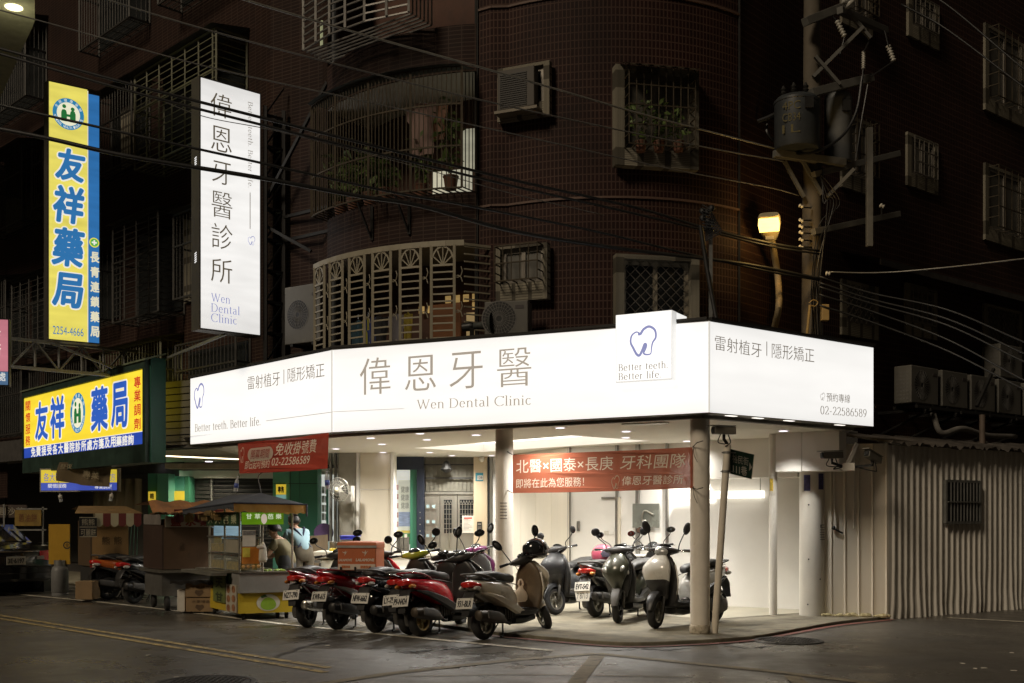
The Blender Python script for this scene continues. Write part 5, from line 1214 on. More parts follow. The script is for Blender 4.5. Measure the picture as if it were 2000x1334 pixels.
def tooth2d(cx,cz,w,h,th):
 q = MB(); tooth(q,Matrix.Identity(4),cx,cz,w,h,th); return q
BAN = cloth_mat('banner_print',(.72,.67,.56),.38)
pB1 = Plane((.0,16.04),(2.32,14.43)); c1 = [(1002,888),(1354,873.5),(1354,953),(1003,963)]
t,c = printed_banner(pB1,c1,cloth_mat('banner_orange',(.38,.115,.065),.40,.02),BAN,'orange red banner stretched between the two round columns',[('北醫×國泰×長庚',.022,.14,.585,.49,{}),('牙科團隊',.62,.14,.962,.49,dict(sh=.15)),('即將在此為您服務！',.022,.64,.425,.88,{}),('偉恩牙醫診所',.638,.66,.958,.89,dict(sh=.1))])
a0,L = c[0][0],c[1][0] - c[0][0]; q = MB(); tooth(q,pB1.mtx(0,0,.045),a0 + .603 * L,c[0][1] + (c[1][1] - c[0][1]) * .6 - .425,.115,.17,.07); q.build('tooth_emblem',BAN,t,world=True)
q = MB()
for (s_,z),k in zip((c[0],c[3]),(.06,.05)): q.tube([pB1.pt(s_,z,.02),pB1.pt(s_ - .13,z + k,.0)],.006,5)
for (s_,z),k in zip((c[1],c[2]),(.05,-.02)): q.tube([pB1.pt(s_,z,.02),pB1.pt(s_ + .1,z + k,.1),pB1.pt(s_ + .18,z + k + .02,.09)],.006,5); q.tube(catmull([pB1.pt(s_ + .02,z + .02,.03),pB1.pt(s_ + .07,z - .1,.12),pB1.pt(s_ + .12,z - .2,.13)],4),.004,5)
q.build('cord',BLACK,t,world=True)
pB2 = Plane((-4.6,18.75),(-2.72,16.80)); c2_ = [(464,866.5),(647,845.5),(643,915),(468,925)]
t,c = printed_banner(pB2,c2_,cloth_mat('banner_red',(.36,.05,.03),.35,.04),BAN,'dark red banner with a telephone number hung below the sign',[('免收掛號費',.44,.13,.86,.52,dict(sh=.3)),('即日起可預約',.1,.60,.405,.88,dict(sh=.3)),('02-22586589',.425,.585,.80,.82,dict(sh=.25))],fold=.02)
a0,L = c[0][0],c[1][0] - c[0][0]; q = MB(); tooth(q,pB2.mtx(0,0,.06),a0 + .09 * L,c[0][1] - .2,.13,.24,.06); q.build('tooth_emblem',BAN,t,world=True)
q = MB(); sl = (c[1][1] - c[0][1]) / L; ua,ub,zc_,r_ = .16,.43,-.215,.105
pts = [(a0 + ua * L + .10 - .12 * math.sin(R(s_)),zc_ - r_ * math.cos(R(s_))) for s_ in range(0,181,20)] + [(a0 + ub * L - .10 + .12 * math.sin(R(s_)),zc_ + r_ * math.cos(R(s_))) for s_ in range(0,181,20)]
q.add([pB2.pt(x,c[0][1] + sl * (x - a0) + z,.055) for x,z in pts],[tuple(range(len(pts)))]); q.build('white_pill',BAN,t,world=True)
q = MB(); x0_ = a0 + ua * L + .07; write(q,pB2.mtx(0,0,.058),'開幕期間',x0_,a0 + ub * L - .07,c[0][1] + sl * (x0_ - a0) + zc_ - .075,c[0][1] + sl * (x0_ - a0) + zc_ + .075,slope=sl,shear=.3); q.build('pill_lettering',mat('banner_red_ink',(.35,.05,.03),.7),t,world=True)
q = MB(); s_,z = c[3]; q.tube([pB2.pt(s_,z,.02),pB2.pt(s_,z - .06,.0)],.005,5); s_,z = c[2]; q.tube([pB2.pt(s_,z,.02),pB2.pt(s_,z - .04,.0)],.005,5); q.build('cord',BLACK,t,world=True)
def bottle(p,lab,tilt=0.,label_m=None,h=.24):
 t = thing('water_bottle',lab,'bottle',tuple(p),rx=0,ry=tilt,group='water bottles weighting the hanging banners')
 q = MB(); q.lathe([(.001,-h),(.034,-h),(.036,-h + .02),(.036,-.08),(.028,-.05),(.014,-.03),(.014,0),(.001,0)],16); q.build('bottle_body',mat('clear_bottle',(.55,.57,.58),.15,var=.1,alpha=.75),t,smooth=40)
 q = MB(); q.lathe([(.0372,-h + .06),(.0372,-h + .14)],16); q.build('label',label_m or mat('bottle_label',(.08,.12,.42),.5,var=.5,scale=30),t,smooth=True)
 q = MB(); q.lathe([(.001,.018),(.016,.018),(.016,0),(.001,0)],12); q.build('cap',mat('bottle_cap',(.6,.6,.65),.4),t)
bottle(at(464,932,18.6),'water bottle hanging from the left corner of the dark red banner',R(8)); bottle(at(638,922,16.9),'water bottle hanging by the wall fan under the dark red banner',R(-3),h=.26)
pB3 = Plane((-9.05,23.2),(-7.55,21.9)); c3_ = [(118,903),(226,896),(219,951),(116,939)]
t,c = cloth(pB3,c3_,cloth_mat('banner_worn',(.16,.12,.07),.25),'banner','worn brown banner hanging over the small pharmacy board','banner',fold=.05,waves=4,sag=.03)
q = MB(); [q.add([pB3.pt(x,z,.10) for x,z in l_[0]],l_[1]) for l_ in (BW(pB3,c,'整復推拿',.08,.12,.55,.36,.2),BW(pB3,c,'專業',.5,.4,.8,.78,.1))]; q.build('lettering',mat('worn_print',(.30,.25,.15),.8,var=.4,scale=20),t,world=True)
q = MB(); s_,z = c[3]; q.tube([pB3.pt(s_,z,.02),pB3.pt(s_,z - .2,0)],.005,5); s_,z = c[2]; q.tube([pB3.pt(s_,z,.02),pB3.pt(s_,z - .1,.0)],.005,5); q.build('cord',PAPER,t,world=True)
bottle(at(117,966,22.8),'small pale bottle hanging from the left of the worn brown banner',R(-10),PAPER,h=.15); bottle(at(218.5,964,22.2),'small pale bottle hanging from the right of the worn brown banner',R(10),PAPER,h=.15)
# ---- wall fan
fp = at(663,956,21.6); t = thing('wall_fan','old wall fan with wire guard on the grey pillar','fan',tuple(fp)); ax = Vector((-.45,-.88,-.12)).normalized(); M_ = Matrix.Translation(fp) @ ax.to_track_quat('Z','Y').to_matrix().to_4x4()
q = MB(); FG = mat('fan_guard_wire',(.42,.40,.34),.4,metal=.5)
for r_ in (.23,.17,.11,.06): q.tube([M_ @ Vector((r_ * math.cos(s_ * math.pi / 12),r_ * math.sin(s_ * math.pi / 12),.10 * (1 - (r_ / .24) ** 2))) for s_ in range(25)],.004 if r_ < .2 else .008,5,cap=False)
for k in range(24): s_ = math.pi * k / 12; q.tube([M_ @ Vector((r_ * math.cos(s_ + .3 * (.23 - r_)),r_ * math.sin(s_ + .3 * (.23 - r_)),.10 * (1 - (r_ / .24) ** 2))) for r_ in (.03,.12,.18,.23)] + [M_ @ Vector((.2 * math.cos(s_),.2 * math.sin(s_),-.06))],.0026,4)
q.build('guard',FG,t,world=True)
q = MB()
for k in range(3):
 s0 = k * 2.094; vs = []
 for r_ in (.05,.1,.15,.2):
  for w_ in (-.5,-.17,.17,.5): s_ = s0 + w_ * (1.1 if r_ > .08 else .7); vs.append(M_ @ Vector((r_ * math.cos(s_),r_ * math.sin(s_),w_ * .05)))
 q.add(vs,[(i * 4 + j,i * 4 + j + 1,i * 4 + j + 5,i * 4 + j + 4) for i in range(3) for j in range(3)])
q.build('blades',mat('fan_blade',(.11,.105,.09),.35,var=.2),t,world=True,smooth=True)
q = MB(); q.lathe([(.001,.115),(.045,.11),(.05,.09),(.04,.08)],18,M_); q.build('hub',mat('fan_hub',(.62,.56,.40),.4),t,world=True,smooth=True)
q = MB(); q.lathe([(.001,-.22),(.06,-.2),(.07,-.12),(.05,-.04),(.001,-.04)],16,M_); q.bar(fp - ax * .16,fp + Vector((.20,.16,-.08)),.045); q.box(tuple(fp + Vector((.24,.12,-.08))),(.07,.06,.30)); q.build('motor_mount',PAINTEDW,t,world=True,smooth=40)
# ---- leaning street sign post with camera, painted post, slim downpipe
sp0 = gnd(1395,1243,.0); sp1 = at(1421,868,14.35); t = thing('street_sign_post','leaning cream steel post with a green street sign','sign post',tuple(sp0))
POST = mat('post_paint',(.76,.69,.57),.45,var=.1,scale=5,dirt=((.33,.27,.19),.6,4))
q = MB(); q.tube([sp0,sp1],.045,16); q.build('post',POST,t,world=True,smooth=40)
pSg = Plane(tuple(at(1424,900,14.38).xy),tuple(at(1473,900,14.62).xy))
c = [pSg.hit(1424,876.5),pSg.hit(1473,888),pSg.hit(1468,936),pSg.hit(1426,925)]
q = MB(); q.prism([pSg.pt(s_,z,0) for s_,z in c],pSg.n * -.012); pl_ = q.build('sign_plate',mat('street_sign_green',(.018,.055,.035),.45,var=.1),t,world=True)
q = MB(); LW = mat('sign_reflective',(.55,.52,.44),.5,var=.05)
for (a,z),(b,y) in zip(c,c[1:] + c[:1]): q.bar(pSg.pt(a,z,.002),pSg.pt(b,y,.002),.007,.004)
q.build('border',LW,pl_,world=True)
q = MB(); sl = (c[1][1] - c[0][1]) / (c[1][0] - c[0][0]); M_ = pSg.mtx(0,0,.004)
a,b,z0,z1 = pbox(pSg,1430,889,1461.5,906); write(q,M_,'裕民街',a,b,z0 + .02,z1 + .015,slope=sl); a,b,z0,z1 = pbox(pSg,1431,908,1458.5,927); write(q,M_,'111巷',a,b,z0 + .02,z1 + .015,slope=sl,bold=.003)
a,z = pSg.hit(1463.5,903); b,y = pSg.hit(1468.5,913); a2,z2 = pSg.hit(1462.5,920); q.add([pSg.pt(a,z,.004),pSg.pt(a2,z2,.004),pSg.pt(b,y,.004)],[(0,1,2)]); q.build('lettering',LW,pl_,world=True)
q = MB()
for z in (2.36,2.12):
 p = sp0.lerp(sp1,(z) / (sp1.z)); q.lathe([(.047,-.015),(.052,-.012),(.052,.012),(.047,.015)],14,Matrix.Translation(p)); q.bar(p,p + Vector((.12,.05,0)),.012); q.ball(p + Vector((-.06,-.01,0)),.01,6)
q.build('clamp',GALV,t,world=True)
def cctv(loc,aim,lab,mount_to,L=.30,w=.095):
 t = thing('security_camera',lab,'security camera',tuple(loc),group='street security cameras'); aim = Vector(aim).normalized(); M_ = Matrix.Translation(loc) @ aim.to_track_quat('Y','Z').to_matrix().to_4x4()
 q = MB(); q.T = M_; q.box((0,0,0),(w,L,w)); q.build('housing',mat('camera_housing',(.16,.145,.115),.5,var=.2),t,world=True,bevel=.008)
 q = MB(); q.T = M_; q.box((0,.03,w / 2 + .012),(w * 1.25,L * 1.15,.012)); q.build('sun_hood',mat('camera_hood',(.20,.185,.15),.5,var=.2),t,world=True,bevel=.004)
 q = MB(); q.T = M_; q.box((0,L / 2 + .004,0),(w * .85,.008,w * .8)); q.lathe([(.001,.012),(.03,.01),(.035,.0)],14,Matrix.Translation((0,L / 2 + .008,0)) @ Matrix.Rotation(R(-90),4,'X')); q.build('lens',BLACK,t,world=True)
 q = MB(); b = Vector(loc) + Vector((0,0,-.05)); e = Vector(mount_to); q.tube([b,b + Vector((0,0,-.06)),e],.02,8); q.tube(catmull([b + aim * -.06,b + aim * -.09 + Vector((0,0,-.10)),b + Vector((.02,0,-.15)),e],5),.008,6); q.tube(catmull([b + aim * .05,b + aim * .08 + Vector((0,0,-.10)),e],5),.007,6); q.build('mount',DARK,t,world=True,smooth=40)
cctv(at(1414,841,14.3),(-.95,-.28,.0),'security camera pointing left on top of the leaning sign post',sp1,L=.30)
wp = thing('painted_pole_base',None,None,(0,0,0)); bpy.data.objects.remove(wp)
cb = at(1658,912,16.15); t = thing('camera_junction_box','small pale metal box between the two wall cameras','junction box',tuple(cb)); q = MB(); q.box(tuple(cb),(.17,.12,.11),rz=R(-20)); q.build('box',PAINTEDW,t,world=True,bevel=.006)
q = MB(); q.bar(cb + Vector((-.02,0,.03)),cb + Vector((.12,.02,.34)),.045); q.bar(cb,cb + Vector((0,.4,0)),.05); q.build('bracket',PAINTEDW,t,world=True)
cctv(at(1625,889,16.12),(-.93,-.3,-.04),'security camera left of the small box by the shed corner',cb + Vector((-.07,0,.0)),L=.32); cctv(at(1705,893,16.1),(-.72,-.62,.28),'security camera tilted down right of the small box by the shed corner',cb + Vector((.09,0,0)),L=.34)
# ---- utility pole with transformers
UP = Vector((4.56,17.12,0)); t = thing('utility_pole','tall concrete utility pole with crossarms and transformer cans','utility pole',tuple(UP))
q = MB(); q.lathe([(.001,0),(.19,0.03),(.185,2.79)],28,Matrix.Translation(UP)); q.build('painted_base',PAINTEDW,t,world=True,smooth=40)
q = MB(); q.lathe([(.17,2.8),(.145,6),(.115,10.5),(.001,10.5)],24,Matrix.Translation(UP)); q.build('shaft',mat('pole_concrete',(.12,.10,.072),.8,var=.18,scale=5,bump=.2),t,world=True,smooth=40)
ARM = mat('crossarm_grey',(.13,.125,.11),.6,var=.2,scale=5)
def arm(x0,y0,x1,y1,Y0=17.3,Y1=17.3,w=.1): q = MB(); q.bar(at(x0,y0,Y0),at(x1,y1,Y1),w); q.build('crossarm',ARM,t,world=True,bevel=.006)
arm(1572,43,1660,8,16.75,17.25,.12); arm(1583,182,1702,152,16.75,17.35,.12); arm(1588,341,1755,300,16.85,18.0,.09); arm(1588,453,1755,418,16.85,18.0,.09); arm(1512,300,1650,318,16.75,17.05,.11); arm(1698,250,1698,482,17.15,17.15,.09); arm(1640,20,1730,60,16.95,18.2,.1)
for a,b in (((1532,315),(1570,385)),((1562,305),(1605,380)),((1668,330),(1615,385)),((1592,110),(1640,165)),((1686,52),(1588,150)),((1655,20),(1700,75))): q = MB(); q.bar(at(*a,16.90),at(*b,16.95),.05); q.build('brace',ARM,t,world=True)
def can(px,py0,py1,wpx_,Y,m):
 a = at(px,py1,Y); h = at(px,py0,Y).z - a.z; r_ = wpx_ / F * Y / 2; q = MB(); q.lathe([(.001,.02),(r_ * .95,.0),(r_,.03),(r_,h * .86),(r_ * 1.03,h * .87),(r_ * 1.03,h * .91),(r_ * .9,h * .97),(.001,h)],26,Matrix.Translation(a)); c_ = q.build('transformer',m,t,world=True,smooth=35)
 q = MB()
 for k in range(3): s_ = R(200 + 45 * k); p = a + Vector((r_ * .7 * math.cos(s_),r_ * .7 * math.sin(s_),h)); q.lathe([(.03,0),(.045,.03),(.03,.05),(.045,.08),(.03,.1),(.012,.14)],10,Matrix.Translation(p))
 q.box((a.x + r_ * .3,a.y - r_ * 1.0,a.z + h * .75),(.12,.06,.16)); q.build('bushing',DARK,c_,world=True); return c_,a,r_,h
c_,a,r_,h_ = can(1556,190,293,86,16.70,mat('transformer_paint',(.045,.050,.053),.45,var=.2,scale=4))
q = MB(); Pq = Plane((a.x - r_,a.y - r_ - .005),(a.x + r_,a.y - r_ - .005)); z_ = a.z
for i,ln in enumerate(('4PC','CB34','1L')): write(q,Matrix.Translation((a.x - r_ * .55,a.y - r_ * .86,0)) @ Matrix.Rotation(R(-22),4,'Z') @ Matrix.Rotation(R(90),4,'X'),ln,-.1,.16,z_ + .5 - i * .17,z_ + .62 - i * .17)
q.build('painted_number',mat('faded_yellow',(.11,.09,.025),.7,var=.4,scale=20),c_,world=True)
can(1637,182,318,52,17.30,mat('transformer_pale',(.13,.135,.135),.5,var=.25,scale=3))
INS = mat('porcelain',(.50,.48,.42),.25)
def insul(x0,y0,x1,y1,Y,n=6,r_=.045):
 a,b = at(x0,y0,Y),at(x1,y1,Y); d_ = (b - a); M_ = Matrix.Translation(a) @ d_.normalized().to_track_quat('Z','Y').to_matrix().to_4x4(); L = d_.length; q = MB(); pr = [(.001,0)]
 for i in range(n): pr += [(r_ * .55,L * (i + .1) / n),(r_,L * (i + .5) / n),(r_ * .55,L * (i + .9) / n)]
 q.lathe(pr + [(.001,L)],12,M_); q.build('insulator',INS,t,world=True,smooth=True)
insul(1634,40,1650,72,16.65); insul(1734,88,1746,120,17.05); insul(1687,100,1686,135,17.05,8,.035); insul(1648,-4,1664,12,16.75,2,.1)
for y in (428,440,452,466,480,400): insul(1560,y,1569,y + 5,16.75,2,.03)
insul(1718,400,1727,405,17.15,2,.04); insul(1612,534,1622,535,16.80,2,.04)
q = MB(); q.tube(catmull([at(1498,243,17),at(1500,262,16.95),at(1530,290,17),at(1580,300,16.65),at(1640,270,16.75),at(1672,220,16.85),at(1684,150,16.95)],6),.022,7)
q.tube(catmull([at(1524,205,16.8),at(1526,250,16.75),at(1540,285,16.8)],5),.018,6); q.tube(catmull([at(1548,205,16.8),at(1552,255,16.75),at(1568,292,16.9)],5),.018,6); q.tube(catmull([at(1695,165,16.85),at(1682,240,16.85),at(1672,310,16.90)],5),.012,6); q.tube(catmull([at(1480,238,16.9),at(1505,228,16.85),at(1536,212,16.85)],5),.035,6)
for k in range(5): q.tube(catmull([at(1590 + k * 4,330,16.90),at(1620 - 3 * k,360 + 9 * k,16.85),at(1640 - k * 6,400,16.85),at(1600,440 + k * 30,16.90),at(1585 + 5 * k,560,16.93),at(1590 + k * 4,655,16.95)],5),.008,5)
for a,b in (((1700,75),(1687,101)),((1686,134),(1684,155)),((1728,60),(1735,89)),((1746,119),(1700,150)),((1625,30),(1635,41)),((1650,71),(1640,110)),((1722,420),(1722,404))): q.tube([at(*a,17.0),at(*b,17.0)],.012,5)
for y in (405,430,443,455,469,482): q.tube([at(1566,y,16.75),at(1584,y + 1,16.95)],.012,5)
q.build('jumper_cable',BLACK,t,world=True,smooth=40)
q = MB(); q.tube([at(1576,655,16.85),at(1582,596,16.85)],.02,8); q.tube(catmull([at(1582,596,16.85),at(1592,598,16.85),at(1597,590,16.85),at(1588,586,16.85),at(1580,592,16.85)],5),.008,6); q.build('earth_pipe',mat('yellow_conduit',(.42,.28,.09),.6),t,world=True,smooth=40)
q = MB(); p = at(1611,611,16.90); q.box(tuple(p),(.11,.10,.24)); q.build('meter_box',mat('meter_yellow',(.40,.27,.10),.6,var=.15),t,world=True,bevel=.01)
for ang,z,w_,h_ in ((R(-128),2.05,.11,.20),(R(-60),2.07,.11,.20)):
 q = MB(); vs = [Vector((UP.x + .192 * math.cos(ang + .09 * (k - 3)),UP.y + .192 * math.sin(ang + .09 * (k - 3)),z + d_)) for k in range(7) for d_ in (-.12,.12)]; q.add(vs,[(2 * k,2 * k + 2,2 * k + 3,2 * k + 1) for k in range(6)]); q.build('poster',mat('blue_sticker',(.05,.05,.16),.5,var=.6,scale=24),t,world=True)
noticep(UP.x,UP.y,.19,R(-68),1.30,.12,.22,7,BLACK).build('stencilled_notice',mat('pole_ink',(.22,.2,.18),.8,var=.5,scale=40),t,world=True)
q = MB();
for ang,z in ((-120,1.72),(-120,.9),(-124,.22),(-62,1.4),(-66,.6)): q.ball((UP.x + .187 * math.cos(R(ang)),UP.y + .187 * math.sin(R(ang)),z),.012,6)
q.build('bolt_hole',BLACK,t,world=True)
# ---- street lamp: slim pole rising through the sign, amber lantern
LP = Vector((3.975,17.15,0)); t = thing('street_lamp','slim street lamp with a glowing amber lantern head','street lamp',tuple(LP))
top = at(1508,474,16.75)
q = MB(); q.tube([LP + Vector((0,0,.03)),LP + Vector((0,0,2.9))],.062,18); q.build('painted_pole',mat('lamp_pole_white',(.74,.70,.62),.4,var=.05,dirt=((.5,.43,.32),.66,3)),t,world=True,smooth=40)
q = MB(); q.tube(catmull([LP + Vector((0,0,2.9)),LP + Vector((0,0,4.2)),at(1521,600,16.65),at(1519,540,17.05),at(1512,495,16.9),top],5),[.055] * 30 and .05,12); q.build('upper_pole',mat('lamp_pole_weathered',(.34,.26,.14),.7,var=.2,scale=6),t,world=True,smooth=40)
hd = at(1503,446,16.6); M_ = Matrix.Translation(hd) @ Vector((-.22,-.7,.72)).normalized().to_track_quat('Y','Z').to_matrix().to_4x4()
q = MB(); q.T = M_; rg = []
for y,w_,h_ in ((-.24,.05,.04),(-.18,.10,.06),(-.05,.145,.07),(.08,.165,.075),(.18,.16,.07),(.22,.14,.06)): rg.append([Vector((a_,y,b_ + .02)) for a_,b_ in sell(20,w_,h_,3)])
q.loft(rg); q.build('lantern_housing',mat('lantern_grey',(.42,.36,.22),.5),t,world=True,smooth=40)
q = MB(); q.T = M_; q.add([Vector((x,y,-.062)) for x,y in ((-.14,-.02),(.14,-.02),(.155,.1),(.14,.21),(-.14,.21),(-.155,.1))],[tuple(range(6))]); q.add([Vector((x * .8,y,-.085)) for x,y in ((-.14,0),(.14,0),(.155,.1),(.14,.19),(-.14,.19),(-.155,.1))],[tuple(range(6))])
q.build('lamp_glass',lit('amber_lamp',(1.0,.60,.13),4.5,.1,12),t,world=True)
q = MB(); q.T = M_; q.box((0,-.12,-.058),(.12,.05,.006)); q.build('rating_label',PAPER,t,world=True)
q = MB(); q.T = M_; q.lathe([(.02,.0),(.035,.02),(.035,.06),(.001,.075)],12,Matrix.Translation((0,.06,.09))); q.build('photo_cell',DARK,t,world=True)
al = bpy.data.lights.new('amber_beam','POINT'); al.energy = 14; al.color = (1,.62,.2); al.shadow_soft_size = .12; ao = bpy.data.objects.new('amber_beam',al); COL.objects.link(ao); ao.location = hd + Vector((.22,-.4,-.1))
q = MB(); z = 2.02; vs = [Vector((LP.x + .0635 * math.cos(R(-125) + .3 * (k - 2)),LP.y + .0635 * math.sin(R(-125) + .3 * (k - 2)),z + d_)) for k in range(7) for d_ in (-.16,.16)]; q.add(vs,[(2 * k,2 * k + 2,2 * k + 3,2 * k + 1) for k in range(6)]); st = q.build('sticker',PAPER,t,world=True)
q = MB(); vs = [Vector((LP.x + .0645 * math.cos(R(-128) + .22 * (k - 2)),LP.y + .0645 * math.sin(R(-128) + .22 * (k - 2)),z + d_)) for k in range(5) for d_ in (-.09,.10)]; q.add(vs,[(2 * k,2 * k + 2,2 * k + 3,2 * k + 1) for k in range(4)]); q.build('yellow_field',mat('sticker_yellow',(.62,.44,.06),.5,var=.5,scale=30),st,world=True)
t = thing('slanting_service_pole','thin dark leaning service mast above the sign corner','mast',tuple(at(1400,640,15.2)))
q = MB(); q.tube([at(1402,640,15.2),at(1380,520,15.3),at(1368,440,15.3)],.03,10); q.build('mast',DARK,t,world=True,smooth=40)
q = MB(); q.bar(at(1388,630,15.3),at(1388,455,15.3),.045); q.build('strut',GALV,t,world=True); q = MB(); rn = random.Random(5)
for k in range(9): q.ball(at(1380 + rn.uniform(-8,12),430 + rn.uniform(-30,25),15.25),(.05,.04,.045),8,k=5)
for k in range(8): q.tube(catmull([at(1372,400 + k * 6,15.2),at(1390 + k * 3,415 + k * 5,15.1),at(1378,450 + k * 3,15.25)],4),.008,5)
q.build('cable_clamps',BLACK,t,world=True)
# ---- overhead cables
CAB = mat('cable_black',(.02,.02,.02),.45,var=.3,scale=5); CABG = mat('cable_grey',(.14,.135,.125),.45,var=.2,scale=4); CABS = mat('cable_steel',(.30,.29,.26),.4,metal=.4,var=.2)
def cable(lab,pts,r_,m,Y0=13.0,Y1=16.85,x0=0,x1=1590):
 P = catmull([at(x,y,Y0 + (Y1 - Y0) * max(0,(x - x0) / (x1 - x0)) ** 2.2) for x,y in pts],8); t = MB(); t.tube(P,r_,6); o = t.build('overhead_cable',m,smooth=True); tag(o,lab,'cable','overhead cables crossing the street')
cable('pale grey cable running highest across the middle of the facade',[(440,-18),(480,0),(700,65),(1000,149),(1250,222),(1420,266),(1512,290)],.013,CABS)
cable('thin grey cable second from the top passing the third-storey windows',[(180,-10),(211,0),(400,57),(660,126),(925,192),(1200,252),(1400,292),(1530,315)],.010,CABG)
cable('thin cable that ends in an amber glint beside the street lamp',[(0,20),(120,52),(400,129),(700,195),(1000,261),(1300,328),(1500,366),(1560,382)],.008,CABG)
cable('black cable crossing the first character of the tall clinic sign',[(-20,90),(0,95),(250,163),(500,227),(750,290),(1000,351),(1240,405),(1370,443),(1500,474),(1600,490)],.018,CAB)
cable('black cable just below the one over the first character',[(-20,100),(0,105),(250,177),(500,241),(750,303),(1000,363),(1200,408),(1370,448),(1500,480),(1600,496)],.016,CAB)
cable('hair-thin wire under the pair over the first character',[(300,190),(400,228),(550,258),(800,322),(1000,378),(1180,420)],.005,CABG)
cable('black cable crossing the third character of the tall clinic sign',[(-20,200),(0,205),(250,261),(500,316),(750,372),(900,399),(1150,449),(1320,490),(1500,530),(1600,547)],.016,CAB)
cable('thickest black cable crossing both tall signs',[(-30,247),(0,252),(97,271),(250,305),(500,346),(700,383),(820,402),(1000,451),(1200,484),(1400,508),(1500,524),(1600,545)],.026,CAB)
cable('sagging pale wire from the pole to the right edge',[(1622,531),(1680,533),(1750,531),(1850,522),(1950,511),(2040,500)],.010,CABS,16.75,15,1622,2000)
for i,(a,b,c_) in enumerate(((540,610,668),(552,628,690),(560,640,706),(575,668,742),(596,690,760))): cable(['uppermost black cable falling right from the utility pole','second black cable falling right from the utility pole','middle black cable falling right from the utility pole','fourth black cable falling right from the utility pole','lowest black cable falling right from the utility pole'][i],[(1600,a),(1700,a + 32),(1850,b - 5),(2000,c_),(2060,c_ + 20)],.014,CAB,16.85,15.5,1600,2000)
for i,(a,b) in enumerate(((8,95),(-40,60))): cable(['dark cable falling across the upper right windows','highest dark cable in the upper right corner'][i],[(1760,a),(1850,a + 50),(2000,b + 75),(2060,b + 110)],.013,CAB,16.85,15.5,1600,2000)
# ================================================================== scooters
TYRE = mat('tyre_rubber',(.018,.017,.016),.75,var=.3,scale=14,bump=.15); PLASTIC = mat('scooter_plastic',(.022,.021,.020),.42,var=.35,scale=7,dirt=((.07,.06,.045),.62,6))
SEATM = mat('seat_vinyl',(.03,.029,.027),.5,var=.25,scale=8,bump=.1); ENGINE = mat('engine_alloy',(.10,.095,.085),.5,metal=.6,var=.35,scale=9,dirt=((.05,.04,.03),.5,7))
CHROME = mat('chrome',(.55,.54,.52),.15,metal=1.,var=.1); EXH = mat('muffler_black',(.035,.033,.030),.45,metal=.4,var=.4,scale=9,dirt=((.10,.07,.045),.60,5)); RIMS = mat('rim_silver',(.35,.33,.28),.35,metal=.8,var=.2,scale=10,dirt=((.12,.10,.07),.55,8)); RIMB = mat('rim_black',(.03,.03,.03),.45,metal=.5,var=.3)
HEADL = mat('headlight_lens',(.26,.26,.24),.08,var=.35,scale=26,coat=1.); TAILR = mat('tail_lens_red',(.50,.014,.010),.15,var=.35,scale=30,coat=1.); AMBER = mat('signal_lens_amber',(.55,.20,.03),.15,var=.3,scale=30,coat=1.); CLEAR = mat('signal_lens_clear',(.48,.45,.40),.15,var=.3,scale=30,coat=1.)
MIRG = mat('mirror_glass',(.40,.40,.38),.04,metal=1.,var=.05); PLATEW = mat('plate_white',(.62,.60,.54),.45,var=.1,scale=16,dirt=((.42,.38,.3),.62,9)); PLATEK = mat('plate_ink',(.02,.02,.02),.6,var=.2); GREYPL = mat('grey_plastic',(.09,.085,.078),.55,var=.25,scale=8)
def paint(name,c,dirt=None): return mat(name,c,.24,var=.08,scale=3,coat=.9,dirt=dirt)
P_RED = paint('paint_red',(.68,.010,.028)); P_DRED = paint('paint_dark_red',(.27,.008,.018)); P_BLACK = paint('paint_black',(.015,.015,.016)); P_SILVER = mat('paint_champagne',(.76,.69,.56),.34,metal=.0,var=.1,scale=4,coat=.5,dirt=((.14,.10,.06),.58,5))
P_GREY = mat('paint_grey',(.17,.165,.15),.32,metal=.5,var=.1,coat=.7,dirt=((.12,.10,.07),.6,5)); P_OLIVE = mat('paint_olive',(.038,.040,.024),.32,metal=.25,var=.12,coat=.8); P_WHITE = mat('paint_pearl',(.62,.60,.54),.28,var=.05,coat=.9,dirt=((.3,.26,.2),.64,5)); P_MATTE = mat('paint_charcoal',(.013,.0135,.015),.5,var=.25,coat=.12)
P_ORANGE = paint('paint_orange',(.42,.10,.02)); P_LIME = paint('paint_lime',(.42,.46,.05)); P_PURPLE = paint('paint_purple',(.09,.015,.06))
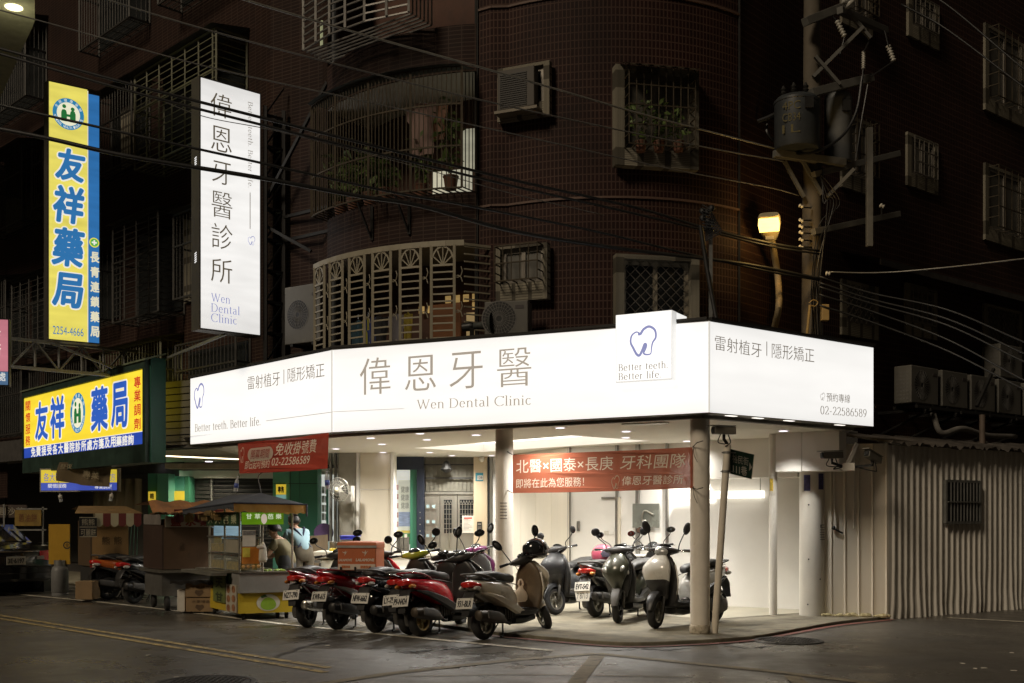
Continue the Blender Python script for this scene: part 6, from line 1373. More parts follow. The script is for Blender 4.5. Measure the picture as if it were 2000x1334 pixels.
def make_scooter(label,loc,rz,body,apron=None,lean=0.,steer=0.,plate=None,plate2=None,lamp='bar',rim=RIMS,panel=None,seat=SEATM,mirrors='round',cowl=None,tail='wide',box=False,front_fender=None,size=1.,rail=True,screen=False,scuff=None,naked=False,inner=None,exh=EXH,tyre_w=1.,group='scooters parked in front of the clinic',seatz=0.,decal=None,sharp=False):
 apron = apron or body; front_fender = front_fender or apron; cowl = cowl or PLASTIC; panel = panel or PLASTIC; inner = inner or PLASTIC
 t = thing('scooter',label,'scooter',loc,rz,group,rx=lean)
 if size != 1.: t.scale = (size,) * 3; WM[t.name] = WM[t.name] @ Matrix.Diagonal((size,size,size,1))
 rx,fx,wr = -.62,.64,.215
 # steering: everything forward of the head turns about the raked fork axis
 ax = Vector((-.42,0,1)).normalized(); hp = Vector((.50,0,.70)); ST = Matrix.Translation(hp) @ Matrix.Rotation(steer,4,ax) @ Matrix.Translation(-hp)
 def wheel(x,w,T,rimm):
  M = Matrix.Translation((x,0,wr)) @ Matrix.Rotation(R(90),4,'X')
  q = MB(); q.T = T; q.lathe([(.135,-w * .42),(.165,-w * .5),(.195,-w * .45),(.211,-w * .22),(wr,0),(.211,w * .22),(.195,w * .45),(.165,w * .5),(.135,w * .42)],36,M,closed=True); wh = q.build('tyre',TYRE,t,smooth=50)
  q = MB(); q.T = T; q.lathe([(.118,-w * .38),(.140,-w * .44),(.140,w * .44),(.118,w * .38)],32,M,closed=True)
  for k in range(5):
   a = 2 * math.pi * k / 5; d = Vector((math.cos(a),math.sin(a),0)); s_ = Vector((-d.y,d.x,0))
   for e_ in (-.016,.016): q.bar(M @ (d * .03 + s_ * e_ * .4),M @ (d * .128 + s_ * e_ * 1.6),.016,.04)
  q.lathe([(.001,-.045),(.038,-.045),(.038,.045),(.001,.045)],16,M); q.build('rim',rimm,wh,smooth=40)
  return wh
 wheel(rx,.115 * tyre_w,None,rim); fw = wheel(fx,.10 * tyre_w,ST,rim)
 M = Matrix.Translation((fx,0,wr)) @ Matrix.Rotation(R(90),4,'X'); q = MB(); q.T = ST; q.ring(M @ Matrix.Translation((0,0,.055)),.045,.095,28); q.box((fx - .08,-.06,wr + .04),(.05,.03,.08)); q.build('brake_disc',STEEL,fw)
 # engine, drive case, swing arm, shock, stand
 q = MB(); q.loft([[Vector((p.x,p.y,p.z)) for p in r_] for r_ in spine([(-.76,.23,.035,.08,.11),(-.66,.235,.05,.115,.11),(-.45,.26,.055,.10,.11),(-.22,.27,.055,.085,.11),(-.08,.27,.04,.06,.10)],18)]); q.build('drive_case',ENGINE,t,smooth=40)
 q = MB(); q.loft(spine([(-.50,.28,.05,.06),(-.38,.31,.09,.10),(-.22,.32,.11,.12),(-.05,.32,.10,.09),(.05,.30,.06,.05)],16))
 for k in range(6): q.box((-.30 + k * .05,-.10,.31),(.012,.05,.15))
 q.build('engine',ENGINE,t,smooth=40)
 q = MB(); q.loft(spine([(-.96,.325,.03,.035,-.17),(-.94,.325,.058,.062,-.17),(-.80,.305,.068,.074,-.17),(-.60,.27,.066,.070,-.165),(-.42,.235,.045,.05,-.155),(-.36,.22,.025,.025,-.15)],18,2.3)); mu = q.build('muffler',exh,t,smooth=40)
 q = MB(); q.loft(spine([(-.83,.33,.010,.05,-.242),(-.62,.295,.012,.056,-.240),(-.46,.262,.008,.034,-.216)],14,2.2)); q.build('heat_shield',GREYPL,mu,smooth=40)
 q = MB(); q.tube(catmull([(-.37,-.15,.22),(-.22,-.12,.17),(-.10,-.04,.22)],6),.018,8); q.build('exhaust_pipe',EXH,mu,smooth=True)
 q = MB(); q.tube([(-.655,.125,.26),(-.54,.125,.60)],.016,8)
 q.tube([Vector((-.645 + .095 * k / 40,.125 + .032 * math.cos(k * .9),.30 + .25 * k / 40)) + Vector((.032 * math.sin(k * .9),0,0)) for k in range(41)],.006,5); q.build('rear_shock',CHROME,t,smooth=True)
 for s_ in (-1,1): q = MB(); q.tube([(-.30,s_ * .07,.24),(-.40,s_ * .13,.03),(-.47,s_ * .15,.022)],.012,6); q.build('stand_leg',DARK,t)
 q = MB(); q.tube([(-.05,.12,.25),(-.13,.24,.03)],.011,6); q.build('side_stand',DARK,t)
 # rear mudguard with plate
 q = MB(); q.loft(spine([(-.97,.44,.06,.012),(-.93,.52,.085,.014),(-.86,.60,.09,.02),(-.70,.62,.09,.03)],12,3)); q.loft(spine([(-.985,.33,.055,.008),(-.965,.445,.062,.010)],12,3));
 arcv = []
 for k in range(9): a = R(20 + 125 * k / 8); arcv.append([Vector((rx - .255 * math.cos(a),y,wr + .255 * math.sin(a))) for y in (-.07,-.06,.06,.07)])
 q.loft(arcv,cap=False,close=False); q.build('rear_mudguard',PLASTIC,t,smooth=40)
 def plate_at(txt,z,x,par_w=.255,h=.14):
  M = Matrix.Translation((x,0,z)) @ Matrix.Rotation(R(-90),4,'Z') @ Matrix.Rotation(R(90 - 20),4,'X')
  q = MB(); q.T = M; q.box((0,0,0),(par_w,h,.006)); p_ = q.build('number_plate',PLATEW,t,bevel=.003)
  q = MB(); write(q,M @ Matrix.Translation((0,0,.0042)),txt,-par_w * .42,par_w * .42,-h * .32,h * .28,bold=.0035); q.T = M; q.box((-.09,h * .40,.004),(.02,.008,.002)); q.box((.09,h * .40,.004),(.02,.008,.002)); q.build('lettering',PLATEK,p_)
 if plate: plate_at(plate,.475,-.985)
 # tail body
 wide = 1. if tail == 'wide' else .82; sz = seatz
 secs = [(-.93,.715,.035,.025),(-.88,.700,.085 * wide,.055),(-.76,.672,.135 * wide,.085),(-.60,.635,.160 * wide,.115),(-.44,.595,.168 * wide,.145),(-.28,.545,.165 * wide,.180),(-.13,.48,.150 * wide,.205),(-.03,.43,.125,.17),(.01,.41,.10,.13)]
 if naked: secs = [(-.80,.69,.06,.03),(-.66,.66,.10,.06),(-.45,.62,.12,.08),(-.25,.56,.13,.12),(-.05,.47,.12,.15)]
 if sharp: secs = [(-1.0,.800,.020,.012),(-.93,.778,.055,.030),(-.80,.735,.105,.062),(-.62,.675,.150,.105),(-.44,.610,.172,.145),(-.28,.545,.168,.180),(-.13,.48,.150,.205),(-.03,.43,.125,.17),(.01,.41,.10,.13)]
 q = MB(); q.loft(spine(secs,24,1.7 if sharp else 2.5)); bd = q.build('tail_body',body,t,smooth=50)
 for s_ in (-1,1):  # darker lower panel and a swept crease
  q = MB(); q.loft([[Vector((x,s_ * (y + d),z + e)) for d,e in ((0,-h_),(.026,-h_ * .6),(.028,h_ * .6),(0,h_))] for x,y,z,h_ in ((-.80,.105 * wide,.60,.012),(-.60,.150 * wide,.545,.035),(-.40,.158 * wide,.475,.06),(-.20,.150 * wide,.40,.075),(-.02,.125,.33,.07),(.10,.12,.29,.04))],cap=True); q.build('side_skirt',panel,bd,smooth=40)
 if decal:
  for s_ in (-1,1): q = MB(); M = Matrix.Translation((-.40,s_ * .1725 * wide,.60)) @ Matrix.Rotation(R(0 if s_ < 0 else 180),4,'Z') @ Matrix.Rotation(R(90),4,'X'); write(q,M,decal,-.10,.10,-.03,.03,shear=.3); q.build('lettering',MATS.get('decal_pale') or mat('decal_pale',(.55,.53,.48),.4),bd)
 if scuff: pass
 q = MB(); q.loft(spine([(-.955,.715,.03,.012),(-.945,.705,.075 * wide,.035),(-.88,.70,.118 * wide,.048),(-.79,.685,.135 * wide,.04)],18,2.6)); q.build('tail_light',TAILR,t,smooth=50)
 for s_ in (-1,1): q = MB(); q.ball((-.86,s_ * .115 * wide,.655),(.075,.030,.030),12,k=6); q.build('turn_signal',AMBER if body in (P_RED,P_GREY,P_DRED) else CLEAR,t,smooth=True)
 # seat
 q = MB(); q.loft(spine([(-.80,.775 + sz,.06,.025),(-.76,.785 + sz,.105,.042),(-.60,.800 + sz,.132,.055),(-.46,.802 + sz,.142,.055),(-.36,.785 + sz,.140,.058),(-.24,.760 + sz,.135,.06),(-.12,.750 + sz,.120,.06),(-.02,.735 + sz,.085,.05),(.02,.715 + sz,.05,.03)],22,3)); st = q.build('seat',seat,t,smooth=50)
 q = MB(); q.tube(catmull([(-.78,.128,.775),(-.60,.150,.742),(-.36,.156,.708),(-.12,.14,.672),(.0,.1,.655)],5),.006,5); q.tube(catmull([(-.78,-.128,.775),(-.60,-.150,.742),(-.36,-.156,.708),(-.12,-.14,.672),(.0,-.1,.655)],5),.006,5); q.build('seat_seam',DARK,st)
 if rail: q = MB(); q.tube(catmull([(-.52,.155,.74),(-.70,.160,.80),(-.86,.125,.825),(-.91,0,.83),(-.86,-.125,.825),(-.70,-.160,.80),(-.52,-.155,.74)],6),.014,8); q.build('grab_rail',GREYPL if body is not P_RED else P_DRED,t,smooth=True)
 # floor board, inner shield, leg shield, nose
 q = MB(); q.loft(spine([(-.10,.30,.135,.045),(.05,.285,.160,.042),(.25,.28,.165,.042),(.40,.30,.160,.05),(.46,.36,.15,.06)],20,4)); q.loft(spine([(-.05,.20,.10,.05),(.15,.19,.12,.05),(.38,.22,.12,.05)],16,3)); fb = q.build('floorboard',PLASTIC,t,smooth=40)
 q = MB(); q.box((.17,0,.327),(.30,.25,.006)); [q.box((.06 + .045 * k,0,.332),(.012,.22,.006)) for k in range(6)]; q.build('foot_mat',GREYPL,fb)
 q = MB(); q.loft(stack([(.27,.40,.055,.14),(.36,.425,.050,.175),(.48,.445,.045,.205),(.60,.455,.045,.215),(.72,.455,.045,.205),(.82,.45,.045,.175),(.90,.44,.045,.12),(.93,.435,.03,.08)],22,3)); q.build('inner_shield',inner,t,smooth=50)
 q = MB(); q.loft(stack([(.40,.535,.030,.085),(.47,.56,.045,.125),(.56,.585,.065,.165),(.66,.605,.085,.200),(.74,.610,.095,.215),(.80,.595,.095,.205),(.86,.565,.085,.165),(.92,.525,.06,.110),(.955,.49,.03,.075)] if not sharp else [(.44,.60,.020,.045),(.50,.625,.035,.075),(.57,.640,.055,.115),(.65,.640,.085,.165),(.73,.620,.105,.205),(.80,.590,.105,.195),(.87,.555,.085,.150),(.93,.515,.06,.105),(.965,.485,.03,.07)],26,2.1 if not sharp else 1.6)); nose = q.build('leg_shield',apron,t,smooth=50)
 q = MB(); q.loft(stack([(.37,.52,.035,.095),(.44,.548,.046,.120),(.52,.578,.062,.152),(.59,.602,.076,.178),(.625,.604,.072,.176)] if not sharp else [(.34,.50,.03,.09),(.42,.52,.04,.13),(.52,.54,.05,.17),(.62,.55,.05,.20),(.72,.54,.05,.21)],24,2.2)); q.build('lower_shield',PLASTIC,nose,smooth=50)
 for s_ in (-1,1): q = MB(); q.T = Matrix.Translation((.615,s_ * .165,.70)) @ Matrix.Rotation(R(s_ * -32),4,'Z') @ Matrix.Rotation(R(18),4,'Y'); q.ball((0,0,0),(.024,.032,.055),12,k=6); q.build('front_signal',CLEAR,nose,smooth=True)
 q = MB()
 for s_ in (-1,1): q.tube([(.45,s_ * .19,.42),(.455,s_ * .222,.6),(.45,s_ * .19,.80)],.012,6)
 q.build('shield_edge',apron if apron in (P_SILVER,P_WHITE) else GREYPL,nose,smooth=True)
 # front fork, mudguard
 for s_ in (-1,1): q = MB(); q.T = ST; q.tube([(fx - .01,s_ * .075,wr),(fx - .075,s_ * .075,wr + .20),(.50,s_ * .06,.64)],[.022,.020,.024],10); q.build('fork_leg',GREYPL,t,smooth=True)
 rg = []
 for k in range(11):
  a = R(8 + 150 * k / 10); rr = .245; w = .072 * (math.sin(math.pi * (k + .8) / 11.6)) ** .45
  rg.append([Vector((fx + rr * math.cos(a) + d * math.cos(a),y,wr + rr * math.sin(a) + d * math.sin(a))) for y,d in ((-w,-.035),(-w * .75,.012),(0,.024),(w * .75,.012),(w,-.035),(w * .72,.002),(0,.014),(-w * .72,.002))])
 q = MB(); q.T = ST; q.loft(rg); q.build('front_mudguard',front_fender,t,smooth=50)
 # handlebar group
 q = MB(); q.T = ST; q.loft([[Vector((.44 + a,y,.985 + dz + b)) for a,b in sell(16,hx,hz,2.4)] for y,hx,hz,dz in ((-.20,.028,.022,.01),(-.14,.06,.04,.005),(-.08,.085,.058,.0),(0,.10,.07,.0),(.08,.085,.058,0),(.14,.06,.04,.005),(.20,.028,.022,.01))]); hc = q.build('handlebar_cover',cowl,t,smooth=50)
 q = MB(); q.T = ST; q.T = ST @ Matrix.Translation((.40,0,1.045)) @ Matrix.Rotation(R(-35),4,'Y'); q.ball((0,0,0),(.06,.085,.018),16,k=6); q.build('gauge',GLASS,hc,smooth=True)
 if lamp == 'bar': q = MB(); q.T = ST @ Matrix.Translation((.535,0,.975)) @ Matrix.Rotation(R(-14),4,'Y'); q.ball((0,0,0),(.035,.095,.058),18,k=8); q.build('headlight',HEADL,hc,smooth=True)
 elif lamp == 'apron':
  for s_ in (-1,1): q = MB(); q.T = Matrix.Translation((.668,s_ * .088,.735)) @ Matrix.Rotation(R(s_ * -16),4,'Z') @ Matrix.Rotation(R(-28),4,'Y') @ Matrix.Rotation(R(s_ * 16),4,'X'); q.ball((0,0,0),(.026,.085,.048),16,k=8); q.build('headlight',HEADL,nose,smooth=True)
 else:
  q = MB(); q.T = Matrix.Translation((.655,0,.735)) @ Matrix.Rotation(R(-8),4,'Y'); q.loft([[Vector((x,a,b)) for a,b in sell(22,w * s_,h_ * s_,3.4)] for x,s_ in ((-.03,1.08),(.008,1.08),(.012,.95),(.02,.8)) for w,h_ in ((.085,.045),)]); hl = q.build('headlight',HEADL,nose,smooth=40)
  q = MB(); q.T = Matrix.Translation((.678,0,.735)); [q.lathe([(.014,0),(.024,.004),(.024,.0)],14,Matrix.Translation((0,y,0)) @ Matrix.Rotation(R(90),4,'Y')) for y in (-.03,.03)]; q.build('lamp_ring',DARK,hl)
 q = MB(); q.T = ST; q.tube(catmull([(.36,-.35,1.005),(.405,-.20,1.0),(.44,0,.985),(.405,.20,1.0),(.36,.35,1.005)],6),.012,8); q.tube([(.50,0,.70),(.455,0,.95)],.028,10); q.build('handlebar',GREYPL,t,smooth=True)
 for s_ in (-1,1):
  q = MB(); q.T = ST; q.tube([(.388,s_ * .245,1.003),(.357,s_ * .36,1.006)],.018,10); gp_ = q.build('grip',BLACK,t,smooth=40)
  q = MB(); q.T = ST; q.tube(catmull([(.42,s_ * .20,1.0),(.445,s_ * .24,.995),(.415,s_ * .38,.99)],4),.007,6); q.build('brake_lever',CHROME,gp_,smooth=True)
  if mirrors:
   hz = 1.25 if mirrors == 'tall' else 1.215; yy = .33 if mirrors != 'tall' else .27
   q = MB(); q.T = ST; q.tube(catmull([(.41,s_ * .185,1.01),(.425,s_ * .20,1.08),(.40,s_ * (yy - .03),hz - .05),(.39,s_ * yy,hz)],5),.0075,7); ms = q.build('mirror_stalk',BLACK,t,smooth=True)
   Mm = ST @ Matrix.Translation((.39,s_ * (yy + .01),hz + .035)) @ Matrix.Rotation(R(s_ * -14),4,'Z') @ Matrix.Rotation(R(8),4,'Y') @ (Matrix.Rotation(R(-s_ * 24),4,'X') if mirrors == 'tall' else Matrix.Identity(4)); dim = (.020,.062,.058) if mirrors == 'round' else ((.022,.075,.05) if mirrors == 'oval' else (.024,.05,.088))
   q = MB(); q.T = Mm; q.ball((0,0,0),dim,18,k=8); q.build('mirror_shell',BLACK,ms,smooth=True)
   q = MB(); q.T = Mm @ Matrix.Translation((-.0205 if mirrors != 'x' else 0,0,0)) @ Matrix.Rotation(R(90),4,'Y'); q.disc(Matrix.Identity(4),dim[2] * .86,22,dim[1] * .86); q.build('mirror_face',MIRG,ms)
 q = MB(); q.T = ST
 for k,(a,b) in enumerate(((.18,.10),(-.18,-.1),(.2,-.05))): q.tube(catmull([(.42,a,.99),(.52,a * .7,.96),(.54,b,.86),(.50,b * .5,.78)],4),.005,5)
 q.build('brake_cable',BLACK,t,smooth=True)
 if screen: q = MB(); q.T = ST; q.loft([[Vector((.54 - .05 * k,y * (1 - .1 * k),1.0 + .06 * k - 1.2 * y * y)) for y in (-.12,-.06,0,.06,.12)] for k in range(4)],cap=False,close=False); q.build('fly_screen',BLACK,hc,smooth=True)
 return t
def put(px,py,other,**k):
 """wheel contact seen at (px,py); other: heading vector"""
 return k
def place_rear(px,py,hd):
 """ground point under the rear axle at a photo point; heading angle in degrees from the picture's right towards the distance"""
 c = gnd(px,py + 3); a = R(hd); f = Vector((math.cos(a),math.sin(a),0)); o = c + f * .62; return (o.x,o.y,0.0),a
def place_front(px,py,hd):
 c = gnd(px,py + 3); a = R(hd); f = Vector((math.cos(a),math.sin(a),0)); o = c - f * .64; return (o.x,o.y,0.0),a
Z_ON = .045
def up(q): return ((q[0][0],q[0][1],Z_ON),q[1])
# the row with tails to the road
l,a = place_rear(601,1222,69); make_scooter('dark red scooter with a chrome rimmed muffler beside the guava cart',l,a,P_DRED,panel=PLASTIC,sharp=True,lean=R(-5),steer=R(14),plate='NZT-790',mirrors='oval',exh=mat('muffler_chrome',(.42,.40,.35),.25,metal=.9,var=.2),rim=RIMB,lamp='bar')
l,a = place_rear(660,1227,60); make_scooter('red scooter with a broad silver side strip, second from the guava cart',l,a,P_RED,apron=P_RED,sharp=True,panel=mat('side_strip_silver',(.52,.50,.46),.3,metal=.4,var=.05,coat=.6),lean=R(-3),steer=R(10),plate='KWR-615',mirrors='oval',rim=RIMB,lamp='apron')
l,a = place_rear(736,1233,64); s3 = make_scooter('black scooter carrying the orange delivery box',l,a,P_BLACK,panel=PLASTIC,lean=R(-1),steer=R(22),plate='NFW-6662',mirrors='round',cowl=P_LIME,rim=RIMB,tail='narrow',naked=True,size=1.02); LOC3,A3 = l,a
l,a = place_rear(801,1236.5,62); make_scooter('all black scooter squeezed behind the bright red one',l,a,P_BLACK,sharp=True,lean=R(-6),steer=R(14),plate='LY-7570',mirrors='tall',rim=RIMB,cowl=PLASTIC)
l,a = place_rear(823,1240.5,57); make_scooter('bright red scooter with a black seat and gold tinted rear rim',l,a,P_RED,apron=P_BLACK,panel=PLASTIC,lean=R(-6),steer=R(24),plate='P9-N424',mirrors='oval',rim=mat('rim_gold',(.42,.33,.16),.35,metal=.8,var=.15),exh=mat('muffler_brown',(.06,.045,.03),.5,metal=.3,var=.4,scale=6))
l,a = place_rear(946,1246.5,55); s6 = make_scooter('champagne silver scooter with an open brown shield and a black helmet on its mirror',l,a,P_SILVER,apron=P_SILVER,inner=mat('inner_brown',(.11,.075,.04),.5,var=.3,scale=5),panel=P_SILVER,lean=R(-4),steer=R(52),plate='931-BLR',mirrors='tall',rim=RIMS,lamp='bar',exh=mat('muffler_brown',(.06,.045,.03),.5)); L6,A6 = l,a
# second row behind them
l,a = place_rear(880,1205,66); make_scooter('scooter with a purple nose behind the bright red one',l,a,P_PURPLE,cowl=P_PURPLE,lean=R(-4),steer=R(10),mirrors='tall',rim=RIMB,size=1.03)
# under the canopy
l,a = up(place_front(1083,1204,238)); make_scooter('round nosed charcoal scooter with one oblong headlight by the white wall',l,a,P_MATTE,apron=P_MATTE,panel=P_MATTE,lean=R(4),steer=R(-14),mirrors='round',rim=RIMS,lamp='nose',front_fender=P_MATTE)
l,a = up(place_rear(1164,1208,58)); s2b = make_scooter('grey scooter with two plates hanging from its tail',l,a,P_GREY,panel=P_GREY,sharp=True,lean=R(-4),steer=R(8),plate='EVT-542',mirrors='oval',rim=RIMS,group='scooters parked in front of the clinic'); LB,AB_ = l,a
l,a = up(place_front(1212,1220,243)); make_scooter('olive green scooter with twin headlights facing the road',l,a,P_OLIVE,apron=P_OLIVE,panel=PLASTIC,sharp=True,lean=R(6),steer=R(12),mirrors='round',rim=RIMB,lamp='apron',front_fender=GREYPL,size=1.03)
l,a = up(place_front(1288,1231,226)); make_scooter('pearl white scooter partly behind the corner column',l,a,P_WHITE,apron=P_WHITE,panel=PLASTIC,lean=R(4),steer=R(16),mirrors='tall',rim=RIMS,lamp='bar',cowl=P_BLACK,front_fender=PLASTIC,size=1.05)
l,a = up(place_rear(1232,1196,60)); make_scooter('dark scooter mostly hidden between the olive green one and the wall',l,a,P_BLACK,lean=R(-3),steer=R(8),mirrors='oval',rim=RIMB)
# in the dark by the carts
l,a = place_rear(212,1168,35); make_scooter('scooter with an orange red tail beside the brown carts',l,a,P_ORANGE,apron=P_DRED,lean=R(-3),steer=R(14),mirrors='oval',rim=RIMB,group='scooters between the food carts')
l,a = place_rear(262,1176,60); make_scooter('black scooter tucked against the brown steamed chicken cart',l,a,P_BLACK,lean=R(-3),steer=R(14),mirrors='round',rim=RIMB,group='scooters between the food carts')
def on_scooter(l,a,x,y,z): return Vector(l) + Matrix.Rotation(a,3,'Z') @ Vector((x,y,z))
# second plate of the grey scooter hangs under the first
M = WM[s2b.name] @ Matrix.Translation((-1.0,0,.345)) @ Matrix.Rotation(R(-90),4,'Z') @ Matrix.Rotation(R(78),4,'X')
q = MB(); q.T = M; q.add([Vector(p) for p in ((-.13,.07,0),(.13,.07,0),(.115,-.085,0),(-.09,-.085,0),(-.13,.07,.004),(.13,.07,.004),(.115,-.085,.004),(-.09,-.085,.004))],[(0,1,2,3),(4,5,6,7),(0,1,5,4),(2,3,7,6),(1,2,6,5),(0,3,7,4)]); p2 = q.build('mudflap_card',PLATEW,s2b,world=True)
q = MB(); write(q,M @ Matrix.Translation((0,0,.006)),'7 8713',-.09,.09,-.05,.04); q.build('lettering',PLATEK,p2,world=True)
# helmets
def helmet(lab,c,rz,m,vis,tilt=0.,visor_open=False,s=1.):
 t = thing('helmet',lab,'helmet',tuple(c),rz,rx=tilt); r_ = .135 * s
 q = MB(); vs = []
 rings = []
 for i in range(11):
  p = math.pi * .5 - math.pi * .78 * i / 10; rr = max(.002,r_ * math.cos(p)); rings.append([Vector((rr * math.cos(2 * math.pi * j / 28) * 1.12,rr * math.sin(2 * math.pi * j / 28),r_ * math.sin(p) * 1.02)) for j in range(28)])
 q.loft(rings); q.build('shell',m,t,smooth=True)
 q = MB(); rings = []
 for i in range(7):
  z = -.055 + .12 * i / 6; rr = r_ * 1.06 * math.sqrt(max(.05,1 - (z / r_ / 1.05) ** 2)); up_ = .0
  rings.append([Vector(((rr + .012) * math.cos(b_) * 1.1,(rr + .006) * math.sin(b_),z + (.07 if visor_open else 0))) for b_ in [R(-80 + 160 * k / 14) for k in range(15)]])
 q.loft(rings,cap=False,close=False); q.build('visor',vis,t,smooth=True)
 q = MB(); q.tube([Vector((r_ * 1.1 * math.cos(2 * math.pi * j / 24) * .82,r_ * .80 * math.sin(2 * math.pi * j / 24),-.082 * s)) for j in range(25)],.012,6); q.build('edge_trim',BLACK,t,smooth=True)
 q = MB(); [q.ball((.03,s_ * r_ * .98,.0),(.022,.012,.022),10,k=5) for s_ in (-1,1)]; q.build('visor_pivot',GREYPL,t,smooth=True); return t
helmet('glossy black helmet hung on the left mirror of the champagne silver scooter',at(1047,1073,15.0),A6 + R(150),paint('helmet_black',(.010,.010,.011)),GLASS,R(12),s=1.12)
helmet('pink helmet resting on the handlebar of the grey scooter',at(1177,1083,17.75),R(-20),mat('helmet_pink',(.52,.09,.15),.32,var=.08,coat=.7),mat('visor_tint',(.10,.09,.12),.1,var=.2),R(-8),s=1.2)
# plastic bag with fruit on the bag hook
bc_ = at(1017,1160,14.95); t = thing('carrier_bag','knotted pink plastic bag hanging on the champagne silver scooter','bag',tuple(bc_))
q = MB(); rings = []
for z,r_ in ((-.105,.02),(-.10,.06),(-.07,.085),(-.02,.088),(.03,.07),(.07,.035),(.10,.028)): rings.append([Vector((r_ * math.cos(2 * math.pi * j / 24) * (1 + .08 * math.sin(5 * j)),r_ * .8 * math.sin(2 * math.pi * j / 24) * (1 + .1 * math.cos(7 * j)),z + .006 * math.sin(3 * j))) for j in range(24)])
q.loft(rings); bm_ = cloth_mat('bag_pink',(.92,.74,.60),.4,.1); q.build('bag_body',bm_,t,smooth=True)
q = MB()
for s_ in (-1,1): q.loft([[Vector((s_ * x + a_,b_,z)) for a_,b_ in ((-.014,0),(0,.008),(.014,0),(0,-.008))] for x,z in ((.015,.09),(.03,.13),(.022,.17),(.0,.20))])
q.build('bag_handle',bm_,t,smooth=True)
# delivery box on the black scooter
bx_ = Vector(LOC3) + Matrix.Rotation(A3,3,'Z') @ Vector((-.74,0,.86)); p0 = at(665,1117,15.25);
dbz = thing('delivery_box','orange insulated delivery box strapped on the black scooter','delivery box',tuple(at(705.5,1113,15.45)),R(-8))
OR = mat('box_orange',(.50,.135,.045),.65,var=.08,scale=5,bump=.05); ORL = mat('box_print_pale',(.66,.56,.46),.6,var=.05)
w_,d_,h_ = .535,.44,.37
q = MB(); q.bx(-w_ / 2,w_ / 2,-d_ / 2,d_ / 2,0,h_ - .04); q.build('box_body',OR,dbz,bevel=.012)
q = MB(); rings = [[Vector((x * k,y * k2,z)) for x,y in ((-w_ / 2,-d_ / 2),(w_ / 2,-d_ / 2),(w_ / 2,d_ / 2),(-w_ / 2,d_ / 2))] for k,k2,z in ((1.02,1.025,h_ - .075),(1.03,1.035,h_ - .02),(1.0,1.0,h_ + .012),(.7,.7,h_ + .022))]; q.loft(rings); q.build('box_lid',OR,dbz,bevel=.008)
q = MB(); q.bx(-w_ / 2 * 1.035,w_ / 2 * 1.035,-d_ / 2 * 1.05,-d_ / 2 * 1.045,h_ - .062,h_ - .030); q.bx(-w_ / 2 * 1.05,-w_ / 2 * 1.045,-d_ / 2 * 1.03,d_ / 2,h_ - .062,h_ - .030); q.build('reflective_band',mat('reflective_grey',(.40,.39,.36),.4,metal=.3),dbz)
q = MB(); q.bx(-w_ / 2 + .01,w_ / 2 - .01,-d_ / 2 - .003,-d_ / 2 + .01,.012,.088); q.build('pale_band',ORL,dbz)
Mf = Matrix.Translation((0,-d_ / 2 - .002,0)) @ Matrix.Rotation(R(90),4,'X')
q = MB(); write(q,Mf,'LALAMOVE',-.255,-.065,.125,.16,bold=.002,shear=.15); write(q,Mf,'LALAMOVE',-.015,.245,.125,.165,bold=.003,shear=.15)
def swift(q,cx,cy,s): q.add([Mf @ Vector((cx + x * s,cy + y * s,.001)) for x,y in ((-.5,.3),(-.1,.12),(.12,.5),(.14,.12),(.5,.42),(.2,-.02),(-.12,-.5),(0,-.05),(-.35,.08))],[(0,1,8),(1,3,7,8),(1,2,3),(3,4,5),(3,5,7),(5,6,7)])
swift(q,-.165,.235,.075); swift(q,.115,.235,.09); q.build('lettering',ORL,dbz)
q = MB(); write(q,Mf @ Matrix.Translation((0,0,.004)),'服務快遞',-.21,-.09,.03,.07,bold=.002); write(q,Mf @ Matrix.Translation((0,0,.004)),'服務快遞',.05,.2,.03,.07,bold=.002); q.build('lettering',mat('box_print_orange',(.52,.17,.06),.6),dbz)
q = MB()
for x in (-.22,-.02,.19): q.tube([(x,-d_ / 2 - .012,.05),(x,-d_ / 2 - .018,.0),(x,-d_ / 2 + .1,-.03)],.012,6)
q.bar((-.32,-.15,-.025),(.32,-.15,-.025),.025); q.bar((-.32,.15,-.025),(.32,.15,-.025),.025); q.bar((-.2,-.2,-.04),(-.2,.2,-.04),.02); q.bar((.2,-.2,-.04),(.2,.2,-.04),.02); q.build('carrier_frame',BLACK,dbz)
# ================================================================== pharmacy arcade
arc_ = thing('pharmacy_arcade','dim pharmacy arcade with green pillars and strip lights behind the carts','shopfront',(-6,25,0))
PZ = 2.86
g = MB(); poly_ground(g,[(-6.75,20.6),(-11.2,25.8),(-9.5,29.5),(-3.2,28.5),(-2.9,24.2),(-5.55,20.5)],PZ); g.build('ceiling',mat('arcade_ceiling',(.50,.46,.36),.7,var=.06),arc_,world=True)
STRIP = lit('strip_led',(1,.82,.55),4.0)
def cstrip(p,q,w=.05): g = MB(); a,b = ceil_pt(*p,PZ - .01),ceil_pt(*q,PZ - .01); g.bar(a,b,w,.02); g.build('strip_light',STRIP,arc_,world=True)
cstrip((286,889),(466,897)); cstrip((226,911),(321,913)); cstrip((103,909),(120,908))
for px,py in ((289,898),(304,904.5),(318,909.5),(408,902)):
 c = ceil_pt(px,py,PZ - .012); g = MB(); g.lathe([(.001,0),(.085,0),(.085,.008)],18,Matrix.Translation(c)); g.build('downlight',LEDM,arc_,world=True)
pl2 = bpy.data.lights.new('arcade_beam','SPOT'); pl2.energy = 135; pl2.spot_size = R(140); pl2.spot_blend = .6; pl2.shadow_soft_size = .15; pl2.color = (1,.88,.66)
for px,py in ((304,904),(408,902),(480,900)):
 c = ceil_pt(px,py,PZ - .05); o = bpy.data.objects.new('arcade_beam',pl2); COL.objects.link(o); o.location = c
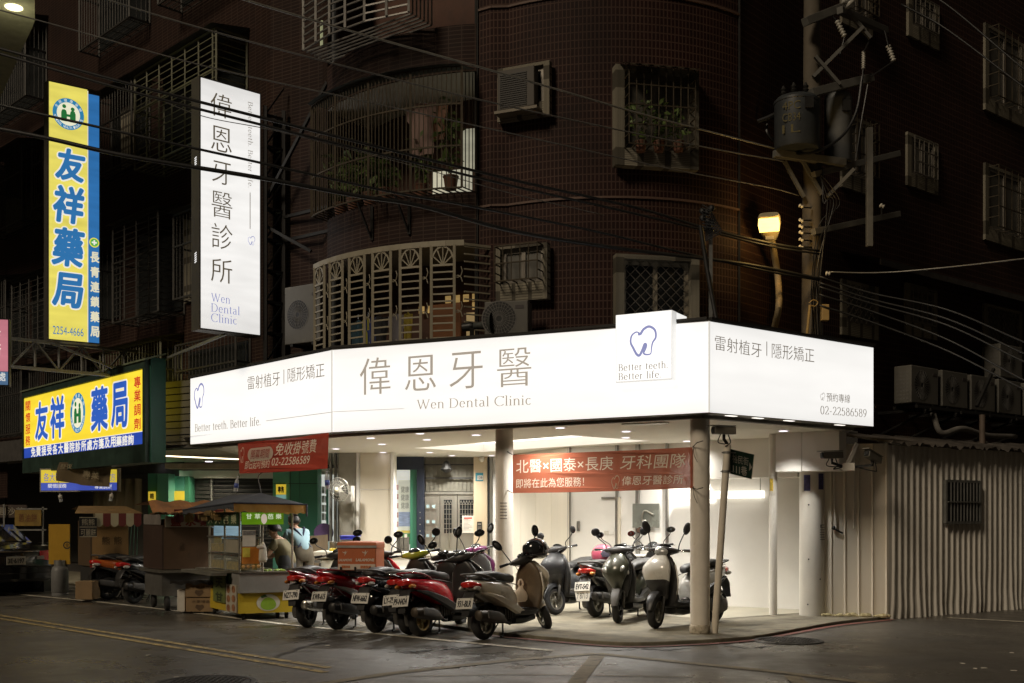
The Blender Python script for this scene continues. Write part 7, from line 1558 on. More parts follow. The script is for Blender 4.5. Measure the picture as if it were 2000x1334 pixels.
def front(name,x0,y0,x1,y1,Y,d,m,par=arc_,**k):
 """box facing the road squarely at depth Y"""
 a,b = at(x0,y0,Y),at(x1,y1,Y); q = MB(); q.bx(a.x,b.x,Y,Y + d,b.z,a.z); return q.build(name,m,par,world=True,**k)
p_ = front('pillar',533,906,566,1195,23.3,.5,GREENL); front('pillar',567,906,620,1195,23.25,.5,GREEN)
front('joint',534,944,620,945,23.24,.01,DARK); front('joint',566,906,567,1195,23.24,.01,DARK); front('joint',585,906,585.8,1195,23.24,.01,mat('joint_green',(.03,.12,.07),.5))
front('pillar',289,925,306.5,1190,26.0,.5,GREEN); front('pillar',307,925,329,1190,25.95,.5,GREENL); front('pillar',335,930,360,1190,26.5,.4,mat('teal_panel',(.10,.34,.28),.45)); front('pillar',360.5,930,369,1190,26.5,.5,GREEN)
NY = lit('notice_yellow',(.85,.60,.05),.55)
for x0,y0,x1,y1,Y,tx in ((289.5,960,304,978,25.9,'專售'),(339,959,360,977,26.4,None),(539,946,558.5,966,23.2,'專售')):
 n_ = front('yellow_notice',x0,y0,x1,y1,Y,.015,NY);
 if tx: a,b = at(x0,y0,Y),at(x1,y1,Y); q = MB(); write(q,Matrix.Translation((0,Y - .003,0)) @ Matrix.Rotation(R(90),4,'X'),tx,a.x + .04,b.x - .04,b.z + .04,a.z - .04,bold=.004); q.build('lettering',DARK,n_,world=True)
front('pale_strip',539,966.5,558.5,974,23.2,.015,lit('notice_teal',(.3,.6,.55),.4)); front('pale_strip',289.5,978.5,304,981,25.9,.01,lit('notice_teal2',(.3,.6,.55),.35))
front('beam',322,905,470,915,24.2,.4,mat('beam_cream',(.45,.40,.30),.7)); front('white_band',350,919,535,934,26.9,.3,INTW);
g = front('roller_shutter',366,934,412,1190,27,.1,SHUT); g = front('roller_shutter',414,936,533,1190,27.1,.1,mat('shutter_black',(.014,.014,.014),.5))
q = MB();
for i in range(26): a = at(366,940 + i * 8,26.99); b = at(533,940 + i * 8,26.99); q.bx(a.x,b.x,26.97,26.992,a.z - .012,a.z + .012)
q.build('shutter_rib',SHUT,arc_,world=True); front('shutter_guide',411.5,934,414.5,1190,26.95,.1,GALV)
# bright shop inside right of the green pillar
front('shop_back',606,925,664,1190,24.6,.1,lit('shop_inside',(.85,.88,.82),.55,.12,3)); front('lintel',606,915,664,926,23.9,.3,INTW)
q = MB(); rn = random.Random(11)
for j in range(7):
 for k in range(3): a = at(622 + k * 6.5,950 + j * 18 + rn.uniform(-2,2),24.5); q.bx(a.x,a.x + .055,24.5,24.56,a.z - .15,a.z)
q.build('goods',mat('goods_pale',(.60,.60,.58),.6,var=.6,scale=7),arc_,world=True)
front('door_jamb',637,940,640.5,1190,23.8,.1,mat('teal_jamb',(.15,.42,.36),.5));
t = thing('purple_stool','round purple stool top leaning by the green pillar','stool',tuple(at(632,1041,22.6))); q = MB(); c = at(632,1041,22.6); M_ = Matrix.Translation(c) @ Matrix.Rotation(R(80),4,'X'); q.lathe([(.001,.02),(.19,.02),(.2,0),(.19,-.02),(.001,-.02)],28,M_); q.build('stool_top',mat('purple_plastic',(.10,.05,.14),.45),t,world=True,smooth=40)
q = MB(); [q.bar(c + Vector((dx,.05,-.15)),Vector((c.x + dx * 1.3,c.y + .3,.05)),.025) for dx in (-.14,.14)]; q.build('leg',GALV,t,world=True)
t = thing('plywood_board','worn plywood board standing behind the two vendors','board',tuple(at(612,1120,21))); q = MB(); a,b = at(586,1046,21),at(640,1122,21); q.prism([Vector((a.x,21,b.z)),Vector((b.x,21,b.z)),Vector((b.x,21,a.z + .02)),Vector((b.x - .2,21,a.z)),Vector((a.x,21,a.z - .02))],(0,.03,0)); q.build('board',mat('plywood',(.20,.15,.095),.8,var=.25,scale=4,vein=.3),t,world=True)
q = MB(); q.bx(b.x - .05,b.x,21.04,21.3,.05,b.z + .3); q.build('prop',DARK,t,world=True)
# chest freezer and white worktop beside the vendors
t = thing('chest_freezer','cream chest freezer behind the parked red scooters','freezer',tuple(gnd(640,1192)))
def fb2(name,x0,y0,x1,y1,Y,d,m,par,**k): a,b = at(x0,y0,Y),at(x1,y1,Y); q = MB(); q.bx(a.x,b.x,Y,Y + d,b.z,a.z); return q.build(name,m,par,world=True,**k)
FRZ = mat('freezer_cream',(.50,.47,.38),.45,var=.08,dirt=((.33,.28,.2),.62,4))
fb2('body',626,1093,690,1180,19.6,.7,FRZ,t,bevel=.02); fb2('lid',611,1077,690,1091,19.55,.75,FRZ,t,bevel=.02); fb2('side_shelf',608,1094,625.5,1100,19.5,.6,STEEL,t); fb2('leg',623,1100,626,1185,19.5,.05,DARK,t); fb2('latch',641,1083,648,1088,19.5,.05,CHROME,t)
t = thing('blue_tub','blue plastic tub lying under the freezer shelf','tub',tuple(gnd(613,1188))); fb2('tub',604,1110,623,1128,19.9,.4,mat('tub_blue',(.02,.06,.25),.4),t,bevel=.03); fb2('rim',603,1108,624,1110,19.88,.44,mat('tub_blue',(.02,.06,.25),.4),t)
t = thing('yellow_basket','yellow plastic basket of jars on the chest freezer','basket',tuple(at(656,1077,19.8))); fb2('basket',643,1071,665,1077.5,19.7,.3,mat('basket_yellow',(.55,.42,.05),.5),t,bevel=.01); q = MB(); rn = random.Random(2)
for k in range(7): c = at(646 + k * 2.6,1071,19.8); q.lathe([(.02,0),(.022,.06 + rn.random() * .05),(.001,.13)],8,Matrix.Translation(c))
q.build('jar',mat('jar_dark',(.10,.08,.05),.3,var=.5,scale=12),t,world=True,smooth=40)
t = thing('blue_crate','flat blue plastic crate on the white counter behind the delivery box','crate',tuple(at(680,1053,19.8))); fb2('crate',664,1047.5,696,1054,19.7,.4,mat('crate_blue',(.03,.04,.36),.45),t,bevel=.01); fb2('rim',663,1046.5,699,1048,19.68,.44,mat('crate_blue',(.03,.04,.36),.45),t); fb2('crate_base',666,1054,694,1110,19.8,.3,FRZ,t)
t = thing('white_counter','long white counter behind the row of scooters','counter',tuple(gnd(800,1180))); fb2('body',752,1087,950,1186,20.6,.5,WHITE,t); fb2('top',746,1079,925,1086,20.5,.7,PAINTEDW,t,bevel=.01)
t = thing('name_stand','small black standing board with white characters between the columns','sign',tuple(gnd(962,1195))); a,b = at(945,1109,18.6),at(969,1137,18.6); fb2('board',945,1109,969,1137,18.6,.03,BLACK,t); q = MB(); write(q,Matrix.Translation((0,18.597,0)) @ Matrix.Rotation(R(90),4,'X'),'牙醫',a.x + .05,b.x - .01,b.z + .03,b.z + .13); q.build('lettering',PAPER,t,world=True); q = MB(); q.bx((a.x + b.x) / 2 - .02,(a.x + b.x) / 2 + .02,18.63,18.67,.05,b.z); q.build('stand',DARK,t,world=True)
# stacked plastic crates behind the shop window
t = thing('folding_crates','grey folded plastic crates stacked before the pharmacy side window','crates',tuple(at(785,1085,22.9)),group=None); q = MB()
for k in range(3):
 a = at(771 + k * 9,1049,22.9); q.bx(a.x,a.x + .08,22.9,23.2,.05,a.z)
 for j in range(9): q.bx(a.x - .004,a.x + .084,22.89,23.0,.1 + j * .1,.13 + j * .1)
q.build('crate_side',mat('crate_grey',(.13,.12,.10),.5,var=.3,scale=8),t,world=True); q = MB(); [q.bx(at(772 + k * 9,0,22.9).x,at(777 + k * 9,0,22.9).x,22.885,22.9,at(0,1050,22.9).z,at(0,1043,22.9).z) for k in range(3)]; q.build('crate_tag',PAPER,t,world=True)
# ---- dark back of the arcade to the left
aw = thing('arcade_back_wall','dark shuttered shop wall behind the brown carts','wall',(-14,33,0)); pAW = Plane((-30,47),(-8.0,27.2))
q = MB(); q.slab(pAW,0,pAW.len,0,3.4,-.1,0); q.build('wall',mat('back_wall',(.05,.045,.04),.8,var=.3),aw,world=True)
q = MB(); [q.slab(pAW,3 + i * 4.5,6.6 + i * 4.5,.3,2.6,.005,.05) for i in range(6)]; q.build('shutter',SHUT,aw,world=True)
for s_,w_ in ((12,.6),(18,.55),(23,.5)):
 t = thing('arcade_pillar',{12: 'furthest left dark square arcade pillar',18: 'middle dark square arcade pillar behind the sedan',23: 'dark square arcade pillar right of the yellow stall board'}[s_],'pillar',tuple(pAW.pt(s_,0,4))); q = MB(); q.slab(pAW,s_,s_ + w_,0,3.1,3.2,3.8); q.build('shaft',mat('pillar_dim',(.10,.09,.075),.7,var=.2),t,world=True); q = MB(); q.slab(pAW,s_ - .03,s_ + w_ + .03,0,.9,3.17,3.83); q.build('tiled_base',GREYC,t,world=True)
t = thing('hanging_tarpaulin','pale brown tarpaulin hanging behind the bear cart','tarpaulin',tuple(at(230,940,25))); q = MB(); vs = []; n_ = 30
for j in range(8):
 for i in range(n_ + 1): p = at(180 + 96 * i / n_,935 + 85 * j / 7,25.2); vs.append(p + Vector((0,.08 * math.sin(i * 1.1 + .2 * j) + .04 * math.sin(i * 2.7),0)))
q.add(vs,[(j * (n_ + 1) + i,j * (n_ + 1) + i + 1,(j + 1) * (n_ + 1) + i + 1,(j + 1) * (n_ + 1) + i) for j in range(7) for i in range(n_)]); q.build('sheet',cloth_mat('tarp_tan',(.16,.13,.075),.2),t,world=True,smooth=True)
# ================================================================== food carts
BOARD = mat('cart_board_brown',(.095,.055,.028),.65,var=.2,scale=2.5,dirt=((.05,.032,.018),.58,3)); BOARDL = mat('cart_board_ochre',(.30,.18,.065),.6,var=.15,scale=2.5,dirt=((.18,.11,.045),.56,3)); CANV = mat('canvas_navy',(.05,.055,.065),.8,var=.25,bump=.2,scale=6); OCHRE = cloth_mat('canvas_ochre',(.42,.24,.06),.15)
class Cart:
 def __init__(s,t,px,gy,ang_b,ang_a):
  s.t = t; o = gnd(px,gy); s.o = Vector((o.x,o.y,0)); s.b = Vector((math.cos(R(ang_b)),math.sin(R(ang_b)),0)); s.a = Vector((math.cos(R(ang_a)),math.sin(R(ang_a)),0))
  s.F = Plane(s.o.xy,(s.o + s.b).xy); s.L = Plane((s.o + s.a).xy,s.o.xy)   # road end, left side
 def box(s,name,b0,b1,a0,a1,z0,z1,m,par=None,**k):
  q = MB(); P = lambda b,a,z: s.o + s.b * b + s.a * a + Vector((0,0,z)); vs = [P(b,a,z) for b in (b0,b1) for a in (a0,a1) for z in (z0,z1)]
  q.add(vs,[(0,1,3,2),(4,6,7,5),(0,4,5,1),(2,3,7,6),(0,2,6,4),(1,5,7,3)]); return q.build(name,m,par or s.t,world=True,**k)
 def P(s,b,a,z): return s.o + s.b * b + s.a * a + Vector((0,0,z))
 def wheel(s,b,a,r_,w=.05,m=None):
  q = MB(); ax_ = s.a if False else s.b; M_ = Matrix.Translation(s.P(b,a,r_)) @ ax_.to_track_quat('Z','Y').to_matrix().to_4x4(); q.lathe([(.001,-w / 2),(r_ * .5,-w / 2),(r_ * .62,-w * .35),(r_ * .9,-w / 2),(r_,-w * .2),(r_,w * .2),(r_ * .9,w / 2),(r_ * .62,w * .35),(r_ * .5,w / 2),(.001,w / 2)],20,M_); q.build('wheel',m or TYRE,s.t,world=True,smooth=40)
 def sheet(s,name,grid,m,par=None,thick=.012):
  """cloth from a grid of (b, a, z)"""
  q = MB(); n = len(grid[0]); vs = [s.P(*p) for r in grid for p in r]; q.add(vs,[(i * n + j,i * n + j + 1,(i + 1) * n + j + 1,(i + 1) * n + j) for i in range(len(grid) - 1) for j in range(n - 1)]); return q.build(name,m,par or s.t,world=True)
# ---- guava cart
t = thing('guava_cart','green and yellow guava cart with a steel bin and dark tented roof','food cart',tuple(gnd(466,1212)))
k = Cart(t,466,1212,24,122)
k.box('lower_body',0,.86,0,1.55,.10,.40,mat('cart_yellow',(.50,.36,.025),.45,var=.1,scale=3,dirt=((.28,.2,.05),.58,3)))
k.box('upper_body',.03,.83,.06,1.52,.405,.68,mat('cart_green',(.09,.16,.05),.5,var=.15))
k.box('steel_bin',-.01,.90,-.05,.3,.405,.70,mat('bin_steel',(.42,.41,.38),.38,metal=.55,var=.12,scale=3,dirt=((.30,.26,.2),.6,3)),bevel=.008); k.box('bin_rim',-.03,.92,-.07,.33,.702,.722,STEEL)
k.box('counter',-.10,.85,.34,1.85,.69,.72,STEEL); k.box('side_shelf',-.34,-.11,.2,1.8,.66,.70,mat('shelf_grey',(.26,.25,.21),.4,metal=.5))
for b,a in ((.1,.1),(.75,.1),(.62,.12),(.05,1.35),(.75,1.35)): k.wheel(b,a,.055,.04)
em = MB(); a0,z0 = k.F.hit(524,1177); M_ = k.F.mtx(a0,z0,.004); em.disc(M_,.175,36,.125); em = em.build('white_disc',mat('emblem_white',(.58,.56,.46),.5,var=.06),t,world=True)
q = MB(); q.add([M_ @ Vector((.115 * math.cos(s_) * (1 - .18 * math.sin(s_)),.095 * math.sin(s_) - .015,.003)) for s_ in [2 * math.pi * i / 26 for i in range(26)]],[tuple(range(26))]); q.build('guava',mat('guava_green',(.24,.40,.03),.5,var=.15,scale=9),em,world=True)
q = MB(); q.add([M_ @ Vector((x,y,.006)) for x,y in ((-.01,.09),(-.05,.125),(-.12,.10),(-.10,.07),(-.05,.085))],[tuple(range(5))]); q.build('leaf',mat('leaf_dark',(.04,.09,.02),.5),em,world=True)
# boards on its left side
def onL(name,x0,y0,x1,y1,m,o0=.0,o1=.02,par=None): a,z1 = k.L.hit(x0,y0); b,z0_ = k.L.hit(x1,y1); q = MB(); q.slab(k.L,a,b,z0_,z1,o0,o1); return q.build(name,m,par or t,world=True)
fbd = onL('photo_board',445,1140,465,1197,mat('photo_board',(.42,.38,.30),.5,var=.1),.01,.03)
q = MB(); rn = random.Random(8)
for i in range(3):
 for j in range(2): a,z = k.L.hit(450 + j * 10,1151 + i * 18); q.disc(k.L.mtx(a,z,.033),.085,16,.055)
q.build('fruit_picture',mat('fruit_picture',(.28,.13,.06),.5,var=.7,scale=14),fbd,world=True)
gb = onL('green_board',420,1120,443,1178,mat('board_olive',(.14,.17,.05),.5,var=.2),.01,.03); q = MB()
for ch,y0,y1,c_ in (('天',1127,1147,0),('甘',1155,1173,1)): a,z1 = k.L.hit(425,y0); b,_ = k.L.hit(439,y0); z0_ = k.L.hit(425,y1)[1]; write(q,k.L.mtx(0,0,.034),ch,a,b,z0_,z1,bold=.006)
q.build('lettering',mat('board_ink',(.03,.04,.015),.6),gb,world=True)
# posts, glass cases, signs, roof
for b,a in ((.02,.02),(.36,.02),(.82,.05),(.02,.72),(.02,1.5),(.82,1.5)): q = MB(); q.tube([k.P(b,a,.70),k.P(b,a,1.66)],.016,8); q.build('post',STEEL,t,world=True,smooth=40)
GLS = mat('case_glass',(.55,.58,.50),.08,var=.05,alpha=.28)
for a0_,a1_,z0_,z1_ in ((.05,.70,.73,.96),(.05,.70,.99,1.22),(.76,1.48,.73,.96),(.76,1.48,.99,1.22)):
 cs = k.box('glass_case',.0,.34,a0_,a1_,z0_,z1_,GLS); k.box('tray',.03,.31,a0_ + .05,a1_ - .05,z0_ + .01,z0_ + .13,mat('case_fruit',(.30,.22,.05),.5,var=.6,scale=16),cs); k.box('case_shelf',-.02,.36,a0_ - .02,a1_ + .02,z1_ + .002,z1_ + .018,STEEL,cs)
k.box('pale_panel',.02,.30,.06,.68,1.0,1.20,mat('case_panel',(.36,.30,.21),.5,var=.15))
sg = k.box('side_sign',-.03,.0,.0,1.5,1.40,1.61,mat('sign_dark_green',(.03,.07,.03),.5,var=.2)); q = MB(); pp = Plane(k.P(-.034,1.5,0).xy,k.P(-.034,0,0).xy)
for i,ch in enumerate('天天芭樂'): x = .12 + i * .36 + (.06 if i > 1 else 0); write(q,pp.mtx(0,0,.003),ch,x,x + .25,1.43,1.58,bold=.004)
q.build('lettering',mat('letters_sage',(.42,.44,.26),.5),sg,world=True)
sf_ = k.box('front_sign',.04,.66,-.03,-.01,1.425,1.605,lit('guava_sign',(.16,.36,.01),.42,.3,4)); q = MB(); pp = Plane(k.P(0,-.034,0).xy,k.P(1,-.034,0).xy)
for x,ch in ((.10,'甘'),(.225,'草'),(.42,'芭'),(.54,'樂')): write(q,pp.mtx(0,0,.003),ch,x,x + .085,1.505,1.585,bold=.002)
q.build('lettering',lit('letters_mint',(.62,.68,.48),.75),sf_,world=True); q = MB(); q.add([pp.mtx(.365,1.515,.003) @ Vector((.045 * math.cos(s_),.07 * math.sin(s_) * (1 if math.sin(s_) > 0 else 1.2),0)) for s_ in [2 * math.pi * i / 18 for i in range(18)]],[tuple(range(18))]); q.build('guava_picture',lit('guava_pale',(.62,.52,.42),.7,.15),sf_,world=True)
cd_ = k.box('white_card',.05,.24,-.028,-.018,1.10,1.34,PAPER); k.box('card_band',.055,.235,-.0315,-.029,1.27,1.33,mat('card_grey',(.18,.18,.17),.6,var=.6,scale=30),cd_)
mn = k.box('menu_card',.04,.30,-.026,-.016,.84,1.09,mat('menu_orange',(.55,.20,.03),.5,var=.25,scale=5)); k.box('menu_field',.05,.16,-.0285,-.0265,.94,1.08,mat('menu_yellow',(.65,.55,.08),.5,var=.3,scale=9),mn)
q = MB()
for i in range(4): p = k.P(.06 + .075 * i,-.03,.80); q.ball(tuple(p),(.03,.012,.028),8,k=5)
q.build('fruit_tag',mat('tag_mix',(.45,.25,.08),.5,var=.8,scale=10),mn,world=True)
roof_ = [(-.14,-.22),(.98,-.12),(.98,1.72),(-.30,1.85)]; q = MB(); ap0,ap1 = k.P(.42,.25,1.90),k.P(.30,1.4,1.88); c_ = [k.P(b,a,z) for (b,a),z in zip(roof_,(1.745,1.725,1.70,1.65))]
q.add(c_ + [ap0,ap1],[(0,1,4),(1,2,5,4),(2,3,5),(3,0,4,5)]); rf = q.build('roof',CANV,t,world=True);
def flap(p,q_,dz,m,n=14,wob=.012,name='valance'):
 f = MB(); vs = [];
 for i in range(n + 1): u = i / n; v = p.lerp(q_,u); vs += [v,v + Vector((0,wob * math.sin(i * 1.9),-dz - .012 * math.sin(i * 2.3)))]
 f.add(vs,[(2 * i,2 * i + 2,2 * i + 3,2 * i + 1) for i in range(n)]); return f.build(name,m,rf,world=True)
flap(c_[0],c_[1],.13,OCHRE); flap(c_[1],c_[2],.13,OCHRE); flap(c_[3],c_[0],.07,CANV); q = MB(); q.tube([c_[0],c_[1],c_[2]],.012,6); q.tube([c_[3],c_[0]],.012,6); q.tube([c_[1],c_[1] - Vector((0,0,.18))],.014,6); q.build('roof_edge',mat('edge_dark',(.03,.035,.05),.6),rf,world=True)
q = MB(); q.tube(catmull([ap0,at(505,930,18),at(521,919,18.5)],5),.008,5); q.build('guy_rope',BLACK,t,world=True)
q = MB(); rn = random.Random(9)
for i in range(14): p = k.P(-.2 - rn.random() * .05,.3 + rn.random() * 1.0,1.50 + rn.random() * .12); q.box(tuple(p),(.10,.03,.05),rz=rn.random())
q.build('hanging_packets',mat('packet_tan',(.22,.15,.06),.5,var=.6,scale=8),t,world=True)
q = MB(); [q.ball(tuple(k.P(.42 + rn.random() * .4,.0 + rn.random() * .22,.73)),(.035,.03,.02),8,k=5) for i in range(12)]; q.build('guava_slices',mat('slices_green',(.30,.42,.08),.5,var=.4,scale=20),t,world=True)
tb = thing('white_carrier_bag','white plastic bag hanging at the guava cart window','bag',tuple(k.P(.36,-.06,1.0))); q = MB(); q.loft([[k.P(.34 + x,-.06 + y,z) for x,y in sell(14,w_,w_ * .6,2.2)] for z,w_ in ((.86,.05),(.9,.065),(1.0,.06),(1.08,.05),(1.13,.03),(1.17,.01))]); q.build('bag_body',cloth_mat('bag_white',(.62,.58,.50),.3),tb,world=True,smooth=True); q = MB(); q.ball(tuple(k.P(.30,-.07,1.09)),(.06,.03,.035),10,k=6); q.build('bag_fold',cloth_mat('bag_white',(.62,.58,.50),.3),tb,world=True,smooth=True)
# ---- steamed chicken cart
t = thing('brown_board_cart','tall closed cart with dark brown boards and red characters on white','food cart',tuple(gnd(320,1194)))
k = Cart(t,320,1194,26,124)
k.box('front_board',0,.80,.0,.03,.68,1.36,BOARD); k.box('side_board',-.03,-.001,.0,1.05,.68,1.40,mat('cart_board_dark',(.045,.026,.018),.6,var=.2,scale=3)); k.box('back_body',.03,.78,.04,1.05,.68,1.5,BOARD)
k.box('counter_edge',-.08,.9,-.06,1.1,.625,.67,STEEL); k.box('lower_body',-.02,.80,.04,1.0,.24,.62,mat('zinc_sheet',(.20,.195,.18),.4,metal=.6,var=.25,scale=4))
hdb = k.box('header_board',.02,.80,-.02,.0,1.37,1.55,mat('header_white',(.40,.36,.28),.6,var=.1)); q = MB(); pp = Plane(k.P(0,-.022,0).xy,k.P(1,-.022,0).xy)
for i,ch in enumerate('鹽水雞'): write(q,pp.mtx(0,0,.003),ch,.1 + i * .235,.27 + i * .235,1.385,1.52,bold=.007)
q.build('lettering',mat('header_red',(.22,.03,.02),.6),hdb,world=True); k.box('side_header',-.04,-.03,.05,1.0,1.41,1.58,mat('header_grey',(.18,.16,.14),.6,var=.3))
q = MB(); [write(q,pp.mtx(0,0,-.0215 + .004),ch,.24 + i * .16,.33 + i * .16,.98,1.12) for i,ch in enumerate('雞')]; q.build('lettering',mat('board_faint',(.06,.035,.018),.7),t,world=True)
for b,a in ((.08,.1),(.72,.1),(.1,.9)): k.wheel(b,a,.12,.07)
q = MB(); n_ = 16; vs = []
for i in range(n_ + 1):
 b = -.26 + 1.3 * i / n_; vs += [k.P(b,-.30,1.60 + .018 * math.sin(i * 1.3)),k.P(b * .8 + .06,.35,1.80 + .02 * math.sin(i)),k.P(b * .8 + .06,1.2,1.74)]
q.add(vs,[(3 * i + j,3 * i + j + 1,3 * i + j + 4,3 * i + j + 3) for i in range(n_) for j in range(2)]); rf = q.build('roof',mat('roof_canvas_rust',(.28,.12,.035),.8,var=.45,scale=3,vein=1),t,world=True)
for i in range(5):
 f = MB(); p0,p1 = k.P(.10 + i * .16,-.2,1.66),k.P(.25 + i * .16,-.2,1.66); vs = []
 for j in range(6):
  u = j / 5; vs += [p0.lerp(p1,u),p0.lerp(p1,u) + Vector((0,.02 * math.sin(j * 1.5),-.22 + .04 * abs(u - .5)))]
 f.add(vs,[(2 * j,2 * j + 2,2 * j + 3,2 * j + 1) for j in range(5)]); f.build('flap',cloth_mat('flap_ochre',(.30,.20,.06),.1) if i % 2 else cloth_mat('flap_maroon',(.13,.02,.018),.1),rf,world=True)
q = MB(); rn = random.Random(3)
for i in range(40): p = k.P(-.22 + rn.random() * .5,-.28 + rn.random() * .2,1.57 + rn.random() * .04); q.box(tuple(p),(.09,.04,.02),rz=rn.random() * 3)
q.build('torn_edge',mat('torn_canvas',(.10,.06,.03),.9,var=.5),rf,world=True)
# ---- bear crepe cart
t = thing('crepe_cart','closed ochre board cart under a maroon and white scalloped awning','food cart',tuple(gnd(180,1172)))
k = Cart(t,180,1172,26,124)
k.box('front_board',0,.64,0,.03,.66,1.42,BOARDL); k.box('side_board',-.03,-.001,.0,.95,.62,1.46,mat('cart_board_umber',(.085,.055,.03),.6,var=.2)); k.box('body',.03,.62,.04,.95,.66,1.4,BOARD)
q = MB(); pp = Plane(k.P(0,-.003,0).xy,k.P(1,-.003,0).xy); write(q,pp.mtx(0,0,.002),'熊',.17,.31,1.02,1.17); write(q,pp.mtx(0,0,.002),'熊',.38,.52,1.02,1.17); q.build('lettering',mat('bear_ink',(.05,.03,.012),.7),t,world=True)
k.box('lower_frame',.0,.64,.05,.9,.16,.60,mat('cart_frame_black',(.025,.024,.022),.7)); k.box('tape_rail',-.04,.68,-.03,-.01,.60,.65,mat('tape_red',(.28,.03,.025),.5,var=.1))  # lower frame in plain black, red tape rail above it
q = MB(); [q.box(tuple(k.P(.02 + i * .115,-.034,.625)),(.05,.008,.046),rz=R(26)) for i in range(6)]; q.build('tape_white',PAPER,t,world=True)
for i in range(2): k.box('crate',.06 + .3 * i,.3 + .3 * i,.0,.3,.16,.52,mat('milk_crate',(.05,.05,.05),.5,var=.5,scale=22))
for b in (.06,.56): k.wheel(b,.1,.08,.05)
q = MB(); vs = []; n_ = 12
for i in range(n_ + 1): b = -.35 + 1.2 * i / n_; vs += [k.P(b,-.22,1.60),k.P(b * .7 + .1,.4,1.74),k.P(b * .7 + .1,1.0,1.68)]
q.add(vs,[(3 * i + j,3 * i + j + 1,3 * i + j + 4,3 * i + j + 3) for i in range(n_) for j in range(2)]); rf = q.build('awning',mat('awning_tan',(.24,.15,.06),.8,var=.3),t,world=True)
for i in range(6):
 f = MB(); p0 = k.P(.0 + i * .135,-.225,1.60); p1 = k.P(.135 + i * .135,-.225,1.60); vs = []
 for j in range(7): u = j / 6; vs += [p0.lerp(p1,u),p0.lerp(p1,u) + Vector((0,0,-.20 - .05 * math.sin(u * math.pi)))]
 f.add(vs,[(2 * j,2 * j + 2,2 * j + 3,2 * j + 1) for j in range(6)]); f.build('scallop',cloth_mat('scallop_white',(.46,.42,.28),.1) if i % 2 == 0 else cloth_mat('scallop_maroon',(.14,.025,.022),.1),rf,world=True)
sb_ = k.box('name_board',-.28,.02,-.26,-.235,1.17,1.53,BLACK); q = MB(); pp = Plane(k.P(-.28,-.262,0).xy,k.P(.1,-.262,0).xy); write(q,pp.mtx(0,0,.003),'熊熊',.04,.26,1.38,1.5); write(q,pp.mtx(0,0,.003),'可麗餅',.02,.28,1.19,1.32); q.build('lettering',mat('board_cream',(.42,.38,.28),.6),sb_,world=True); q = MB(); [q.slab(pp,.0,.30,z,z + .012,.001,.003) for z in (1.345,1.17,1.518)]; q.build('border',mat('board_cream',(.42,.38,.28),.6),sb_,world=True)
q = MB(); [q.tube([k.P(.68 + .05 * i,.1,1.45),k.P(.62 + .07 * i,.15,.8)],.012,5) for i in range(4)]; q.build('curtain_pole',mat('pole_mint',(.12,.24,.17),.5),t,world=True)
# ---- far stall pieces, gas bottle, boxes
t = thing('yellow_stall_board','upright yellow board with a round dark emblem left of the carts','board',tuple(gnd(115,1164))); pp = Plane(at(95,0,22.0).xy,at(136,0,22.0).xy); a,b,z0,z1 = pbox(pp,95,1024,136,1102)
q = MB(); q.slab(pp,a,b,z0,z1,-.03,0); q.build('board',mat('board_amber',(.48,.27,.012),.5,var=.12,scale=2),t,world=True); q = MB(); c_,z_ = pp.hit(131,1065); q.ring(pp.mtx(c_,z_,.003),.055,.075,26); write(q,pp.mtx(0,0,.003),'金',c_ - .035,c_ + .04,z_ - .04,z_ + .05); q.build('emblem',DARK,t,world=True); q = MB(); q.slab(pp,a + .05,a + .09,0,z0,-.03,0); q.slab(pp,b - .09,b - .05,0,z0,-.03,0); q.build('leg',DARK,t,world=True)
t = thing('stall_signs','rack with a brown and a yellow stall sign above the sedan','sign rack',tuple(gnd(84,1150))); pp = Plane(at(0,0,23.0).xy,at(90,0,23.0).xy)
def on(name,x0,y0,x1,y1,m,o=0.,par=None): a,b,z0,z1 = pbox(pp,x0,y0,x1,y1); q = MB(); q.slab(pp,a,b,z0,z1,o - .03,o); return q.build(name,m,par or t,world=True),a,b,z0,z1
s_,a,b,z0,z1 = on('brown_sign',-30,986,52,1011,mat('sign_brown',(.06,.04,.03),.6)); q = MB(); write(q,pp.mtx(0,0,.003),'肉圓沙茶',a + .1,b - .05,z0 + .05,z1 - .05); q.build('lettering',mat('board_cream',(.42,.38,.28),.6),s_,world=True)
s_,a,b,z0,z1 = on('yellow_sign',33,996,84,1027,mat('sign_ochre',(.26,.16,.025),.6,var=.2),.1); q = MB(); write(q,pp.mtx(0,0,.104),'蔥油餅',a + .08,b - .08,z0 + .08,z1 - .08); q.build('lettering',mat('ochre_ink',(.16,.05,.015),.7),s_,world=True)
q = MB();
for x0,y0,x1,y1 in ((84,990,84,1100),(8,985,8,1100),(8,1035,90,1035),(33,994,92,994)): q.bar(at(x0,y0,22.95),at(x1,y1,22.95),.03)
q.build('rack',GALV,t,world=True); q = MB(); q.bx(-10.6,-9.6,23.1,23.6,0,1.0); q.build('cupboard',BLACK,t,world=True)
c = gnd(117,1163); t = thing('gas_cylinder','grey gas cylinder standing by the crepe cart','gas cylinder',tuple(c)); q = MB(); q.lathe([(.001,0),(.155,.0),(.155,.04),(.145,.05),(.16,.07),(.16,.48),(.14,.55),(.07,.60),(.03,.61),(.03,.66),(.001,.66)],24,Matrix.Translation(c)); q.build('cylinder',mat('gas_grey',(.17,.17,.165),.5,var=.2,scale=5),t,world=True,smooth=40); q = MB(); M_ = Matrix.Translation(c + Vector((0,0,.57))); q.lathe([(.10,0),(.11,0),(.11,.12),(.10,.12)],20,M_,closed=True); q.build('collar',GALV,t,world=True); q = MB(); q.ball(tuple(c + Vector((0,0,.68))),.03,8); q.build('valve',mat('brass',(.35,.25,.08),.4,metal=.7),t,world=True)
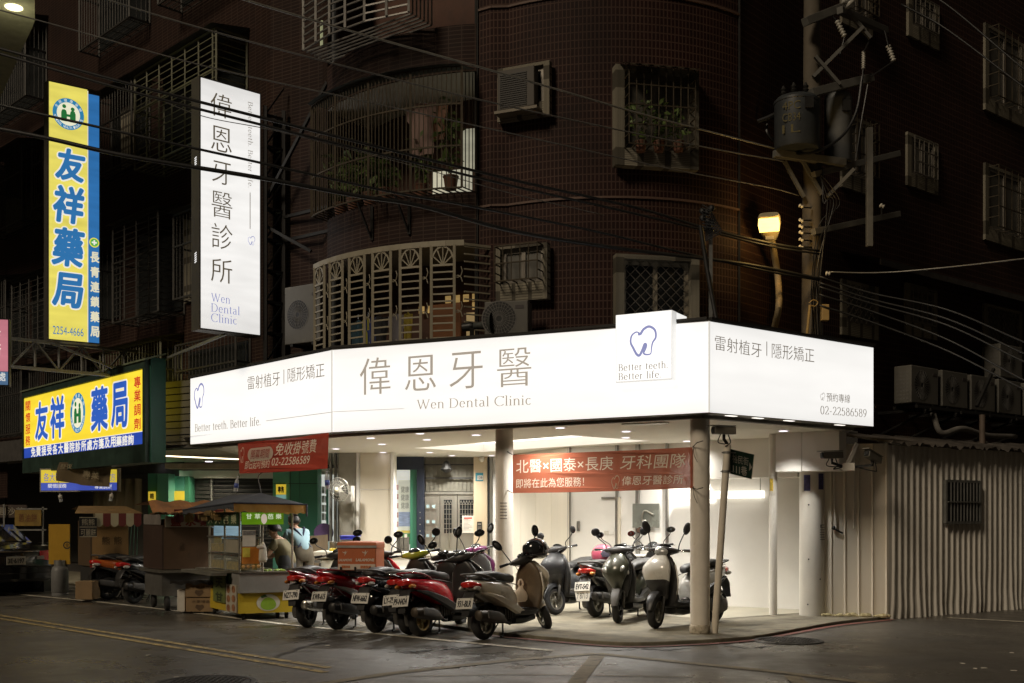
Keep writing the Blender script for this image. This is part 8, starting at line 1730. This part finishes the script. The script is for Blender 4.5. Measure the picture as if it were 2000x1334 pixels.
CARD = mat('cardboard',(.26,.17,.085),.8,var=.15,scale=4); CARDI = mat('cardboard_ink',(.10,.06,.03),.8,var=.3)
def carton(name,lab,x0,y0,x1,y1,Y,d,m,ink=None,rz=0.,group=None,face=True):
 a,b = at(x0,y0,Y),at(x1,y1,Y); t = thing(name,lab,'box',((a.x + b.x) / 2,Y + d / 2,b.z),rz,group); w_,h_ = b.x - a.x,a.z - b.z; q = MB(); q.bx(-w_ / 2,w_ / 2,-d / 2,d / 2,0,h_); bd = q.build('carton',m,t,bevel=.006)
 q = MB(); q.bx(-w_ / 2,w_ / 2,-.03,.03,h_ + .001,h_ + .004); q.build('tape',mat('parcel_tape',(.36,.26,.14),.3),t)
 if ink: q = MB(); M_ = Matrix.Translation((0,-d / 2 - .003,0)) @ Matrix.Rotation(R(90),4,'X'); write(q,M_,ink,-w_ * .3,w_ * .3,h_ * .62,h_ * .82); q.add([M_ @ Vector((.07 * math.cos(s_) - .02,.045 * math.sin(s_) * (1 + .3 * math.sin(3 * s_)) + h_ * .33,0)) for s_ in [2 * math.pi * i / 20 for i in range(20)]],[tuple(range(20))]); q.build('print',CARDI,t)
 return t
carton('cardboard_box','lower brown cardboard box beside the guava cart',363,1167,422,1195,17.9,.5,CARD,'水果禮盒',group='cartons stacked between the carts'); carton('cardboard_box','upper brown cardboard box beside the guava cart',362,1139,421,1166.2,17.88,.5,CARD,'水果禮盒',group='cartons stacked between the carts')
carton('white_carton','tall white carton left of the stacked brown boxes',346,1152,361,1194,17.95,.3,PAPER,None); carton('cardboard_box','single open brown cardboard box between the two dark scooters and the gas cylinder',147,1136,180,1171,20.3,.4,CARD,None)
t = thing('black_sheet','black plastic sheet thrown over the stacked brown boxes','sheet',tuple(at(390,1138,18.1))); q = MB(); vs = []
for i in range(13):
 for j in range(6): p = at(333 + 92 * i / 12,1137,17.84 + .55 * j / 5); vs.append(p + Vector((0,-.04 if j == 0 else 0,.02 * math.sin(i * 1.7 + j) - (.05 if j == 0 else 0) + .02)))
q.add(vs,[(i * 6 + j,i * 6 + j + 1,(i + 1) * 6 + j + 1,(i + 1) * 6 + j) for i in range(12) for j in range(5)]); q.build('sheet',BLACK,t,world=True,smooth=True)
# things piled behind the guava cart (stall lit blue and yellow)
t = thing('lit_stall_shelf','brightly coloured stall shelf seen between the two nearer carts','stall',tuple(gnd(405,1180))); fb2('blue_sheet',398,1018,470,1052,20.0,.03,lit('stall_blue',(.35,.55,.68),.4,.4,6),t); fb2('yellow_cloth',400,1048,432,1078,19.9,.03,mat('cloth_yellow',(.55,.42,.05),.6,var=.2),t); fb2('red_band',394,1072,432,1080,19.85,.05,mat('band_red',(.4,.06,.04),.5,var=.5,scale=9),t); fb2('table',385,1080,440,1084,19.8,.5,STEEL,t); fb2('table_leg',390,1084,393,1175,19.85,.05,DARK,t); fb2('counter_body',392,1092,440,1175,20.0,.4,FRZ,t)
# ================================================================== the two vendors
SKIN = mat('skin',(.42,.25,.17),.55,var=.08,scale=8); HAIR = mat('hair_black',(.012,.010,.009),.5,var=.3,scale=40)
def skinned(name,joints,bones,m,par,sub=2):
 """one continuous body: joints {name: (x, y, z, radius or (rx, ry))}, bones [(a, b)], grown by the skin modifier from the first joint"""
 ks = list(joints); me = bpy.data.meshes.new(name); me.from_pydata([joints[k][:3] for k in ks],[(ks.index(a),ks.index(b)) for a,b in bones],[]); o = bpy.data.objects.new(name,me); COL.objects.link(o); o.parent = par; WM[o.name] = WM[par.name]
 s = o.modifiers.new('skin','SKIN'); s.use_smooth_shade = True
 lay = me.skin_vertices[0].data if me.skin_vertices else None
 if lay is None:
  me.skin_vertices.new() if hasattr(me.skin_vertices,'new') else None
  lay = me.skin_vertices[0].data
 for i,k in enumerate(ks): r = joints[k][3]; lay[i].radius = r if isinstance(r,tuple) else (r,r); lay[i].use_root = i == 0
 u = o.modifiers.new('sub','SUBSURF'); u.levels = sub; u.render_levels = sub; me.materials.append(m); return o
def person(lab,loc,rz,J,top,bottom,hair,extra,height=1.):
 t = thing('person',lab,'person',loc,rz)
 B = [('pelvis','waist'),('waist','chest'),('chest','neck0'),('neck0','neck'),('neck','jaw'),('jaw','skull'),('skull','crown')]
 for s in 'lr':
  B += [('chest','sh' + s),('sh' + s,'el' + s),('el' + s,'wr' + s),('wr' + s,'pa' + s),('pelvis','hi' + s),('hi' + s,'kn' + s),('kn' + s,'an' + s),('an' + s,'to' + s)]
 H = dict(J)
 for s in 'lr':     # fingers and a thumb, unequal and curled
  w,p = Vector(J['wr' + s][:3]),Vector(J['pa' + s][:3]); d = (p - w).normalized(); sd = d.cross(Vector((0,0,1))).normalized(); dn = Vector((0,0,-1))
  for i,(off,L) in enumerate(((-.027,.062),(-.009,.070),(.009,.066),(.027,.052))):
   a = p + sd * off + d * .02; b = a + d * L * .5 + dn * .012; c = b + d * L * .35 + dn * .028
   for n_,q_,r_ in (('fa',a,.0095),('fb',b,.0085),('fc',c,.0070)): H[n_ + s + str(i)] = (*q_,r_)
   B += [('pa' + s,'fa' + s + str(i)),('fa' + s + str(i),'fb' + s + str(i)),('fb' + s + str(i),'fc' + s + str(i))]
  a = w.lerp(p,.45) + sd * -.035; b = a + d * .035 + sd * -.018; H['ta' + s] = (*a,.011); H['tb' + s] = (*b,.009); B += [('wr' + s,'ta' + s),('ta' + s,'tb' + s)]
 body = skinned('body',H,B,SKIN,t)
 def cloth_over(name,keys,bones,grow,m,over={}): return skinned(name,{k: over[k] if k in over else (*J[k][:3],tuple(x + grow for x in (J[k][3] if isinstance(J[k][3],tuple) else (J[k][3],) * 2))) for k in keys},bones,m,t)
 return t,body,cloth_over
def trousers(t,J,m,hx,hy,top,grow):
 q = MB(); p = Vector(J['pelvis'][:3]); q.loft(stack([(top,p.x + .02,hx * .92,hy * .94),(p.z + .02,p.x,hx,hy),(p.z - .07,p.x - .01,hx * 1.02,hy * 1.02),(p.z - .13,p.x - .01,hx * .8,hy * .9)],22,2.3))
 for s in 'lr':
  h,k,a = (Vector(J[n + s][:3]) for n in ('hi','kn','an')); q.tube(catmull([h + Vector((0,0,.02)),h.lerp(k,.5),k,k.lerp(a,.5),a + Vector((0,0,-.02))],4),[(J['hi' + s][3] + grow) * (1 - i / 17) + (J['an' + s][3] + grow * 1.6) * (i / 17) + .006 * math.sin(i * 1.9) for i in range(17)],14)
 q.build('trousers',m,t,smooth=50)
def head_bits(t,J,face,hm,bun=None,mask=True):
 """face direction is a unit vector in the figure's own axes"""
 c = Vector(J['skull'][:3]); f = Vector(face).normalized(); up_ = (Vector(J['crown'][:3]) - Vector(J['jaw'][:3])).normalized(); sd = f.cross(up_).normalized(); f = up_.cross(sd).normalized()
 M = Matrix.Identity(4)
 for i in range(3): M[i][0] = f[i]; M[i][1] = -sd[i]; M[i][2] = up_[i]
 M.translation = c
 q = MB(); q.T = M @ Matrix.Translation((-.018,0,.032)); rg = []
 for i in range(9): p = math.pi * .5 - math.pi * .62 * i / 8; rr = max(.002,.103 * math.cos(p)); rg.append([Vector((rr * 1.12 * math.cos(2 * math.pi * j / 20) - (.0 if i < 6 else .012),rr * .93 * math.sin(2 * math.pi * j / 20),.108 * math.sin(p) + (.05 if math.cos(2 * math.pi * j / 20) > .35 and i > 4 else 0))) for j in range(20)])
 q.loft(rg,cap=True)
 if bun: q.T = M; q.ball((-.07,0,.135),(.045,.042,.05),12,k=7); q.ball((-.04,0,.11),(.05,.05,.03),12,k=6)
 q.build('hair',hm,t,smooth=True)
 q = MB(); q.T = M
 for s in (-1,1): q.ball((-.005,s * .083,-.005),(.020,.010,.032),10,k=6)
 q.build('ear',SKIN,t,smooth=True)
 q = MB(); q.T = M; q.loft([[Vector((x + a_,b_,z)) for a_,b_ in sell(8,.012,w_)] for z,x,w_ in ((.03,.092,.008),(.0,.104,.012),(-.018,.108,.016),(-.026,.096,.012))]); q.build('nose',SKIN,t,smooth=True)
 q = MB(); q.T = M
 for s in (-1,1): q.ball((.088,s * .034,.018),(.010,.014,.008),8,k=5)
 q.build('eye',mat('eye_white',(.5,.48,.45),.3),t,smooth=True)
 q = MB(); q.T = M
 for s in (-1,1): q.ball((.095,s * .034,.018),(.005,.006,.006),8,k=5); q.box((.094,s * .034,.040),(.008,.034,.006))
 q.build('brow',HAIR,t)
 if mask: q = MB(); q.T = M; q.loft([[Vector((x + .0,y,z)) for y,x in ((-w_,x0 - .055),(-w_ * .6,x0 - .012),(0,x0),(w_ * .6,x0 - .012),(w_,x0 - .055))] for z,x0,w_ in ((-.008,.112,.070),(-.04,.120,.072),(-.075,.108,.062),(-.095,.085,.045))],cap=False,close=False); [q.tube([(.05,s * .070,-.02),(.0,s * .088,.01)],.002,4) for s in (-1,1)]; q.build('face_mask',mat('mask_grey',(.42,.40,.36),.7),t,smooth=True)
 else: q = MB(); q.T = M; q.ball((.092,0,-.052),(.008,.026,.007),10,k=5); q.build('mouth',mat('lips',(.36,.13,.11),.5),t,smooth=True)
# man: bent over the counter, khaki shirt, faces left (local +x is where he faces)
J = dict(pelvis=(0,0,.80,(.115,.14)),waist=(.03,0,.93,(.115,.145)),chest=(.085,0,1.08,(.125,.165)),neck0=(.15,0,1.19,(.065,.075)),neck=(.175,0,1.225,.052),jaw=(.215,0,1.255,(.058,.062)),skull=(.225,0,1.325,(.088,.078)),crown=(.215,0,1.40,(.055,.05)))
for s,y in (('l',.185),('r',-.185)):
 J['sh' + s] = (.115,y,1.135,.060); J['el' + s] = (.24,y * 1.22,.93,.045); J['wr' + s] = (.46,y * .85,.87,.030); J['pa' + s] = (.52,y * .75,.855,(.034,.018)); J['hi' + s] = (-.0,y * .5,.74,.088); J['kn' + s] = (.03,y * .52,.42,.058); J['an' + s] = (-.01,y * .52,.08,.042); J['to' + s] = (.12,y * .56,.035,.032)
pm = at(560,1100,17.85)
t,bd,cov = person('man in a khaki t-shirt and mask bending over the guava cart',(pm.x,pm.y,.045),R(172),J,None,None,None,None); t.scale = (1,1,.955)
KH = mat('shirt_khaki',(.125,.105,.052),.85,var=.18,scale=9,bump=.3)
cov('shirt',['chest','pelvis','waist','neck0','shl','shr','hl','hr'],[('pelvis','waist'),('waist','chest'),('chest','neck0'),('chest','shl'),('chest','shr'),('shl','hl'),('shr','hr')],.020,KH,{'hl': (.19,.215,1.01,.066),'hr': (.19,-.215,1.01,.066),'neck0': (.135,0,1.175,(.075,.09)),'pelvis': (-.01,0,.70,(.15,.185)),'waist': (.02,0,.90,(.14,.175))})
trousers(t,J,mat('trousers_dark',(.04,.04,.042),.85,var=.2),.135,.165,.93,.012)
for s in 'lr': q = MB(); q.loft(spine([(J['an' + s][0] - .06,.04,.03,.035,J['an' + s][1]),(J['an' + s][0],.05,.045,.045,J['an' + s][1]),(J['to' + s][0],.035,.045,.03,J['to' + s][1]),(J['to' + s][0] + .09,.025,.03,.018,J['to' + s][1])],12)); q.build('shoe',BLACK,t,smooth=True)
head_bits(t,J,(.9,0,-.42),HAIR)
# woman: seen from behind, pale blue shirt, navy apron straps crossed on her back
J = dict(pelvis=(0,0,.90,(.125,.165)),waist=(.03,0,1.02,(.105,.135)),chest=(.12,0,1.19,(.115,.150)),neck0=(.20,0,1.285,(.055,.065)),neck=(.235,0,1.315,.046),jaw=(.285,0,1.335,(.054,.057)),skull=(.305,0,1.395,(.084,.074)),crown=(.295,0,1.465,(.05,.046)))
for s,y in (('l',.165),('r',-.165)):
 J['sh' + s] = (.165,y,1.235,.055); J['el' + s] = (.30,y * 1.25,1.03,.042); J['wr' + s] = (.50,y * .9,.95,.028); J['pa' + s] = (.56,y * .8,.935,(.032,.017)); J['hi' + s] = (-.01,y * .58,.83,.098); J['kn' + s] = (.01,y * .62,.45,.060); J['an' + s] = (-.04,y * .62,.08,.042); J['to' + s] = (.08,y * .66,.035,.03)
pw = at(590,1100,18.5)
t,bd,cov = person('woman with a hair bun, pale blue shirt and crossed navy apron straps',(pw.x,pw.y,.045),R(128),J,None,None,None,None)
SB = mat('shirt_pale_blue',(.24,.37,.42),.8,var=.1,scale=8,bump=.2); NV = mat('apron_navy',(.018,.025,.055),.8,var=.2,scale=14)
cov('shirt',['chest','pelvis','waist','neck0','shl','shr','hl','hr'],[('pelvis','waist'),('waist','chest'),('chest','neck0'),('chest','shl'),('chest','shr'),('shl','hl'),('shr','hr')],.018,SB,{'hl': (.25,.20,1.10,.058),'hr': (.25,-.20,1.10,.058),'pelvis': (-.005,0,.86,(.155,.20)),'waist': (.03,0,1.02,(.128,.165)),'neck0': (.18,0,1.27,(.065,.08))})
trousers(t,J,mat('trousers_taupe',(.085,.070,.045),.85,var=.2,scale=8,bump=.3),.145,.185,1.02,.014)
q = MB()
for s in (-1,1):
 q.tube(catmull([(.20,s * .12,1.315),(.115,s * .10,1.31),(.045,s * .055,1.25),(-.02,0,1.15),(-.075,-s * .06,1.06),(-.085,-s * .11,1.0),(.0,-s * .17,.985)],5),[.016] * 31,6)
 q.tube(catmull([(-.085,s * .0,1.02),(-.09,s * .09,1.0),(-.03,s * .165,.99),(.08,s * .16,.98)],5),.012,6)
q.ball((-.10,0,1.02),(.022,.05,.03),10,k=6); q.loft([[Vector((-.11,y + w_ * 0,z)) + Vector((d_,0,0)) for y,d_ in ((-.035,0),(.03,0),(.02,-.012),(-.02,-.012))] for z,w_ in ((1.02,1),(.95,1),(.90,1))]); q.build('apron_straps',NV,t,smooth=True)
q = MB(); q.loft([[Vector((.16 * math.cos(a_) + .0,.205 * math.sin(a_),z)) for a_ in [R(-70 + 140 * i / 12) for i in range(13)]] for z in (.98,.85,.70,.55)],cap=False,close=False); q.build('apron',NV,t,smooth=True)
for s in 'lr': q = MB(); q.loft(spine([(J['an' + s][0] - .06,.04,.03,.035,J['an' + s][1]),(J['an' + s][0],.05,.042,.045,J['an' + s][1]),(J['to' + s][0],.035,.042,.03,J['to' + s][1]),(J['to' + s][0] + .08,.025,.028,.018,J['to' + s][1])],12)); q.build('shoe',BLACK,t,smooth=True)
head_bits(t,J,(.85,0,-.5),HAIR,bun=True,mask=False)
# ================================================================== black sedan cut by the left edge
CARP = mat('car_paint_black',(.010,.010,.011),.18,var=.1,coat=1.); CGL = mat('car_glass',(.012,.012,.013),.06,var=.1,spec=.7)
cr0 = gnd(28,1163); ca = R(140)
t = thing('parked_sedan','black parked sedan seen from behind, cut by the left edge','car',(cr0.x + math.cos(ca) * 2.25,cr0.y + math.sin(ca) * 2.25,0),ca)
def csec(x,zs):   # half outline (y, z) mirrored into a ring
 h = [Vector((x,y,z)) for y,z in zs]; return h + [Vector((x,-y,z)) for y,z in reversed(zs)]
q = MB(); q.loft([csec(-2.28,((.62,.34),(.70,.40),(.72,.60),(.70,.80),(.60,.90),(.0,.92))),csec(-2.20,((.72,.26),(.82,.36),(.85,.60),(.82,.84),(.70,.97),(.0,1.0))),csec(-1.9,((.78,.22),(.88,.34),(.90,.62),(.87,.88),(.74,1.01),(.0,1.03))),csec(-1.5,((.78,.22),(.89,.34),(.91,.62),(.88,.90),(.76,1.02),(.0,1.04))),csec(-.6,((.78,.22),(.89,.32),(.91,.60),(.88,.90),(.78,.99),(.0,1.0))),csec(.8,((.78,.22),(.89,.32),(.91,.60),(.87,.88),(.76,.97),(.0,.98))),csec(1.7,((.76,.24),(.86,.34),(.88,.56),(.82,.78),(.68,.88),(.0,.92))),csec(2.2,((.6,.28),(.72,.38),(.74,.52),(.66,.68),(.5,.76),(.0,.78)))]); q.build('body',CARP,t,smooth=35)
q = MB(); q.loft([csec(-1.62,((.70,.98),(.68,1.01),(.0,1.03))),csec(-1.05,((.76,.98),(.60,1.36),(.0,1.40))),csec(-.2,((.77,.98),(.60,1.42),(.0,1.46))),csec(.45,((.77,.96),(.58,1.36),(.0,1.41))),csec(1.15,((.72,.94),(.66,.97),(.0,.98)))]); q.build('cabin',CARP,t,smooth=35)
q = MB(); q.add([Vector(p) for p in ((-1.60,.60,1.045),(-1.60,-.60,1.045),(-1.10,-.545,1.375),(-1.10,.545,1.375))],[(0,1,2,3)]); q.build('rear_window',CGL,t)
for s in (-1,1):
 q = MB(); q.add([Vector((x,s * y,z)) for x,y,z in ((-1.35,.765,1.01),(.8,.775,.99),(.42,.615,1.33),(-.2,.632,1.385),(-.98,.64,1.33))],[tuple(range(5))]); q.build('side_window',CGL,t)
 q = MB(); q.loft([[Vector((x,s * y,z)) for y,z in ((.50,.70),(.50,.86),(.74,.88),(.80,.74),(.76,.66))] for x in (-2.30,-2.20)] ); q.loft([[Vector((x,s * y,z)) for y,z in ((.74,.70),(.76,.86),(.86,.84),(.88,.72))] for x in (-2.22,-1.98)]); tl = q.build('tail_light',mat('car_lens_red',(.85,.02,.02),.2,var=.2,coat=1.),t)
 q = MB(); q.loft([[Vector((x,s * y,z)) for y,z in ((.44,.70),(.44,.76),(.56,.77),(.58,.70))] for x in (-2.32,-2.25)]); q.build('reverse_lens',CLEAR,tl)
 for x in (-1.35,1.35):
  M = Matrix.Translation((x,s * .80,.315)) @ Matrix.Rotation(R(90),4,'X'); q = MB(); q.lathe([(.19,-.10),(.27,-.11),(.315,-.07),(.315,.07),(.27,.11),(.19,.10)],32,M,closed=True); w_ = q.build('wheel',TYRE,t,smooth=50); q = MB(); q.lathe([(.001,-s * -.07),(.05,-s * -.08),(.19,-s * -.05)],24,M); q.build('rim',RIMS,w_,smooth=40)
 q = MB(); q.ball((.55,s * .98,1.02),(.07,.10,.065),12,k=6); q.build('wing_mirror',CARP,t,smooth=True)
q = MB(); q.bx(-2.315,-2.28,-.72,.72,.42,.56); q.bx(-2.30,-2.2,-.78,.78,.30,.46); q.build('bumper',CARP,t,bevel=.02)
q = MB(); q.bx(-2.312,-2.29,-.48,.48,.845,.87); q.build('chrome_strip',CHROME,t,bevel=.004); q = MB(); M = Matrix.Translation((-2.30,0,.93)) @ Matrix.Rotation(R(-90),4,'Z') @ Matrix.Rotation(R(80),4,'X'); q.ring(M,.055,.07,24,e=.62); q.ring(M @ Matrix.Translation((0,.008,.002)),.028,.04,20,e=.62); q.build('emblem',CHROME,t)
q = MB(); q.bx(-2.325,-2.315,-.19,.19,.60,.76); p_ = q.build('number_plate',PLATEW,t,bevel=.003); q = MB(); write(q,Matrix.Translation((-2.328,0,0)) @ Matrix.Rotation(R(-90),4,'Z') @ Matrix.Rotation(R(90),4,'X'),'3E·6197',-.165,.165,.63,.725,bold=.004); q.build('lettering',PLATEK,p_)
# ================================================================== plants and washing on the balconies
LEAF = mat('leaf_green',(.10,.15,.035),.6,var=.5,scale=9); POT = mat('clay_pot',(.16,.07,.04),.7,var=.2)
def plant(lab,p,h,n,spread,seed,group='potted plants on the balconies',pot=.11,long=1.):
 rn = random.Random(seed); t = thing('potted_plant',lab,'plant',tuple(p),group=group); q = MB(); q.lathe([(.001,0),(pot * .75,0),(pot,pot * 1.6),(pot * 1.08,pot * 1.6),(pot * 1.08,pot * 1.8),(.001,pot * 1.75)],16); q.build('pot',POT,t,smooth=40)
 q = MB(); st = MB()
 for i in range(max(3,n // 14)):
  a = rn.uniform(0,6.28); e = Vector((math.cos(a) * spread * rn.random(),math.sin(a) * spread * rn.random() * .5,h * rn.uniform(.6,1))); st.tube(catmull([Vector((0,0,pot * 1.7)),e * .5 + Vector((0,0,.05)),e],4),.006,4)
  for j in range(14):
   u = rn.uniform(.25,1.05); c = e * u + Vector((rn.gauss(0,.05),rn.gauss(0,.04),rn.gauss(0,.05) + pot)); d = Vector((rn.gauss(0,1),rn.gauss(0,.8),rn.gauss(-.2,.6))).normalized(); s_ = d.cross(Vector((rn.random(),rn.random(),rn.random()))).normalized(); L = rn.uniform(.07,.15) * long; w_ = L * .22 / max(1,long * .7)
   q.add([c,c + d * L * .5 + s_ * w_,c + d * L + Vector((0,0,-.02)),c + d * L * .5 - s_ * w_],[(0,1,2,3)])
 st.build('stem',RUST,t); q.build('leaves',LEAF,t); return t
for i,(tt,h_,n_,sp,z,of,lab) in enumerate(((.10,.8,130,.25,6.30,-.12,'leafy plant at the left end of the caged third-storey balcony'),(.22,.95,150,.28,6.30,-.14,'tall tangled plant second along the caged balcony'),(.36,.8,150,.28,6.30,-.12,'spreading plant at the middle of the caged balcony'),(.48,.6,90,.22,6.30,-.1,'low plant right of the middle of the caged balcony'),(.68,.95,70,.2,6.30,-.2,'broad leaved plant against the lit balcony door'),(.86,1.15,90,.2,6.35,-.1,'tall plant by the lit window at the right of the caged balcony'))):
 p = bay(tt,of); plant(lab,(p.x,p.y,z),h_,n_,sp,20 + i,long=1.3)
for i,x in enumerate((1240,1275,1312)):
 a,z = pT1.hit(x,308); p = pT1.pt(a,z,.26); plant(('small dark leaved plant in a brown pot inside the window cage','middle plant in the third-storey window cage','right hand plant in the third-storey window cage')[i],tuple(p),(.75,.55,.6)[i],(60,50,50)[i],.17,40 + i,pot=.08)
def garment(lab,p,u,w,h,m,seed,group='washing hung on the second-storey balcony'):
 rn = random.Random(seed); t = thing('hanging_garment',lab,'garment',tuple(p),group=group); q = MB(); u = Vector((u.x,u.y,0)).normalized(); n_ = Vector((u.y,-u.x,0)); vs = []
 for j in range(9):
  v = j / 8; ww = w * (1.25 if v < .3 else .85 + .25 * v)
  for i in range(9): x = (i / 8 - .5) * ww; vs.append(u * x + n_ * .03 * math.sin(i * 1.7 + seed + v * 2) + Vector((0,0,-h * v + (.03 if 2 < i < 6 and j == 0 else 0))))
 q.add(vs,[(j * 9 + i,j * 9 + i + 1,(j + 1) * 9 + i + 1,(j + 1) * 9 + i) for j in range(8) for i in range(8)]); q.build('cloth',m,t,smooth=True)
 q = MB(); q.tube([-u * w * .4 + Vector((0,0,-.02)),Vector((0,0,.05)),u * w * .4 + Vector((0,0,-.02))],.005,5); q.tube([Vector((0,0,.05)),Vector((0,0,.12))],.004,4); q.build('hanger',CHROME,t)
bd2 = E_ - S; uu = Vector((bd2.x,bd2.y,0))
for i,(tt,w_,h_,c_,lab) in enumerate(((.18,.25,.7,(.03,.09,.13),'dark teal garment, leftmost on the washing line'),(.27,.16,.75,(.42,.40,.04),'narrow yellow strap hanging on the washing line'),(.31,.22,.55,(.04,.07,.28),'blue garment on the washing line'),(.36,.24,.8,(.02,.02,.025),'black garment on the washing line'),(.48,.28,.6,(.26,.25,.28),'pale grey shirt on the washing line'),(.56,.14,.6,(.45,.36,.05),'mustard cloth at the right of the washing line'))):
 p = bay(tt,-.35); garment(lab,(p.x,p.y,4.62),uu,w_,h_,cloth_mat('garment_%s' % lab.split()[0],c_,.2),i)
p = bay(.7,-.1); garment('faded pink shirt hanging high in the caged third-storey balcony',(p.x,p.y,7.65),uu,.42,.75,cloth_mat('garment_pink',(.34,.22,.19),.3),9,'washing hung on the third-storey balcony'); p = bay(.79,-.1); garment('rust coloured towel beside the pink shirt',(p.x,p.y,7.6),uu,.3,.5,cloth_mat('garment_rust',(.26,.13,.08),.3),11,'washing hung on the third-storey balcony')
